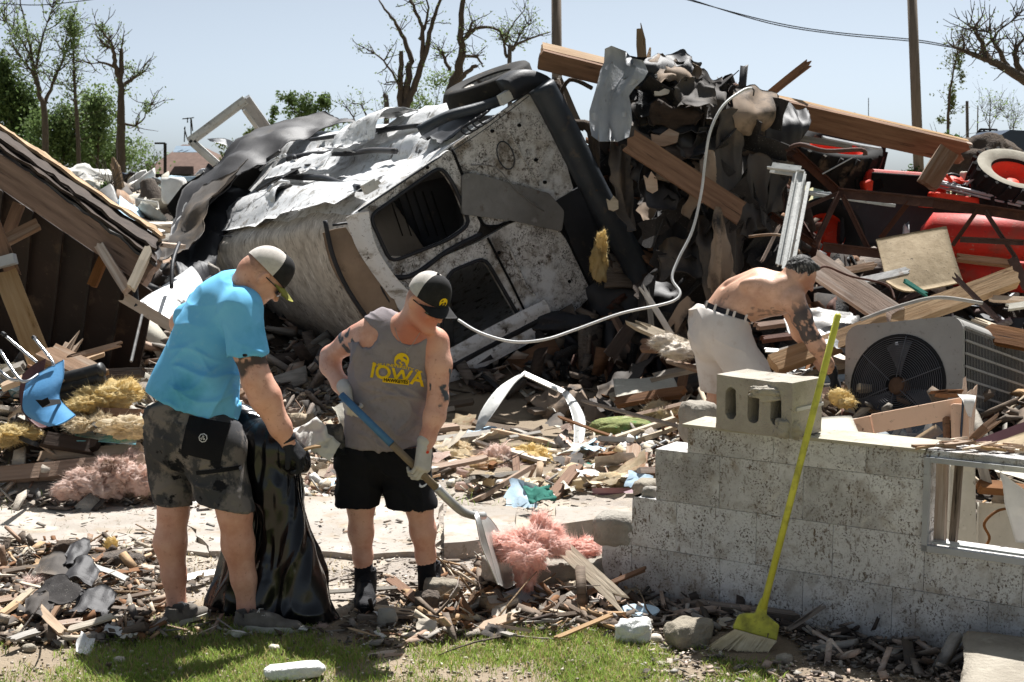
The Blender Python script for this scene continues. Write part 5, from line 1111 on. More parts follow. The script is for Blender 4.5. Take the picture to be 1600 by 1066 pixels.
tag(fluff('insulation', [(P(1312, 620, 8.8), (.14, .1, .09)), (P(1322, 630, 8.75), (.1, .1, .06))], 'yellow_fluff', 5, 4, strands=150), 'small yellow insulation tuft under the black glove of the bending man', 'insulation')
# ---------------- peach window frame behind the wall
wf = thing('old_window', P(1420, 690, 7.0), 'peach painted wooden window sash with a glass pane resting behind the wall', 'window')
def rail(A, B, w, t, m, nm, up=(0, -1, .25)):
    g = Geo(); g.bar(P(*A), P(*B), w, t, up); o = g.obj(nm, m, wf); b = o.modifiers.new('b', 'BEVEL'); b.width = .003; return o
rail((1366, 662, 7.22), (1508, 636, 6.95), .10, .045, 'peach', 'top_rail'); rail((1326, 672, 7.3), (1364, 664, 7.23), .10, .046, 'peach', 'top_rail'); rail((1499, 632, 6.93), (1501, 712, 6.85), .075, .047, 'peach', 'side_stile'); rail((1345, 668, 7.26), (1340, 720, 7.15), .09, .04, 'peach', 'side_stile')
obj('glass_pane', [P(1366, 672, 7.2), P(1486, 648, 6.98), P(1486, 715, 6.9), P(1366, 725, 7.1)], [(0, 1, 2, 3)], 'glass', wf)
rail((1478, 652, 6.97), (1480, 712, 6.9), .022, .05, 'wood_brown', 'inner_bead')
g = Geo(); g.tube(spline([P(1505, 625, 6.88), P(1503, 660, 6.87), P(1500, 700, 6.85)], 4), .006, 6); tag(g.obj('hanging_cable', 'car_paint', smooth=True), 'dark cord hanging down the right side of the peach sash', 'cord')
tag(sheet('white_rag', [[P(1496, 616, 6.85), P(1525, 618, 6.9)], [P(1504, 628, 6.82), P(1522, 630, 6.85)], [P(1512, 650, 6.83), P(1516, 652, 6.84)]], 'paper_white', 6, .003, .02, 9), 'white torn scrap on the corner of the peach sash', 'scrap')
pk((1520, 700, 6.7), (1680, 640, 6.5), 17, .03, 'mauve', 'mauve painted board sloping up at the right edge above the wall', (0, -.9, .5), (0, 0)); tag(sheet('plywood_piece', [[P(1560, 690, 6.6), P(1660, 655, 6.5)], [P(1540, 712, 6.3), P(1660, 735, 6.2)]], 'osb', 6, .015, .01, 4), 'tan plywood piece leaning below the mauve board', 'plywood')
pk((1516, 688, 7.0), (1562, 652, 7.05), 13, .03, 'wood', 'short brown board between the peach sash and the louvred side', (0, -.8, .6))
tag(sheet('plaster_board', [[P(1262, 655, 6.9), P(1330, 648, 6.95)], [P(1262, 690, 6.6), P(1345, 682, 6.65)]], 'plaster', 5, .012, .008, 4), 'pale speckled plasterboard piece right of the concrete block', 'plasterboard')
pk((1290, 678, 6.5), (1440, 692, 6.2), 13, .02, 'plaster', 'long white chipped strip lying along the top of the wall', (0, -.3, 1), (.3, 2)); pk((1360, 688, 6.35), (1445, 697, 6.15), 14, .012, 'paper_white', 'broken white flake on the wall top below the glass pane', (0, -.3, 1), (1, 2))
pk((1458, 617, 7.4), (1500, 614, 7.4), 9, .05, 'wood_brown', 'splintered brown wood end on the top right of the peach sash', (0, -.8, .5), (2, 2))
for k in range(26):
    rs = random.Random(300 + k); x = rs.uniform(1462, 1640); place(plank_mesh(rs.uniform(.05, .16), rs.uniform(.01, .035), .01, 2, (1, 1), rs.choice(['wood_pale', 'wood_new', 'wood'])), 'wood_splinter', WP(uat(x), rs.uniform(-.18, -.02), .868 + rs.uniform(0, .015)), (rs.uniform(-.1, .1), rs.uniform(-.15, .15), rs.uniform(-.9, .5)), 1, 'small pale splinter on the wall top above the window opening', 'splinter', 'splinters on the wall top')
# ---------------- garbage bag
f = Field(P(280, 990, 5.95) - Vector((.05, .05, .02)), P(560, 625, 6.8) + Vector((0, 0, .05)), .0075)
f.chain([(P(422, 690, 6.32), .105), (P(424, 760, 6.36), .10), (P(428, 840, 6.38), .115), (P(440, 900, 6.36), .15), (P(440, 975, 6.32), .20)], .1)
f.cone(P(425, 720, 6.3), P(500, 975, 6.2), .06, .09, .09); f.cone(P(400, 720, 6.36), P(385, 960, 6.42), .06, .13, .09); f.cone(P(480, 960, 6.24), P(520, 978, 6.2), .07, .02, .08); f.cone(P(440, 700, 6.28), P(468, 722, 6.24), .06, .05, .05)
f.cone(P(392, 664, 6.4), P(376, 650, 6.42), .065, .055, .06); f.cone(P(385, 684, 6.34), P(462, 706, 6.22), .035, .04, .05); f.cone(P(330, 960, 6.55), P(420, 950, 6.42), .09, .16, .12); f.cone(P(306, 976, 6.5), P(350, 965, 6.5), .03, .08, .08)
f.ell(P(425, 688, 6.34), (.09, .08, .07), None, .03, 'cut'); f.plane((0, 0, .004), (0, 0, -1), .01)
def _bag(V):
    lowz = np.clip(1.1 - V[:, 2] / .9, .25, 1); a = np.arctan2(V[:, 1] - 6.36, V[:, 0] + 1.05 - .25 * lowz * 0)
    w_ = vn(V * 2.5, 8) * .9; pl_ = 1 - 2 * np.abs(vn(np.stack([a * 2.3 + w_, V[:, 2] * 1.4 + w_, V[:, 2] * 0], -1), 3)); p2 = 1 - 2 * np.abs(vn(np.stack([a * 4 - V[:, 2] * 5 + w_, V[:, 2] * 2.4 + a * 2, V[:, 2] * 0 + 5], -1), 7))
    return (pl_ * .034 + p2 * .014) * lowz + (1 - 2 * np.abs(vn(V * 9, 9))) * .006
bag_ = f.obj('garbage_bag', 'bag', disp=_bag, smooth_it=1); tag(bag_, 'tall black plastic garbage bag held open by the man in blue', 'garbage bag')
def crumple(nm, c, s, m, lab, cat, seed, n=9, tilt=(0, 0, 0), amp=.35, group=None):
    u = np.linspace(-.5, .5, n); X, Y_ = np.meshgrid(u, u, indexing='ij'); Pp = np.stack([X, Y_, X * 0], -1)
    Z = (1 - 2 * np.abs(fbm(Pp * 3.3 + seed, seed, 3))) * amp; Pp[..., 2] = Z; Pp[..., 0] += .12 * vn(Pp * 3 + 9, seed + 1); Pp[..., 1] += .12 * vn(Pp * 3 + 5, seed + 2)
    I_ = np.arange(n * n).reshape(n, n); q_ = np.stack([I_[:-1, :-1], I_[1:, :-1], I_[1:, 1:], I_[:-1, 1:]], -1).reshape(-1, 4)
    me = npmesh(nm, Pp.reshape(-1, 3) * np.array(s), q_, m, False); o = obj(nm, me); o.location = c; o.rotation_euler = tilt; sd = o.modifiers.new('s', 'SOLIDIFY'); sd.thickness = .003; return tag(o, lab, cat, group)
crumple('paper_sheet', P(487, 680, 6.3), (.14, .12, .06), 'paper_white', 'white folded paper sticking out of the black bag next to the glove', 'paper', 3, tilt=(1.0, -.5, .4)); crumple('paper_sheet', P(507, 697, 6.35), (.12, .10, .05), 'paper_white', 'striped grey white scrap poking from the right of the bag mouth', 'paper', 4, tilt=(1.2, .6, .2))
crumple('cardboard_piece', P(468, 668, 6.45), (.14, .12, .08), 'wood_pale', 'small tan cardboard scrap above the bag mouth', 'cardboard', 5, tilt=(1.2, .1, .7)); crumple('dark_cloth', P(518, 690, 6.42), (.12, .14, .08), 'camo', 'dark green crumpled cloth at the right edge of the bag mouth', 'cloth', 6, tilt=(1.3, -.2, .2))
pk((478, 702, 6.15), (505, 696, 6.15), 5, .012, 'wood_new', 'small orange wood sliver lying on the papers in the bag')
# ---------------- left: fallen roof section
fs_ = thing('fallen_roof', P(60, 480, 10.4), 'dark brown fallen roof section with framing timbers at the left edge', 'roof section')
top = [(-90, 175, 10.6), (240, 395, 10.0)]
for k in range(7):
    t0, t1 = k / 7, (k + 1) / 7
    def e(t, dy): x = -90 + 330 * t; return (x, 175 + 220 * t + dy)
    a, b = e(t0, 60), e(t1 - .002, 62); yb = 600
    rows = [[P(a[0], a[1], 10.55), P(b[0], b[1], 10.5)], [P(a[0] - 12, (a[1] + yb) / 2, 10.8), P(b[0] - 12, (b[1] + yb) / 2, 10.75)], [P(a[0] - 28, yb, 11.0), P(b[0] - 28, yb, 10.95)]]
    sheet('roof_board', rows, 'brown_panel', 5, .02, .01, 3, k, fs_)
pk((-90, 207, 10.35), (238, 428, 9.85), 44, .09, 'wood_brown', None, (0, -1, .25), (0, .4), 'rafter', parent=fs_)
pk((60, 350, 10.2), (2, 380, 10.1), 17, .05, 'wood', None, (0, -1, .3), (.3, .3), 'rafter_block', parent=fs_); pk((30, 318, 10.45), (10, 372, 10.4), 18, .04, 'wood_brown', None, (0, -1, .1), (.2, .2), 'rafter_block', parent=fs_)
pk((155, 383, 9.9), (200, 456, 9.7), 15, .07, 'wood', None, (0, -1, .3), (.4, .4), 'strut', parent=fs_); pk((163, 400, 10.15), (143, 447, 10.1), 14, .05, 'wood_brown', None, (0, -1, .3), (.3, .3), 'strut', parent=fs_)
rows = [[P(-95, 168, 10.75), P(-90, 180, 10.45)], [P(20, 235, 10.55), P(22, 254, 10.2)], [P(130, 310, 10.35), P(130, 332, 9.98)], [P(248, 390, 10.1), P(242, 415, 9.75)]]
for k in range(4):
    rr = [[p + Vector((.0, .0, .035 * k)) + (q_ - p) * (-.12 * (k % 2)) for p, q_ in ((r[0], r[1]), (r[1], r[0]))] for r in rows]
    rr = [[r[0], r[0] + (r[1] - r[0]) * [1, .9, .8, .22][k]] for r in rr]; sheet('roof_layer', rr, ['felt_black', 'wood_dark', 'wood_dark', 'wood_new'][k], 9, .02, .02, 4, 20 + k, fs_, .035, amp2=.012, fs2=24)
pk((234, 388, 9.8), (203, 453, 9.6), 14, .05, 'wood_pale', 'pale broken stud leaning at the right end of the fallen roof', (0, -1, .2)); pk((213, 392, 10), (250, 372, 10.1), 10, .05, 'wood_old', 'short dark broken timber at the tip of the fallen roof', (0, -.8, .6)); pk((228, 380, 10.1), (285, 385, 10.4), 12, .03, 'wood', 'tan broken board between the fallen roof and the van', (0, -.4, 1), (1.5, 1.5))
pk((8, 425, 9.9), (66, 575, 9.4), 36, .04, 'wood_new', 'wide sunlit plank leaning down against the dark fallen roof', (.2, -1, .2), (.3, .4)); pk((-30, 300, 10.0), (22, 432, 9.9), 22, .04, 'wood_brown', 'dark plank above the wide leaning plank at the left edge', (.2, -1, .2)); pk((-5, 412, 9.85), (24, 404, 9.85), 16, .07, 'galv', 'small metal bracket wrapped on the top of the leaning plank', (0, -1, .2), (0, 0))
pk((72, 548, 9.3), (158, 592, 9.0), 40, .04, 'wood', 'broad tan board lying behind the blue chair', (0, -.5, 1)); pk((103, 555, 9.4), (122, 522, 9.5), 22, .02, 'wood_new', 'jagged upright splinter of plywood behind the hoses', (0, -1, .1), (.2, 3), jag=.1)
pk((106, 560, 9.2), (190, 537, 9.3), 8, .03, 'wood', 'thin tan stick pointing right behind the hoses', (0, -1, .5)); pk((115, 566, 9.25), (162, 548, 9.4), 20, .03, 'wood_new', 'short pale board under the thin tan stick', (0, -.5, 1)); pk((150, 585, 9.2), (225, 582, 9.1), 13, .05, 'wood_dark', 'dark timber behind the yellow insulation', (0, -.8, .5))
pk((95, 642, 8.9), (218, 646, 8.7), 12, .03, 'wood_brown', 'flat brown lath in front of the yellow insulation', (0, -1, .5), (.1, .1)); pk((-20, 745, 8.55), (225, 722, 8.5), 26, .06, 'wood', 'lower long timber on the ground at the left edge', (0, -.8, .6), (.2, .3)); pk((62, 716, 8.7), (222, 702, 8.6), 19, .05, 'wood_new', 'upper pale timber lying on the lower long timber at left', (0, -.7, .7), (.2, .3))
pk((0, 585, 9.3), (40, 570, 9.3), 18, .04, 'wood_grey', 'grey board at the left edge behind the chair legs', (0, -.4, 1)); pk((0, 605, 9.1), (60, 585, 9.1), 16, .04, 'wood_new', 'tan board under the chair legs at the left edge', (0, -.4, 1)); pk((0, 665, 8.7), (62, 690, 8.6), 7, .03, 'black', 'black rod lying at the left edge below the chair', (0, -1, .5), (0, 0)); pk((0, 672, 8.6), (60, 696, 8.5), 7, .03, 'hose_black', 'second black rod lying beside the first at the left edge', (0, -1, .5), (0, 0))
pk((112, 645, 8.8), (165, 672, 8.6), 6, .02, 'grey_metal', 'thin grey metal strip pointing at the blue chair', (0, -1, .8), (0, 0)); pk((42, 683, 8.7), (150, 700, 8.6), 22, .06, 'wood_dark', 'dark maroon rounded timber above the long timbers at left', (0, -.8, .6))
g = Geo(); g.tube([P(205, 565, 9.2), P(222, 492, 9.5)], .010, 7); tag(g.obj('metal_rod', 'grey_metal'), 'thin grey rod hanging below the bent white panel', 'rod')
g = Geo(); g.tube(spline([P(214, 480, 9.7), P(212, 440, 9.9), P(228, 395, 10.3), P(222, 370, 10.6)], 5), .02, 7); g.tube(spline([P(268, 450, 9.75), P(270, 410, 9.9), P(280, 380, 10.2)], 5), .014, 7); tag(g.obj('black_cable', 'dark_plastic', smooth=True), 'black cables hanging over the bent white panel', 'cable')
# blue chair
chs = thing('school_chair', P(70, 665, 8.7), 'tipped over blue plastic school chair with bare metal legs at the left', 'chair')
rows = [[(42, 594, 8.85), (60, 583, 8.84), (80, 572, 8.84), (99, 562, 8.85)], [(37, 615, 8.74), (57, 610, 8.70), (78, 602, 8.70), (99, 590, 8.74)], [(36, 640, 8.68), (55, 642, 8.62), (76, 635, 8.62), (93, 618, 8.68)], [(50, 655, 8.62), (66, 656, 8.55), (88, 643, 8.55), (103, 634, 8.60)], [(76, 667, 8.5), (88, 664, 8.42), (104, 657, 8.42), (118, 648, 8.48)]]
sheet('seat_shell', [[P(*c) for c in r] for r in rows], 'chair_blue', 7, .009, .002, 3, 1, chs)
rows = [[(35, 585, 8.95), (52, 570, 8.93), (72, 560, 8.95)], [(30, 612, 8.9), (45, 610, 8.88), (66, 600, 8.9)], [(33, 635, 8.85), (45, 650, 8.8), (66, 640, 8.85)], [(45, 655, 8.75), (62, 668, 8.7), (80, 665, 8.7)]]
sheet('under_shell', [[P(*c) for c in r] for r in rows], 'chair_maroon', 6, .009, .002, 3, 1, chs)
for pts in ([(6, 523, 9.0), (50, 560, 8.9), (58, 566, 8.88)], [(54, 529, 8.95), (80, 562, 8.83), (84, 572, 8.8)], [(0, 548, 8.9), (28, 590, 8.75), (42, 596, 8.72), (60, 585, 8.8)], [(-8, 572, 8.85), (15, 592, 8.8), (32, 594, 8.78)]):
    g = Geo(); g.tube(spline([P(*c) for c in pts], 5), .0105, 9); g.obj('leg', 'chrome', chs, True)
for (x, y) in ((6, 523, ), (54, 529)): 
    g = Geo(); g.tube([P(x - 2, y - 2, 9.0), P(x + 2, y + 1, 8.98)], .015, 8); g.obj('rubber_foot', 'dark_plastic', chs)
V2, F2 = plate_geo([(-.03, -.018), (.0, -.024), (.035, -.012), (.03, .012), (.005, .006), (-.02, .012)], [], 0, Matrix.Identity(4))
for ob in [o for o in chs.children if o.name.startswith('seat_shell')]: decal('dark_handle_patch', [(v.x * 1.5, v.y * 1.5) for v in V2], F2, frame(P(64, 628, 8.2), (1, 0, .2), (0, 0, 1)), bvh(ob), (0, 1, -.1), 'black', chs, .002, 1)  # black patch laid on the shell for the dark of its handle hole
# hoses
for k, (y0, y1) in enumerate(((592, 577), (605, 590), (618, 603))):
    g = Geo(); g.tube(spline([P(86, y0 + 4, 9.0), P(100, y0, 9.0), P(130, (y0 + y1) / 2 + 1, 8.98), P(160, y1, 8.95)], 5), .045, 14); tag(g.obj('rubber_hose', 'hose_black', smooth=True), ['uppermost of the three fat black hoses behind the blue chair', 'middle one of the three fat black hoses behind the blue chair', 'lowest of the three fat black hoses behind the blue chair'][k], 'hose')
# insulation
tag(fluff('insulation', [(P(165, 622, 8.9), (.34, .22, .15)), (P(190, 615, 8.95), (.22, .2, .16)), (P(135, 632, 8.85), (.22, .2, .1))], 'yellow_fluff', 1, 5, strands=700), 'yellow fibreglass insulation lump between the blue chair and the man in blue', 'insulation')
tag(fluff('insulation', [(P(130, 662, 8.7), (.2, .2, .09)), (P(195, 668, 8.65), (.3, .22, .12)), (P(160, 655, 8.75), (.15, .12, .08))], 'cream_fluff', 2, 5, strands=500), 'cream yellow insulation scraps in front of the yellow lump', 'insulation')
tag(fluff('insulation', [(P(25, 678, 8.6), (.26, .2, .1)), (P(5, 684, 8.6), (.2, .2, .1))], 'yellow_fluff', 3, 5, strands=300), 'dirty yellow insulation at the left edge of the debris', 'insulation')
tag(fluff('insulation', [(P(150, 757, 8.32), (.30, .2, 0.18)), (P(185, 742, 8.37), (.24, .2, 0.20)), (P(112, 765, 8.27), (.2, .14, 0.11)), (P(222, 748, 8.42), (.2, .2, 0.16)), (P(208, 722, 8.52), (.1, .1, 0.14)), (P(165, 735, 8.42), (.12, .1, 0.12)), (P(130, 748, 8.32), (.14, .1, 0.11))], 'pink_dirty', 4, 5, strands=1300), 'large pink insulation pile left of the man in blue', 'insulation')
tag(fluff('insulation', [(P(798, 856, 6.5), (.20, .16, .10)), (P(835, 842, 6.55), (.16, .16, .12)), (P(825, 872, 6.42), (.17, .14, .11)), (P(862, 852, 6.55), (.12, .12, .08)), (P(775, 848, 6.5), (.09, .12, .08)), (P(845, 822, 6.6), (.08, .08, .12)), (P(810, 838, 6.6), (.12, .1, .06)), (P(868, 836, 6.6), (.05, .06, .08))], 'pink_fluff', 5, 5, strands=1500), 'torn pink insulation balanced on the shovel blade', 'insulation')
tag(fluff('insulation', [(P(900, 862, 6.8), (.24, .16, .09)), (P(918, 858, 6.85), (.12, .12, .11)), (P(880, 852, 6.8), (.14, .12, .06))], 'pink_fluff', 6, 5, strands=400), 'small pink insulation strip on the concrete chunk beside the wall', 'insulation')
tag(fluff('insulation', [(P(822, 900, 6.42), (.09, .08, .12))], 'pink_fluff', 7, 4, strands=150), 'pink wisp dangling in front of the concrete chunk', 'insulation')
tag(fluff('insulation', [(P(45, 925, 6.7), (.17, .15, .13)), (P(58, 915, 6.7), (.1, .1, .1))], 'pink_dirty', 8, 5, strands=300), 'brownish pink insulation ball in the lower left rubble', 'insulation')
tag(fluff('insulation', [(P(173, 855, 7.35), (.06, .05, .1)), (P(180, 868, 7.3), (.06, .06, .05))], 'yellow_fluff', 9, 4, strands=120), 'little upright yellow foam scrap left of the bare legs', 'insulation')
tag(fluff('insulation', [(P(500, 985, 6.1), (.07, .06, .05))], 'pink_dirty', 12, 4, strands=150), 'tiny pink insulation tuft beside the grey sneaker', 'insulation')
tag(fluff('insulation', [(P(700, 722, 9.7), (.4, .3, .16)), (P(740, 728, 9.6), (.35, .3, .12)), (P(680, 708, 9.9), (.25, .2, .12)), (P(715, 705, 9.9), (.2, .2, .12))], 'cream_fluff', 10, 5, strands=700), 'cream insulation heap right of the man in grey', 'insulation')
tag(fluff('insulation', [(P(775, 722, 9.7), (.2, .2, .22)), (P(790, 735, 9.6), (.25, .2, .14))], 'pink_dirty', 11, 5, strands=500), 'pale pink insulation clump between the cream and yellow ones', 'insulation')
tag(fluff('insulation', [(P(830, 712, 9.8), (.24, .2, .15)), (P(848, 720, 9.7), (.2, .18, .12)), (P(808, 718, 9.8), (.16, .16, .1))], 'yellow_fluff', 13, 5, strands=400), 'yellow insulation clump under the white aluminium strip', 'insulation')
tag(fluff('insulation', [(P(922, 708, 9.9), (.16, .14, .16)), (P(930, 716, 9.8), (.2, .16, .1))], 'pink_dirty', 14, 4, strands=300), 'small pink insulation clump at the foot of the white strip', 'insulation')
tag(fluff('insulation', [(P(1008, 722, 9.5), (.14, .12, .07))], 'yellow_fluff', 15, 4, strands=150), 'small yellow foam scrap left of the broken wall end', 'insulation')
tag(fluff('insulation', [(P(1050, 650, 10.4), (.24, .2, .14)), (P(1030, 640, 10.6), (.2, .2, .12))], 'cream_fluff', 16, 4, strands=300), 'cream insulation near the brown timber left of the wall', 'insulation')
tag(fluff('insulation', [(P(1040, 535, 10.8), (.2, .2, .14)), (P(1060, 548, 10.7), (.25, .2, .12))], 'wood_pale', 17, 4, strands=500), 'shredded pale wood fibres on the pale split board', 'wood fibres')
# black felt on the ground and white strips
rows = [[(688, 692, 11.6), (730, 665, 12), (800, 655, 12.4), (860, 640, 12.6), (910, 640, 12.4)], [(690, 700, 11.0), (740, 682, 11.2), (800, 680, 11.4), (870, 650, 11.5), (905, 660, 11.6)], [(700, 712, 10.5), (750, 706, 10.6), (820, 712, 10.7), (870, 700, 10.8), (912, 695, 11)]]
felt(rows, 'felt', 'large grey felt sheet lying on the ground right of the man in grey', .05, 31, 7)
rows = [[(820, 628, 12.2), (860, 612, 12.1), (905, 605, 12)], [(835, 640, 11.6), (880, 622, 11.4), (925, 625, 11.4)], [(870, 660, 11.5), (905, 660, 11.2), (955, 660, 11.2)]]
felt(rows, 'felt_tan', 'tan bent felt arch behind the white strips', .04, 32, 7)
rows = [[(940, 600, 12.2), (985, 575, 12.2), (1030, 560, 12)], [(925, 630, 11.9), (960, 622, 11.8), (985, 605, 11.8)], [(920, 655, 11.6), (955, 652, 11.5), (985, 650, 11.4)]]
felt(rows, 'felt', 'dark brown felt fold between the van and the light grey panel', .07, 33, 7)
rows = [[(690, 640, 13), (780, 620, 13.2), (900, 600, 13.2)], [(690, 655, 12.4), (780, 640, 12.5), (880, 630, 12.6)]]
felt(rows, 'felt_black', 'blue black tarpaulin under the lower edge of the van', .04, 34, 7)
st2 = thing('aluminium_strip', P(830, 640, 10.6), 'kinked white aluminium trim strip forming an arch on the debris', 'metal strip')
def ribbon(nm, pts, w, m, parent, th=.006): 
    rows = [[P(*p) + Vector((-w_ * .5, 0, -w_ * .15)), P(*p) + Vector((0, -.015, 0)), P(*p) + Vector((w_ * .5, 0, w_ * .15))] for (p, w_) in pts]; return sheet(nm, rows, m, 4, th, .004, 9, 2, parent)
ribbon('strip_left', [((748, 672, 10.5), .05), ((765, 640, 10.6), .13), ((790, 605, 10.8), .13), ((818, 584, 11), .06)], 0, 'alu_white', st2)
g = Geo(); g.bar(P(817, 583, 11), P(882, 613, 10.8), .05, .012, (0, -.5, 1)); g.obj('strip_top', 'alu_white', st2)
ribbon('strip_right', [((882, 612, 10.8), .05), ((896, 632, 10.6), .07), ((906, 662, 10.4), .09), ((902, 712, 10.1), .06)], 0, 'alu_white', st2)
pk((872, 651, 10.2), (990, 694, 9.9), 4, .015, 'wood_brown', 'thin reddish stick crossing in front of the white strip')
tag(sheet('light_panel', [[P(958, 592, 11.4), P(1005, 590, 11.4), P(1052, 587, 11.4)], [P(960, 610, 11.1), P(1005, 612, 11.0), P(1056, 612, 11.1)], [P(965, 628, 10.9), P(990, 632, 10.8), P(1010, 625, 10.9)]], 'plaster', 6, .01, .02, 5, 2), 'light grey bent panel lying left of the white shorts', 'panel')
tag(rock('mossy_cushion', P(972, 668, 10.3), (.46, .25, .15), 'moss_green', 51, 5, .2, 2, .1), 'green mossy looking oblong cushion lying in the debris', 'cushion')
tag(sheet('blue_panel', [[P(990, 700, 10.0), P(1040, 672, 10.2), P(1072, 676, 10.2)], [P(985, 706, 9.8), P(1035, 698, 9.8), P(1078, 690, 9.9)]], 'paper_blue', 6, .01, .012, 4), 'pale blue bent plastic panel left of the wall end', 'panel')
crumple('teal_rag', G(842, 776, .1), (.16, .14, .10), 'cloth_teal', 'small crumpled teal cloth on the concrete slab', 'cloth', 21, tilt=(.5, 0, .3)); crumple('grey_cloth', G(905, 745, .05), (.3, .2, .13), 'paper_white', 'grey white cloth tangled with teal near the slab corner', 'cloth', 22, tilt=(.3, 0, .8)); crumple('teal_cloth', G(925, 735, .05), (.2, .15, .11), 'cloth_teal', 'teal cloth scrap behind the grey white cloth', 'cloth', 23)
pk((925, 768, 8.6), (995, 768, 8.6), 13, .02, 'mauve', 'flat purple printed box left of the wall step', (0, -.5, 1), (0, 0), 'printed_box', 'box')
tag(rock('wood_block', P(961, 822, 7.35), (.09, .03, .15), 'wood', 18, 3, .08, 1.5, .9, rot=-.2), 'small brown upright wood block with stained face beside the wall end', 'wood block')
tag(sheet('aqua_sheet', [[P(115, 676, 8.8), P(160, 672, 8.8), P(215, 682, 8.7)], [P(120, 688, 8.6), P(165, 690, 8.6), P(212, 694, 8.5)]], 'cloth_aqua', 7, .004, .02, 5), 'aqua and white plastic sheet in the rubble left of the man in blue', 'plastic sheet')
g = Geo(); g.tube([G(58, 766, .04), G(86, 764, .04)], .03, 12); tag(g.obj('yellow_can', 'yellow_print', smooth=True), 'small yellow and blue can lying before the long timbers', 'can')
# ---------------- near rubble with labels
tag(rock('concrete_chunk', P(885, 893, 6.72), (.40, .20, .14), 'concrete_old', 81, 4, .15, 1.5, .8, rot=.15), 'pale weathered concrete slab chunk under the slanting plank by the wall', 'concrete chunk'); tag(rock('concrete_chunk', P(795, 885, 6.7), (.26, .16, .12), 'concrete_old', 82, 4, .15, 1.5, .8, rot=.6), 'grey concrete wedge directly behind the shovel blade', 'concrete chunk')
pk((884, 860, 6.65), (984, 952, 6.15), 26, .022, 'wood_pale', 'pale plank leaning with its pointed end down in front of the wall', (-.3, -.9, .5), (.5, 2.5), jag=.08); pk((893, 937, 6.4), (1010, 887, 6.45), 7, .02, 'wood_brown', 'thin brown stick pointing up toward the wall')
pk((592, 1011, 5.92), (716, 975, 6.12), 19, .03, 'wood_grey', 'grey weathered plank lying in front of the man with the shovel', (0, -.5, 1)); pk((745, 982, 6.15), (868, 972, 6.2), 14, .03, 'galv', 'pale metal channel lying in the near rubble', (0, -.8, .6), (.2, .2)); pk((690, 950, 6.35), (812, 935, 6.4), 20, .02, 'plaster', 'grey flat slat pointing to the concrete chunk', (0, -.4, 1), (2, 1), jag=.06)
pk((770, 950, 6.35), (850, 920, 6.5), 34, .025, 'galv', 'speckled grey sheet scrap below the pink insulation', (0, -.6, .8), (1, 1)); pk((850, 960, 6.25), (878, 930, 6.35), 24, .02, 'wood_old', 'square grey brown chip under the slanting plank', (0, -.5, 1)); pk((720, 965, 6.3), (745, 925, 6.4), 10, .03, 'wood', 'short tan stick standing in the near rubble', (0, -1, .4))
pk((700, 1000, 6.0), (810, 995, 6.05), 9, .02, 'wood_pale', 'long thin pale lath in the grass edge', (0, -.4, 1)); pk((1070, 940, 6.3), (1250, 965, 6.1), 12, .03, 'wood_old', 'dark plank lying along the foot of the wall', (0, -.4, 1)); pk((1230, 985, 5.9), (1290, 945, 6.02), 8, .02, 'wood_old', 'dark stick leaning on the wall right of the broom', (0, -1, .4))
tag(rock('foam_chunk', G(990, 985, .05), (.17, .12, .12), 'foam', 83, 4, .55, 1.6, .0), 'white polystyrene foam lump in front of the wall', 'foam'); g = Geo(); g.lathe([(.06, 0), (.085, .028), (.088, .028), (.065, -.002), (0, 0)], Matrix.Translation(G(1000, 962, .03)), 24); tag(g.obj('plastic_bowl', 'paper_blue', smooth=True), 'pale plastic bowl behind the white foam lump', 'bowl')
tag(rock('concrete_chunk', G(1075, 990, .05), (.2, .14, .13), 'concrete_old', 84, 4, .3, 1.5, .45, rot=.5), 'tan concrete lump left of the broom bristles', 'concrete chunk'); tag(rock('foam_stick', G(461, 1048, .035), (.24, .09, .055), 'foam', 85, 4, .12, 1.5, .5, rot=.25), 'white plaster stick lying in the grass near the bottom edge', 'plaster piece')
pk((572, 1030, 5.7), (625, 1020, 5.75), 20, .012, 'wood', 'small tan chip lying in the grass below the man in grey', (0, -.2, 1)); tag(rock('stone', P(690, 925, 6.45), (.16, .13, .13), 'concrete_old', 86, 4, .3, 1.6, .4), 'rough brown stone beside the right boot of the man in grey', 'stone'); tag(rock('stone', P(668, 940, 6.3), (.12, .1, .09), 'bark', 87, 4, .3, 1.6, .4), 'dark round stone in front of the right boot of the man in grey', 'stone')
tag(rock('stone', G(605, 965, .04), (.09, .08, .09), 'concrete_old', 88, 3, .3), 'small dark stone between the boots and the grey plank', 'stone'); tag(rock('bark_chunk', P(108, 862, 7.2), (.15, .1, .12), 'bark', 89, 4, .3), 'dark bark lump on top of the lower left rubble', 'bark'); tag(rock('bark_chunk', P(195, 878, 7.1), (.22, .12, .09), 'bark', 90, 4, .35), 'brown curled bark piece left of the bare legs', 'bark')
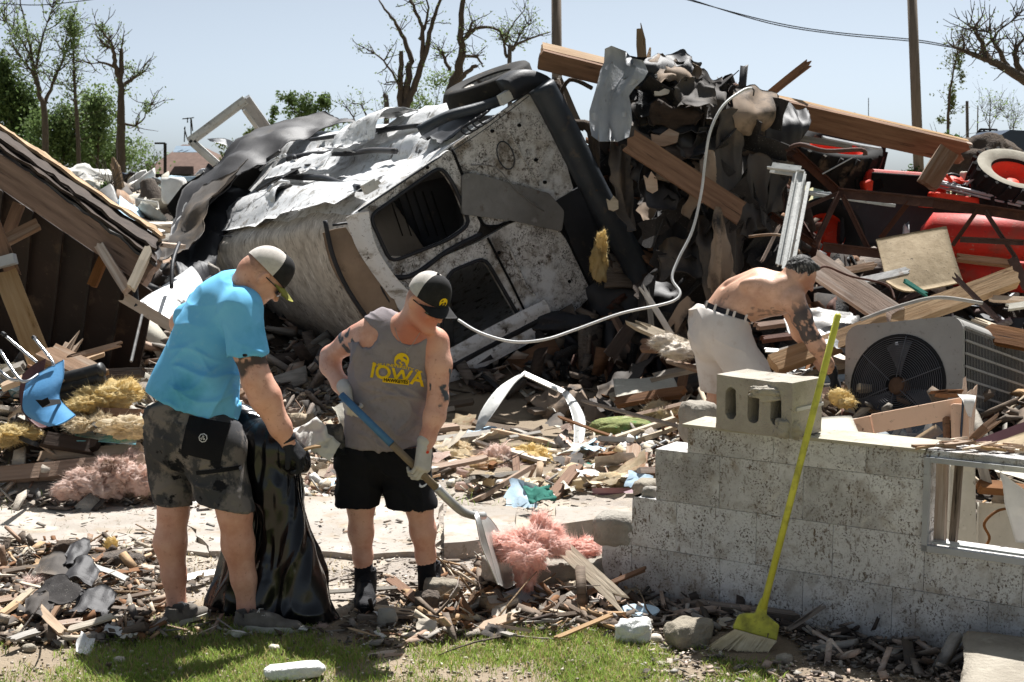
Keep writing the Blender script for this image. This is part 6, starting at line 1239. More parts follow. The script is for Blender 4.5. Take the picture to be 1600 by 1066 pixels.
for k, (x, y, w, h, m_) in enumerate([(85, 890, 80, 40, 'felt'), (125, 895, 50, 34, 'felt_black'), (90, 930, 74, 46, 'shingle'), (145, 945, 80, 36, 'felt_black'), (60, 950, 60, 34, 'felt'), (120, 870, 36, 32, 'felt_black')]):
    c = G(x, y, .08 + .02 * (k % 3)); s_ = 2222 / c.y; w *= .8; tag(sheet('roofing_scrap', [[c + Vector((-w / s_ / 2, .10, .03)), c + Vector((0, .12, .05)), c + Vector((w / s_ / 2, .08, .01))], [c + Vector((-w / s_ / 2, -.06, -.02)), c + Vector((0, -.08, .0)), c + Vector((w / s_ / 2, -.08, -.03))]], m_, 9, .006, .02, 9, 50 + k, None, .035, smooth=False, amp2=.012, fs2=20), ['grey felt scrap at the top of the lower left rubble', 'small black felt scrap beside the grey one', 'gritty black shingle curled in the lower left rubble', 'black torn felt at the right of the lower left rubble', 'dark felt piece under the brownish pink ball', 'upright black flap behind the lower left rubble'][k], 'roofing scrap')
for k, (a, b, w, m_, lab) in enumerate([((70, 975), (95, 940), 14, 'wood', 'short upright tan board in the lower left rubble'), ((105, 985), (182, 962), 9, 'wood_pale', 'pale stick pointing right at the grass edge, lower left'), ((100, 990), (60, 950), 12, 'wood_new', 'pale splintered chip at the lower left'), ((140, 882), (200, 905), 9, 'paper_white', 'long white slat on the lower left rubble'), ((15, 1000), (60, 985), 12, 'wood_grey', 'grey board in the bottom left grass'), ((0, 960), (35, 935), 12, 'wood_new', 'tan board at the left edge of the near rubble'), ((170, 940), (240, 925), 6, 'wood_old', 'dark twig near the left sneaker'), ((285, 905), (340, 893), 14, 'paper_white', 'white flat strip between the bare legs'), ((0, 893), (70, 885), 8, 'wood_old', 'dark lath on the ground at the left edge')]):
    A, B = G(*a, .06), G(*b, .10 if k < 3 else .05); plank(A, B, w / 340, .014, m_, lab, 'board', face=(0, -.6, .8), jag=.03)
# ============================================================ PEOPLE
def head_sdf(f, c, fw, up, s=1.0, mouth=True):
    """head in a frame: c = centre of the cranium, fw = where the face looks"""
    A = rotm(fw, up); c = Vector(c)
    def L(r, fo, u): return c + A @ Vector((r, fo, u)) * s
    f.ell(L(0, -.005, .012), (.078 * s, .1 * s, .093 * s), A, .02)
    f.ell(L(0, .03, -.045), (.061 * s, .066 * s, .082 * s), A, .03)
    for sg in (-1, 1):
        f.cone(L(sg * .052, .0, -.075), L(sg * .018, .072, -.112), .019 * s, .019 * s, .03)
        f.ell(L(sg * .036, .075, -.03), (.024 * s, .022 * s, .022 * s), A, .015)
        f.ell(L(sg * .03, .098, -.006), (.017 * s, .012 * s, .011 * s), A, .008, 'cut')
        f.ell(L(sg * .03, .085, -.006), (.013 * s, .013 * s, .011 * s), A, .003)
        f.cone(L(sg * .012, .096, .014), L(sg * .045, .084, .014), .008 * s, .007 * s, .012)
        E = A @ Matrix.Rotation(sg * R(24), 3, 'Z')
        f.ell(L(sg * .082, -.008, -.008), (.008 * s, .021 * s, .033 * s), E, .008)
        f.ell(L(sg * .089, .0, -.004), (.006 * s, .010 * s, .017 * s), E, .004, 'cut')
    f.cone(L(0, .094, .006), L(0, .118, -.033), .008 * s, .0125 * s, .012)
    for sg in (-1, 1): f.ell(L(sg * .012, .103, -.037), (.009 * s, .012 * s, .008 * s), A, .006)
    f.cone(L(-.016, .09, -.063), L(.016, .09, -.063), .007 * s, .007 * s, .008)
    f.cone(L(-.014, .088, -.075), L(.014, .088, -.075), .0075 * s, .0075 * s, .008)
    f.cone(L(-.014, .097, -.0685), L(.014, .097, -.0685), .003 * s, .003 * s, .003, op='cut')
    f.ell(L(0, .075, -.108), (.024 * s, .02 * s, .018 * s), A, .02)
    return L, A
def cap(parent, L, A, front, back, brim, logo=None, tilt=0.0):
    def dome(t0, t1, p1=1.0, rr=1.0):
        V = []; F = []; nt = 20; np_ = 14
        for i in range(np_ + 1):
            ph = (math.pi / 2) * (i / np_) * p1
            for j in range(nt + 1):
                th = t0 + (t1 - t0) * j / nt
                rx, ry, rz = .088 * rr, .113 * rr, .112 * rr
                sq = 1 + .05 * math.sin(ph) ** 4
                z = math.sin(ph); x = math.cos(ph) * math.cos(th) * sq; y = math.cos(ph) * math.sin(th) * sq
                V.append(L(x * rx, y * ry - .005, .026 + z * rz + .02 * max(0, math.sin(th)) * math.sin(ph * 2) + tilt * y * .1))
        for i in range(np_):
            for j in range(nt):
                a = i * (nt + 1) + j; F.append((a, a + 1, a + nt + 2, a + nt + 1))
        return V, F
    V, F = dome(R(8), R(172)); obj('cap_front', V, F, front, parent, True)
    V, F = dome(R(172), R(368)); obj('cap_back', V, F, back, parent, True)
    g = Geo(); nt, nr = 18, 6; V = []; F = []
    for lay in (0, -.004):
        for i in range(nr + 1):
            for j in range(nt + 1):
                a = R(18 + 144 * j / nt); q = i / nr; x = .088 * math.cos(a) * (1 - .08 * q); y0 = .108 * math.sin(a); y1 = .072 + .105 * math.sin(a) ** .6
                y = y0 + (y1 - y0) * q; V.append(L(x, y, .030 + lay - .26 * x * x / .088 - .012 * q - .05 * (q * q) * 0 + tilt * y * .1))
    n1 = (nr + 1) * (nt + 1)
    for k, o in enumerate((0, n1)):
        for i in range(nr):
            for j in range(nt):
                a = o + i * (nt + 1) + j; q = (a, a + 1, a + nt + 2, a + nt + 1); F.append(q if k else q[::-1])
    e = nr * (nt + 1)
    for j in range(nt): F.append((e + j, e + j + 1, n1 + e + j + 1, n1 + e + j))
    obj('cap_brim', V, F, brim, parent, True)
    g = Geo(); t = L(0, -.005, .141); g.lathe([(.0, .004), (.007, .002), (.008, -.002)], frame(t, A @ Vector((1, 0, 0)), A @ Vector((0, 1, 0))), 10); g.obj('cap_button', front, parent, True)
def shades(parent, L, band=True):
    g = Geo()
    for sg in (-1, 1):
        V = []; F = []
        for j in range(7):
            a = j / 6
            x = sg * (.008 + .062 * a); y = .114 - .036 * a ** 2.2; hh = .019 - .006 * a ** 3 - (.006 if j == 0 else 0)
            for u in (-1, -.3, .4, 1): V.append(L(x, y + .003 - .006 * abs(u), -.004 + hh * u))
        for j in range(6):
            for k in range(3):
                b = j * 4 + k; F.append((b, b + 4, b + 5, b + 1))
        g.add(V, F)
        g.tube([L(sg * .07, .078, .004), L(sg * .083, .04, .004), L(sg * .086, -.005, .002)], .003, 6)
    g.tube([L(-.01, .116, .004), L(0, .119, .006), L(.01, .116, .004)], .0025, 6)
    g.obj('sunglasses', 'glasses', parent, True)
def glove(name, m, parent, wrist, pd, pn, side=1, curl=35, size=1.0, spread=8, thumb=40, cuff=None, h=.0032, curls=None):
    """hand: pd = towards the fingertips, pn = back of the hand, side=+1 thumb on the +x side of (pd x pn)"""
    wrist = Vector(wrist); pd = Vector(pd).normalized(); pn = Vector(pn); pn = (pn - pd * pn.dot(pd)).normalized(); sx = pd.cross(pn) * side
    s = size; pal = wrist + pd * .055 * s
    f = Field(np.array(wrist) - .2, np.array(wrist) + .2, h)
    def q(x, y, z): return wrist + sx * x * s + pd * y * s + pn * z * s
    for i in range(4):
        x = .030 - .020 * i
        f.cone(q(x * .7, .012, 0), q(x, .085 - .003 * abs(i - 1), .002), .017 * s, .0135 * s, .018)
    f.cone(q(.018, .02, -.008), q(.034, .05, -.012), .016 * s, .014 * s, .015)
    if cuff: f.cone(wrist - Vector(pd) * .01, Vector(cuff[0]), .030 * s, cuff[1], .02)
    ln = [(.043, .026, .021), (.047, .030, .022), (.043, .028, .021), (.034, .021, .019)]
    for i in range(4):
        x = .030 - .020 * i; p = q(x, .085 - .003 * abs(i - 1), .002); cc = curls[i] if curls else curl
        d = (pd + sx * math.tan(R(spread * (1.5 - i) / 1.5)) * .5).normalized(); r = .0108 - .0006 * i * (i > 1)
        rot0 = R(cc * .8); ax = d.cross(pn).normalized()
        ang = 0
        for j, l in enumerate(ln[i]):
            ang += R(cc * (.8 if j == 0 else 1.1)); dd = (d * math.cos(ang) - pn * math.sin(ang)); p2 = p + dd * l * s
            f.cone(p, p2, (r - .0008 * j) * s, (r - .0008 * (j + 1)) * s, .004); p = p2
    p = q(.034, .03, -.010); d = (sx * math.cos(R(90 - thumb)) * .9 + pd * math.sin(R(90 - thumb)) - pn * .35).normalized()
    d2 = (d - pn * .7 * math.sin(R(curl)) - sx * .3 * math.sin(R(curl)) + pd * .2).normalized()
    f.cone(p, p + d * .036 * s, .014 * s, .0118 * s, .008); f.cone(p + d * .036 * s, p + d * .036 * s + d2 * .03 * s, .0118 * s, .010 * s, .005)
    return f.obj(name, m, parent)
def folds(dirs, amp=.006, seed=0, fs=6, mask=None):
    """cloth folds: ridged noise stretched along given directions"""
    def g(V):
        o = fbm(V * 3.1, seed, 2) * amp * .6
        for (d, fr, a) in dirs:
            d = np.array(d, float); d /= np.linalg.norm(d)
            ph = V @ d * fr + fbm(V * 4, seed + 3, 2) * 1.3
            o = o + a * (1 - np.abs(np.sin(ph * math.pi))) ** 2.0 * np.clip(.5 + fbm(V * fs, seed + 11, 2) * 1.8, 0, 1)
        return o if mask is None else o * mask(V)
    return g
def near(c, r, soft=.02):
    c = np.array(c)
    return lambda V: np.clip((r - np.linalg.norm(V - c, axis=1)) / soft, 0, 1)
def seg(a, b, V):
    a = np.array(a); b = np.array(b); t = np.clip((V - a) @ (b - a) / ((b - a) @ (b - a)), 0, 1); return np.linalg.norm(V - (a + t[:, None] * (b - a)), axis=1), t
def ink(V, s=55, thr=.0, seed=3): return np.clip((fbm(V * s, seed, 3) - thr) * 9, 0, 1)
def shoe(parent, heel, toe, m_up, m_sole, hgt=.075, w=.05, high=0.0, lace='lace'):
    heel = Vector(heel); toe = Vector(toe); d = (toe - heel); L_ = d.length; d.normalize(); up = Vector((0, 0, 1)); sd = d.cross(up)
    f = Field(np.minimum(heel, toe) - .16, np.maximum(heel, toe) + np.array((.16, .16, .3)), .004)
    z = up * .035
    f.cone(heel + d * .04 + z + up * .006, heel + d * L_ * .5 + z, w * .72, w * .78, .03, (up, .8))
    f.cone(heel + d * L_ * .5 + z, toe - d * .045 + up * .03, w * .85, w * .72, .03, (up, .62))
    f.cone(heel + d * .05 + z, heel + d * .055 + up * (hgt + .02), w * .72, w * .78, .02)
    f.cone(heel + d * .07 + up * (hgt), heel + d * L_ * .6 + up * .05, w * .62, w * .55, .02)
    f.cone(heel + d * .03 + z, heel + d * .038 + up * hgt, w * .5, w * .55, .02)
    if high: f.cone(heel + d * .05 + up * .06, heel + d * .045 + up * high, w * .92, w * .98, .02)
    f.plane(heel + up * .018, (0, 0, -1), .003)
    f.plane(heel + up * ((high or hgt) + .012), (0, 0, 1) if not high else (0, 0, 1), .004)
    f.cone(heel + d * .055 + up * ((high or hgt) - .02), heel + d * .055 + up * ((high or hgt) + .06), w * .72, w * .8, .004, op='cut')
    f.obj('shoe_upper', m_up, parent, disp=lambda V: .0012 * fbm(V * 60, 2, 2))
    out = []
    for k in range(28):
        a = 2 * math.pi * k / 28; q = (math.cos(a) + 1) / 2; ww = w * (.72 + .28 * math.sin(q * math.pi * .9)) * (1 if q < .85 else .93)
        out.append((L_ / 2 + (L_ / 2 + .004) * (abs(math.cos(a)) ** .8) * (1 if math.cos(a) > 0 else -1), ww * math.sin(a)))
    V, F = plate_geo(out, [], .026, frame(heel + up * .030, d, sd * -1)); o = obj('shoe_sole', V, F, m_sole, parent, fix=True)
    g = Geo()
    for i in range(5):
        t = .36 + .07 * i; c = heel + d * L_ * t + up * (hgt + .022 - .01 * i - .004 * i)
        if high: c = heel + d * (.098 + .012 * i) + up * (high * .8 - i * .02)
        g.tube([c - sd * .026 - up * .008, c, c + sd * .026 - up * .008 + d * .01], .0022, 5)
        g.tube([c + sd * .026 - up * .008, c + d * .005 + up * .001, c - sd * .026 - up * .008 + d * .01], .0022, 5)
    g.obj('shoe_lace', lace, parent)
CAMP = Vector((0, 0, 2.0))
# ---------------------------------------------------------------- man 1: blue shirt, seen from behind and his right
m1 = thing('person', G(330, 985), 'man in a bright blue t-shirt and camouflage shorts bending over the black bag', 'person')
hc = P(411, 431, 6.32); fwd = Vector((.62, .28, -.73)); upv = Vector((.55, .15, .75))
f = Field(P(200, 1000, 6.0) - Vector((.02, 0, .1)), P(500, 380, 6.95) + Vector((.06, .05, .05)), .0062)
f.cone(P(350, 480, 6.36), P(300, 620, 6.33), .11, .13, .06)
f.cone(P(272, 690, 6.36), P(340, 700, 6.2), .12, .12, .05)
f.chain([(P(268, 700, 6.36), .10), (P(271, 800, 6.3), .066), (P(266, 848, 6.28), .071), (P(272, 900, 6.27), .052), (P(277, 952, 6.27), .041), (P(279, 972, 6.26), .042)], .03)
f.chain([(P(338, 705, 6.2), .10), (P(367, 803, 6.15), .072), (P(372, 850, 6.16), .070), (P(381, 905, 6.16), .053), (P(387, 950, 6.17), .042), (P(388, 972, 6.17), .043)], .03)
S1a = f.snap()
f.cone(P(330, 480, 6.52), P(374, 486, 6.22), .075, .07, .06)
f.chain([(P(376, 484, 6.2), .062), (P(388, 545, 6.14), .068), (P(402, 596, 6.1), .062), (P(414, 620, 6.1), .066), (P(438, 668, 6.12), .046), (P(451, 694, 6.14), .032)], .03)
S1b = f.snap()
L1, A1 = head_sdf(f, hc, fwd, upv, 1.0)
f.cone(L1(0, -.045, -.03), P(378, 462, 6.36), .062, .082, .05)
f.chain([(P(326, 480, 6.55), .06), (P(284, 505, 6.72), .052), (P(330, 580, 6.72), .05), (P(362, 632, 6.6), .033)], .03)
_sl = np.array(P(393, 575, 6.1)); _hr = np.array(hc)
def _tat1(V):
    d, t = seg(P(388, 540, 6.14), P(402, 600, 6.1), V)
    return ((d < .12) & (t > .1)) * (np.clip((.78 - t + fbm(V * 18, 5, 2) * .35) * 6, 0, 1)) * np.clip(.95 - ink(V, 30, .25, 8) * .8, 0, 1)
def _hair1(V):
    l = (V - np.array(hc)) @ np.array(A1); return np.clip((.035 - l[:, 1]) * 30, 0, 1) * np.clip((l[:, 2] + .035) * 30, 0, 1) * (np.linalg.norm(l, axis=1) < .13) * (.35 + .3 * fbm(V * 120, 1, 2)) * (np.abs(l[:, 0]) < .080)
f.obj('body', 'skin1', m1, attrs={'tattoo': _tat1, 'hair': _hair1})
# shirt
lo = P(205, 690, 6.05) - Vector((0, 0, .02)); hi = P(475, 400, 6.75) + Vector((.02, .02, .05))
f = Field(lo, hi, .0065)
f.chain([(P(352, 478, 6.37), .135), (P(330, 525, 6.36), .155), (P(312, 575, 6.35), .165), (P(300, 615, 6.34), .185), (P(285, 655, 6.33), .195)], .06)
f.chain([(P(368, 455, 6.38), .095), (P(345, 480, 6.40), .12)], .05)
f.cone(P(322, 482, 6.54), P(376, 482, 6.24), .092, .092, .07)
f.cone(P(335, 612, 6.28), P(325, 640, 6.28), .12, .125, .06)
f.cone(P(378, 484, 6.2), P(388, 568, 6.13), .088, .083, .04)
f.cone(P(326, 482, 6.56), P(296, 498, 6.68), .08, .075, .04)
f.absorb(S1b, .009)
hn = Vector((-.36, -.08, -.93)); f.plane(P(290, 634, 6.33), hn, .008, hi=(P(384, 690, 6.2).x, 99, 99))
f.plane(P(400, 500, 6.4), Vector((1, 0, .2)), .01, lo=(0, 6.27, 0))
f.plane(P(388, 554, 6.13), Vector((.06, 0, -1)), .006, lo=(P(357, 552, 6.1).x, 0, P(300, 640, 6.1).z))
f.plane(P(388, 556, 6.13), Vector((0, 0, -1)), .006, lo=(P(379, 600, 6.1).x, 0, 0))
f.cone(P(386, 540, 6.14), P(391, 575, 6.12), .066, .073, .004, op='cut')
f.cone(P(372, 470, 6.37), L1(0, -.035, -.045), .055, .078, .004, op='cut')
def _print1(V):
    # faint worn lettering across the upper back
    a = np.array(P(322, 450, 6.2)); b = np.array(P(292, 560, 6.2)); d = (b - a) / np.linalg.norm(b - a)
    u = (V - a) @ d; row = np.abs(((u / .052) % 1) - .5) < .2
    return row * (u > .0) * (u < .36) * (np.clip(fbm(V * 70, 4, 2) * 5 - .7, 0, 1)) * .14 * (V[:, 0] < P(345, 500, 6.3).x) * (V[:, 1] < 6.4)
sh1 = f.obj('t_shirt', 'shirt_blue', m1, disp=folds([((-.5, 0, .85), 6, .017), ((.35, .2, .9), 10, .015), ((.9, .1, .35), 6, .011)], .012, 4, 5, lambda V: np.clip((P(300, 500, 6.3).z - V[:, 2]) / .22, .25, 1)), attrs={'print': _print1}, smooth_it=2)
# shorts
f = Field(P(205, 810, 6.0) - Vector((0, 0, .03)), P(440, 590, 6.65), .0065)
f.cone(P(288, 640, 6.33), P(290, 680, 6.32), .18, .175, .05)
f.cone(P(265, 675, 6.38), P(330, 690, 6.22), .135, .14, .06)
f.cone(P(262, 690, 6.38), P(277, 800, 6.33), .125, .088, .04)
f.cone(P(333, 700, 6.22), P(354, 808, 6.16), .128, .124, .04)
f.absorb(S1a, .010)
f.plane(P(277, 788, 6.3), (-.05, 0, -1), .006, hi=(P(302, 700, 6.3).x, 99, 99))
f.plane(P(350, 789, 6.16), (-.2, 0, -1), .006, lo=(P(302, 700, 6.3).x, 0, 0))
f.plane(P(290, 616, 6.33), (-.3, 0, .95), .008)
f.cone(P(276, 770, 6.32), P(278, 806, 6.32), .068, .078, .004, op='cut'); f.cone(P(356, 776, 6.16), P(357, 812, 6.15), .074, .088, .004, op='cut')
st1 = f.obj('cargo_shorts', 'camo', m1, disp=folds([((.2, 0, 1), 8, .013), ((.95, .2, .3), 8, .012)], .01, 9, 5), smooth_it=2)
bt = bvh(st1); vd = Vector((0, 1, -.12))
mwp = frame(P(330, 705, 6.0), (1, 0, -.12), (.1, .0, 1))
def grid2(w, h, n, m): return [(-w / 2 + w * i / n, -h / 2 + h * j / m) for j in range(m + 1) for i in range(n + 1)], [(j * (n + 1) + i, j * (n + 1) + i + 1, (j + 1) * (n + 1) + i + 1, (j + 1) * (n + 1) + i) for j in range(m) for i in range(n)]
V2, F2 = grid2(.185, .17, 14, 14); pk = decal('pocket_flap', V2, F2, frame(P(312, 688, 6.0), (1, 0, -.2), (.1, 0, 1)), bt, vd, 'black_cloth', m1, .008)
V2, F2 = grid2(.205, .018, 16, 3); decal('pocket_seam', V2, F2, frame(P(336, 738, 6.0), (1, 0, .12), (0, 0, 1)), bt, vd, 'black_cloth', m1, .006)
def ring2(r0, r1, n=12, cx=0, cy=0): return [(cx + r * math.cos(2 * math.pi * k / n), cy + r * math.sin(2 * math.pi * k / n)) for r in (r0, r1) for k in range(n)], [(k, (k + 1) % n, n + (k + 1) % n, n + k) for k in range(n)]
V2, F2 = ring2(.0165, .020, 8); decal('emblem_ring', V2, F2, frame(P(312, 686, 6.0), (1, 0, -.2), (.1, 0, 1)), bt, vd, 'white_print', m1, .0115)
V2, F2 = ring2(0.004, .008, 6)
for (ax, ay) in ((0, .006), (-.006, -.004), (.006, -.004)):
    decal('emblem_mark', [(x * .6 + ax, y * .6 + ay) for x, y in V2], F2, frame(P(312, 686, 6.0), (1, 0, -.2), (.1, 0, 1)), bt, vd, 'white_print', m1, .0115)
cap(m1, L1, A1, 'cap_dark', 'cap_light', 'cap_olive')
shades(m1, L1)
glove('glove', 'glove_black', m1, P(451, 692, 6.14), (.6, .1, -.8), (.75, -.45, .5), side=1, curl=40, cuff=(P(446, 680, 6.13), .037))
glove('glove', 'glove_white', m1, P(361, 631, 6.58), (.35, -.3, -.9), (-.5, -.7, .3), side=-1, curl=45)
g = Geo(); g.lathe([(.036, -.012), (.0385, -.006), (.0385, .008), (.036, .012)], frame(P(449, 686, 6.135), (1, 0, .4), (0, 1, 0)), 16); g.obj('watch_strap', 'belt', m1, True)
shoe(m1, G(360, 985) + Vector((.015, .02, 0)), G(474, 991) + Vector((0, .02, 0)), 'shoe_grey', 'shoe_sole')
shoe(m1, G(252, 981) + Vector((.02, 0, 0)), G(335, 962) + Vector((-.02, 0, 0)), 'shoe_grey', 'shoe_sole')
for pa, pb in ((P(279, 950, 6.26), P(281, 975, 6.26)), (P(387, 950, 6.17), P(388, 975, 6.17))):
    g = Geo(); g.tube([pa, pb], [.049, .052], 14); g.obj('sock', 'belt', m1, True)
# ---------------------------------------------------------------- man 2: grey tank top with shovel
m2 = thing('person', G(620, 945), 'man in a grey tank top and black shorts digging with the long shovel', 'person')
hc2 = P(668, 470, 6.32); fw2 = Vector((.60, -.62, -.48)); up2 = Vector((.30, -.2, .93))
f = Field(P(478, 960, 6.05) - Vector((.02, 0, .1)), P(735, 420, 6.9) + Vector((.03, .05, .05)), .006)
f.cone(P(600, 545, 6.46), P(600, 660, 6.5), .14, .14, .08, (Vector((0, 1, 0)), .72))
f.cone(P(655, 550, 6.42), P(625, 640, 6.48), .09, .12, .06, (Vector((0, 1, 0)), .8))
f.cone(P(570, 710, 6.5), P(630, 710, 6.5), .11, .11, .05)
f.chain([(P(566, 720, 6.5), .095), (P(564, 790, 6.5), .062), (P(564, 832, 6.51), .056), (P(567, 870, 6.52), .043), (P(568, 905, 6.53), .036)], .03)
f.chain([(P(634, 720, 6.5), .095), (P(655, 790, 6.46), .062), (P(661, 830, 6.47), .058), (P(665, 868, 6.5), .044), (P(668, 905, 6.52), .036)], .03)
S2a = f.snap()
f.cone(P(590, 524, 6.46), P(676, 532, 6.38), .062, .058, .06)
f.cone(P(595, 500, 6.46), P(640, 515, 6.42), .04, .05, .05)
f.chain([(P(578, 520, 6.47), .062), (P(560, 527, 6.51), .058)], .03)
S2b = f.snap()
L2, A2 = head_sdf(f, hc2, fw2, up2, .97)
f.cone(L2(0, -.035, -.045), P(637, 520, 6.42), .058, .07, .05)
f.chain([(P(578, 520, 6.47), .062), (P(545, 535, 6.55), .052), (P(516, 556, 6.62), .043), (P(516, 572, 6.60), .045), (P(532, 600, 6.52), .038), (P(541, 618, 6.45), .029)], .028)
f.chain([(P(681, 535, 6.38), .061), (P(686, 570, 6.36), .056), (P(684, 625, 6.33), .045), (P(679, 650, 6.31), .047), (P(668, 685, 6.28), .034), (P(663, 702, 6.26), .029)], .028)
def _tat2(V):
    d, t = seg(P(690, 575, 6.36), P(684, 640, 6.33), V); a = (d < .06) * (t > .0) * (t < 1) * ink(V, 26, .02, 4)
    a = a * (V[:, 0] > P(672, 600, 6.35).x) * (V[:, 1] < P(684, 600, 6.38).y)
    d, t = seg(P(530, 536, 6.5), P(552, 520, 6.48), V); b = (d < .07) * (V[:, 1] < 6.58) * ink(V, 30, .05, 6) * (t > .0) * (t < 1)
    return np.maximum(a, b)
def _hair2(V):
    l = (V - np.array(hc2)) @ np.array(A2); return np.clip((.01 - l[:, 1]) * 30, 0, 1) * np.clip((l[:, 2] + .03) * 30, 0, 1) * (np.linalg.norm(l, axis=1) < .13) * .5 * (np.abs(l[:, 0]) < .078)
def _red2(V): return np.maximum(near(P(640, 530, 6.3), .14, .08)(V) * .8, near(L2(0, .05, -.03), .11, .05)(V) * .75)
f.obj('body', 'skin2', m2, attrs={'tattoo': _tat2, 'hair': _hair2, 'red': _red2})
f = Field(P(502, 720, 6.2), P(705, 470, 6.75), .006)
yv = Vector((0, 1, 0))
f.cone(P(602, 560, 6.46), P(598, 700, 6.5), .158, .182, .06, (yv, .78))
f.cone(P(650, 560, 6.42), P(622, 640, 6.47), .10, .14, .06, (yv, .85))
f.cone(P(604, 535, 6.46), P(655, 540, 6.41), .115, .09, .05, (yv, .85))
f.absorb(S2b, .008)
f.plane(P(598, 694, 6.5), (.03, 0, -1), .006); f.plane(P(600, 474, 6.4), (.25, 0, 1), .006)
f.cone(P(643, 508, 6.0), P(641, 512, 6.43), .070, .078, .012, op='cut'); f.cone(P(645, 470, 6.0), P(645, 470, 6.6), .072, .078, .012, op='cut')
f.cone(P(576, 527, 6.0), P(573, 527, 6.8), .048, .052, .012, op='cut'); f.cone(P(555, 512, 6.0), P(553, 512, 6.8), .066, .070, .012, op='cut')
f.cone(P(717, 534, 6.0), P(711, 534, 6.8), .066, .068, .012, op='cut')
tk = f.obj('tank_top', 'tank_grey', m2, disp=folds([((.95, .2, .25), 7, .016), ((.3, 0, 1), 9, .012), ((.7, 0, .7), 13, .009)], .012, 21, 4), smooth_it=2)
f = Field(P(500, 810, 6.25), P(690, 675, 6.8), .006)
f.cone(P(575, 705, 6.52), P(625, 705, 6.5), .125, .125, .05)
f.cone(P(566, 715, 6.52), P(556, 815, 6.5), .115, .085, .03); f.cone(P(634, 715, 6.5), P(640, 815, 6.46), .115, .098, .03)
f.absorb(S2a, .009)
f.plane(P(556, 790, 6.5), (0, 0, -1), .005); f.plane(P(598, 684, 6.5), (0, 0, 1), .005)
f.cone(P(557, 775, 6.5), P(556, 806, 6.5), .072, .08, .004, op='cut'); f.cone(P(642, 775, 6.46), P(643, 806, 6.46), .08, .09, .004, op='cut')
f.cone(P(599, 740, 6.4), P(598, 815, 6.4), .004, .022, .02, op='cut')
s2 = f.obj('black_shorts', 'black_cloth', m2, disp=folds([((1, .2, .1), 8, .014), ((.4, 0, 1), 8, .008)], .008, 31, 4), smooth_it=2)
cap(m2, L2, A2, 'cap_dark', 'cap_light', 'cap_dark'); shades(m2, L2)
# shirt print
bt = bvh(tk); vd = Vector((0, 1, -.08))
def print_frame(px, py, ang=13): return frame(P(px, py, 6.1), (math.cos(R(ang)), 0, -math.sin(R(ang))), (math.sin(R(ang)) * .4, 0, 1))
sx = 1 / 362.0
V2, F2 = text_mesh('IOWA', .12, .0035); w_ = max(v[0] for v in V2) - min(v[0] for v in V2)
def arch(x, y): return x, y - 1.6 * x * x
V2 = [(x * (.245 / w_), y * .72) for x, y in V2]
decal('lettering', V2, F2, print_frame(614, 592, 11), bt, vd, 'yellow_print', m2, .004, 2, fn=lambda x, y: (x, y * (.8 + 2.6 * abs(x))))
V2, F2 = text_mesh('THE UNIVERSITY OF', .018, .0004); w_ = max(v[0] for v in V2) - min(v[0] for v in V2)
decal('lettering', [(x * (.23 / w_), y) for x, y in V2], F2, print_frame(614, 577, 9), bt, vd, 'yellow_print', m2, .004, 0, fn=lambda x, y: (x, y - 1.0 * x * x))
V2, F2 = grid2(.118, .024, 12, 3); decal('nameplate', V2, F2, print_frame(612, 601, 7), bt, vd, 'yellow_print', m2, .004)
V2, F2 = text_mesh('HAWKEYES', .021, .0006); w_ = max(v[0] for v in V2) - min(v[0] for v in V2)
decal('lettering', [(x * (.108 / w_), y) for x, y in V2], F2, print_frame(612, 601, 7), bt, vd, 'black_cloth', m2, .0065, 0)
def hawk(cx=0, cy=0, s=1.0):
    outer = [(-.95, -.15), (-.9, .3), (-.6, .72), (-.1, .95), (.4, .88), (.78, .6), (.98, .2), (1.0, -.2), (.86, -.5), (.9, -.8), (.62, -.62), (.5, -.3), (.2, -.12), (.02, -.3), (-.1, -.02), (-.4, .08), (-.62, -.1), (-.72, -.42), (-.45, -.7), (-.7, -.78), (-.88, -.5)]
    eye = [(.1, .42), (.35, .5), (.62, .34), (.72, .05), (.5, .18), (.3, .22)]
    beak = [(-.35, -.3), (-.1, -.22), (.1, -.5), (.35, -.42), (.1, -.68), (-.15, -.5)]
    V, F = plate_geo(outer, [eye], 0, Matrix.Identity(4)); n = len(V); V2, F2_ = plate_geo(beak, [], 0, Matrix.Identity(4))
    return [(v.x * s + cx, v.y * s + cy) for v in V + V2], F + [tuple(i + n for i in q) for q in F2_]
V2, F2 = hawk(0, 0, .035); decal('bird_head_emblem', V2, F2, print_frame(621, 567, 8), bt, vd, 'yellow_print', m2, .0045, 1)
bt = bvh(s2); sw = [(-.028, -.004), (-.018, -.013), (-.004, -.012), (.03, .012), (-.002, -.002), (-.014, -.004), (-.021, .003), (-.022, .01)]
V, F = plate_geo(sw, [], 0, Matrix.Identity(4)); decal('swoosh_mark', [(v.x, v.y) for v in V], F, print_frame(658, 771, -8), bt, vd, 'white_print', m2, .004, 1)
for ob in [o for o in m2.children if o.name.startswith('cap_front')]:
    b2 = bvh(ob); V2, F2 = hawk(0, 0, .021); c_ = L2(.012, .12, .062); d_ = (A2 @ Vector((-.1, -1, -.3)))
    decal('cap_emblem', V2, F2, frame(c_, A2 @ Vector((1, 0, 0)), A2 @ Vector((0, -.2, 1))), b2, d_, 'yellow_print', m2, .002, 1)
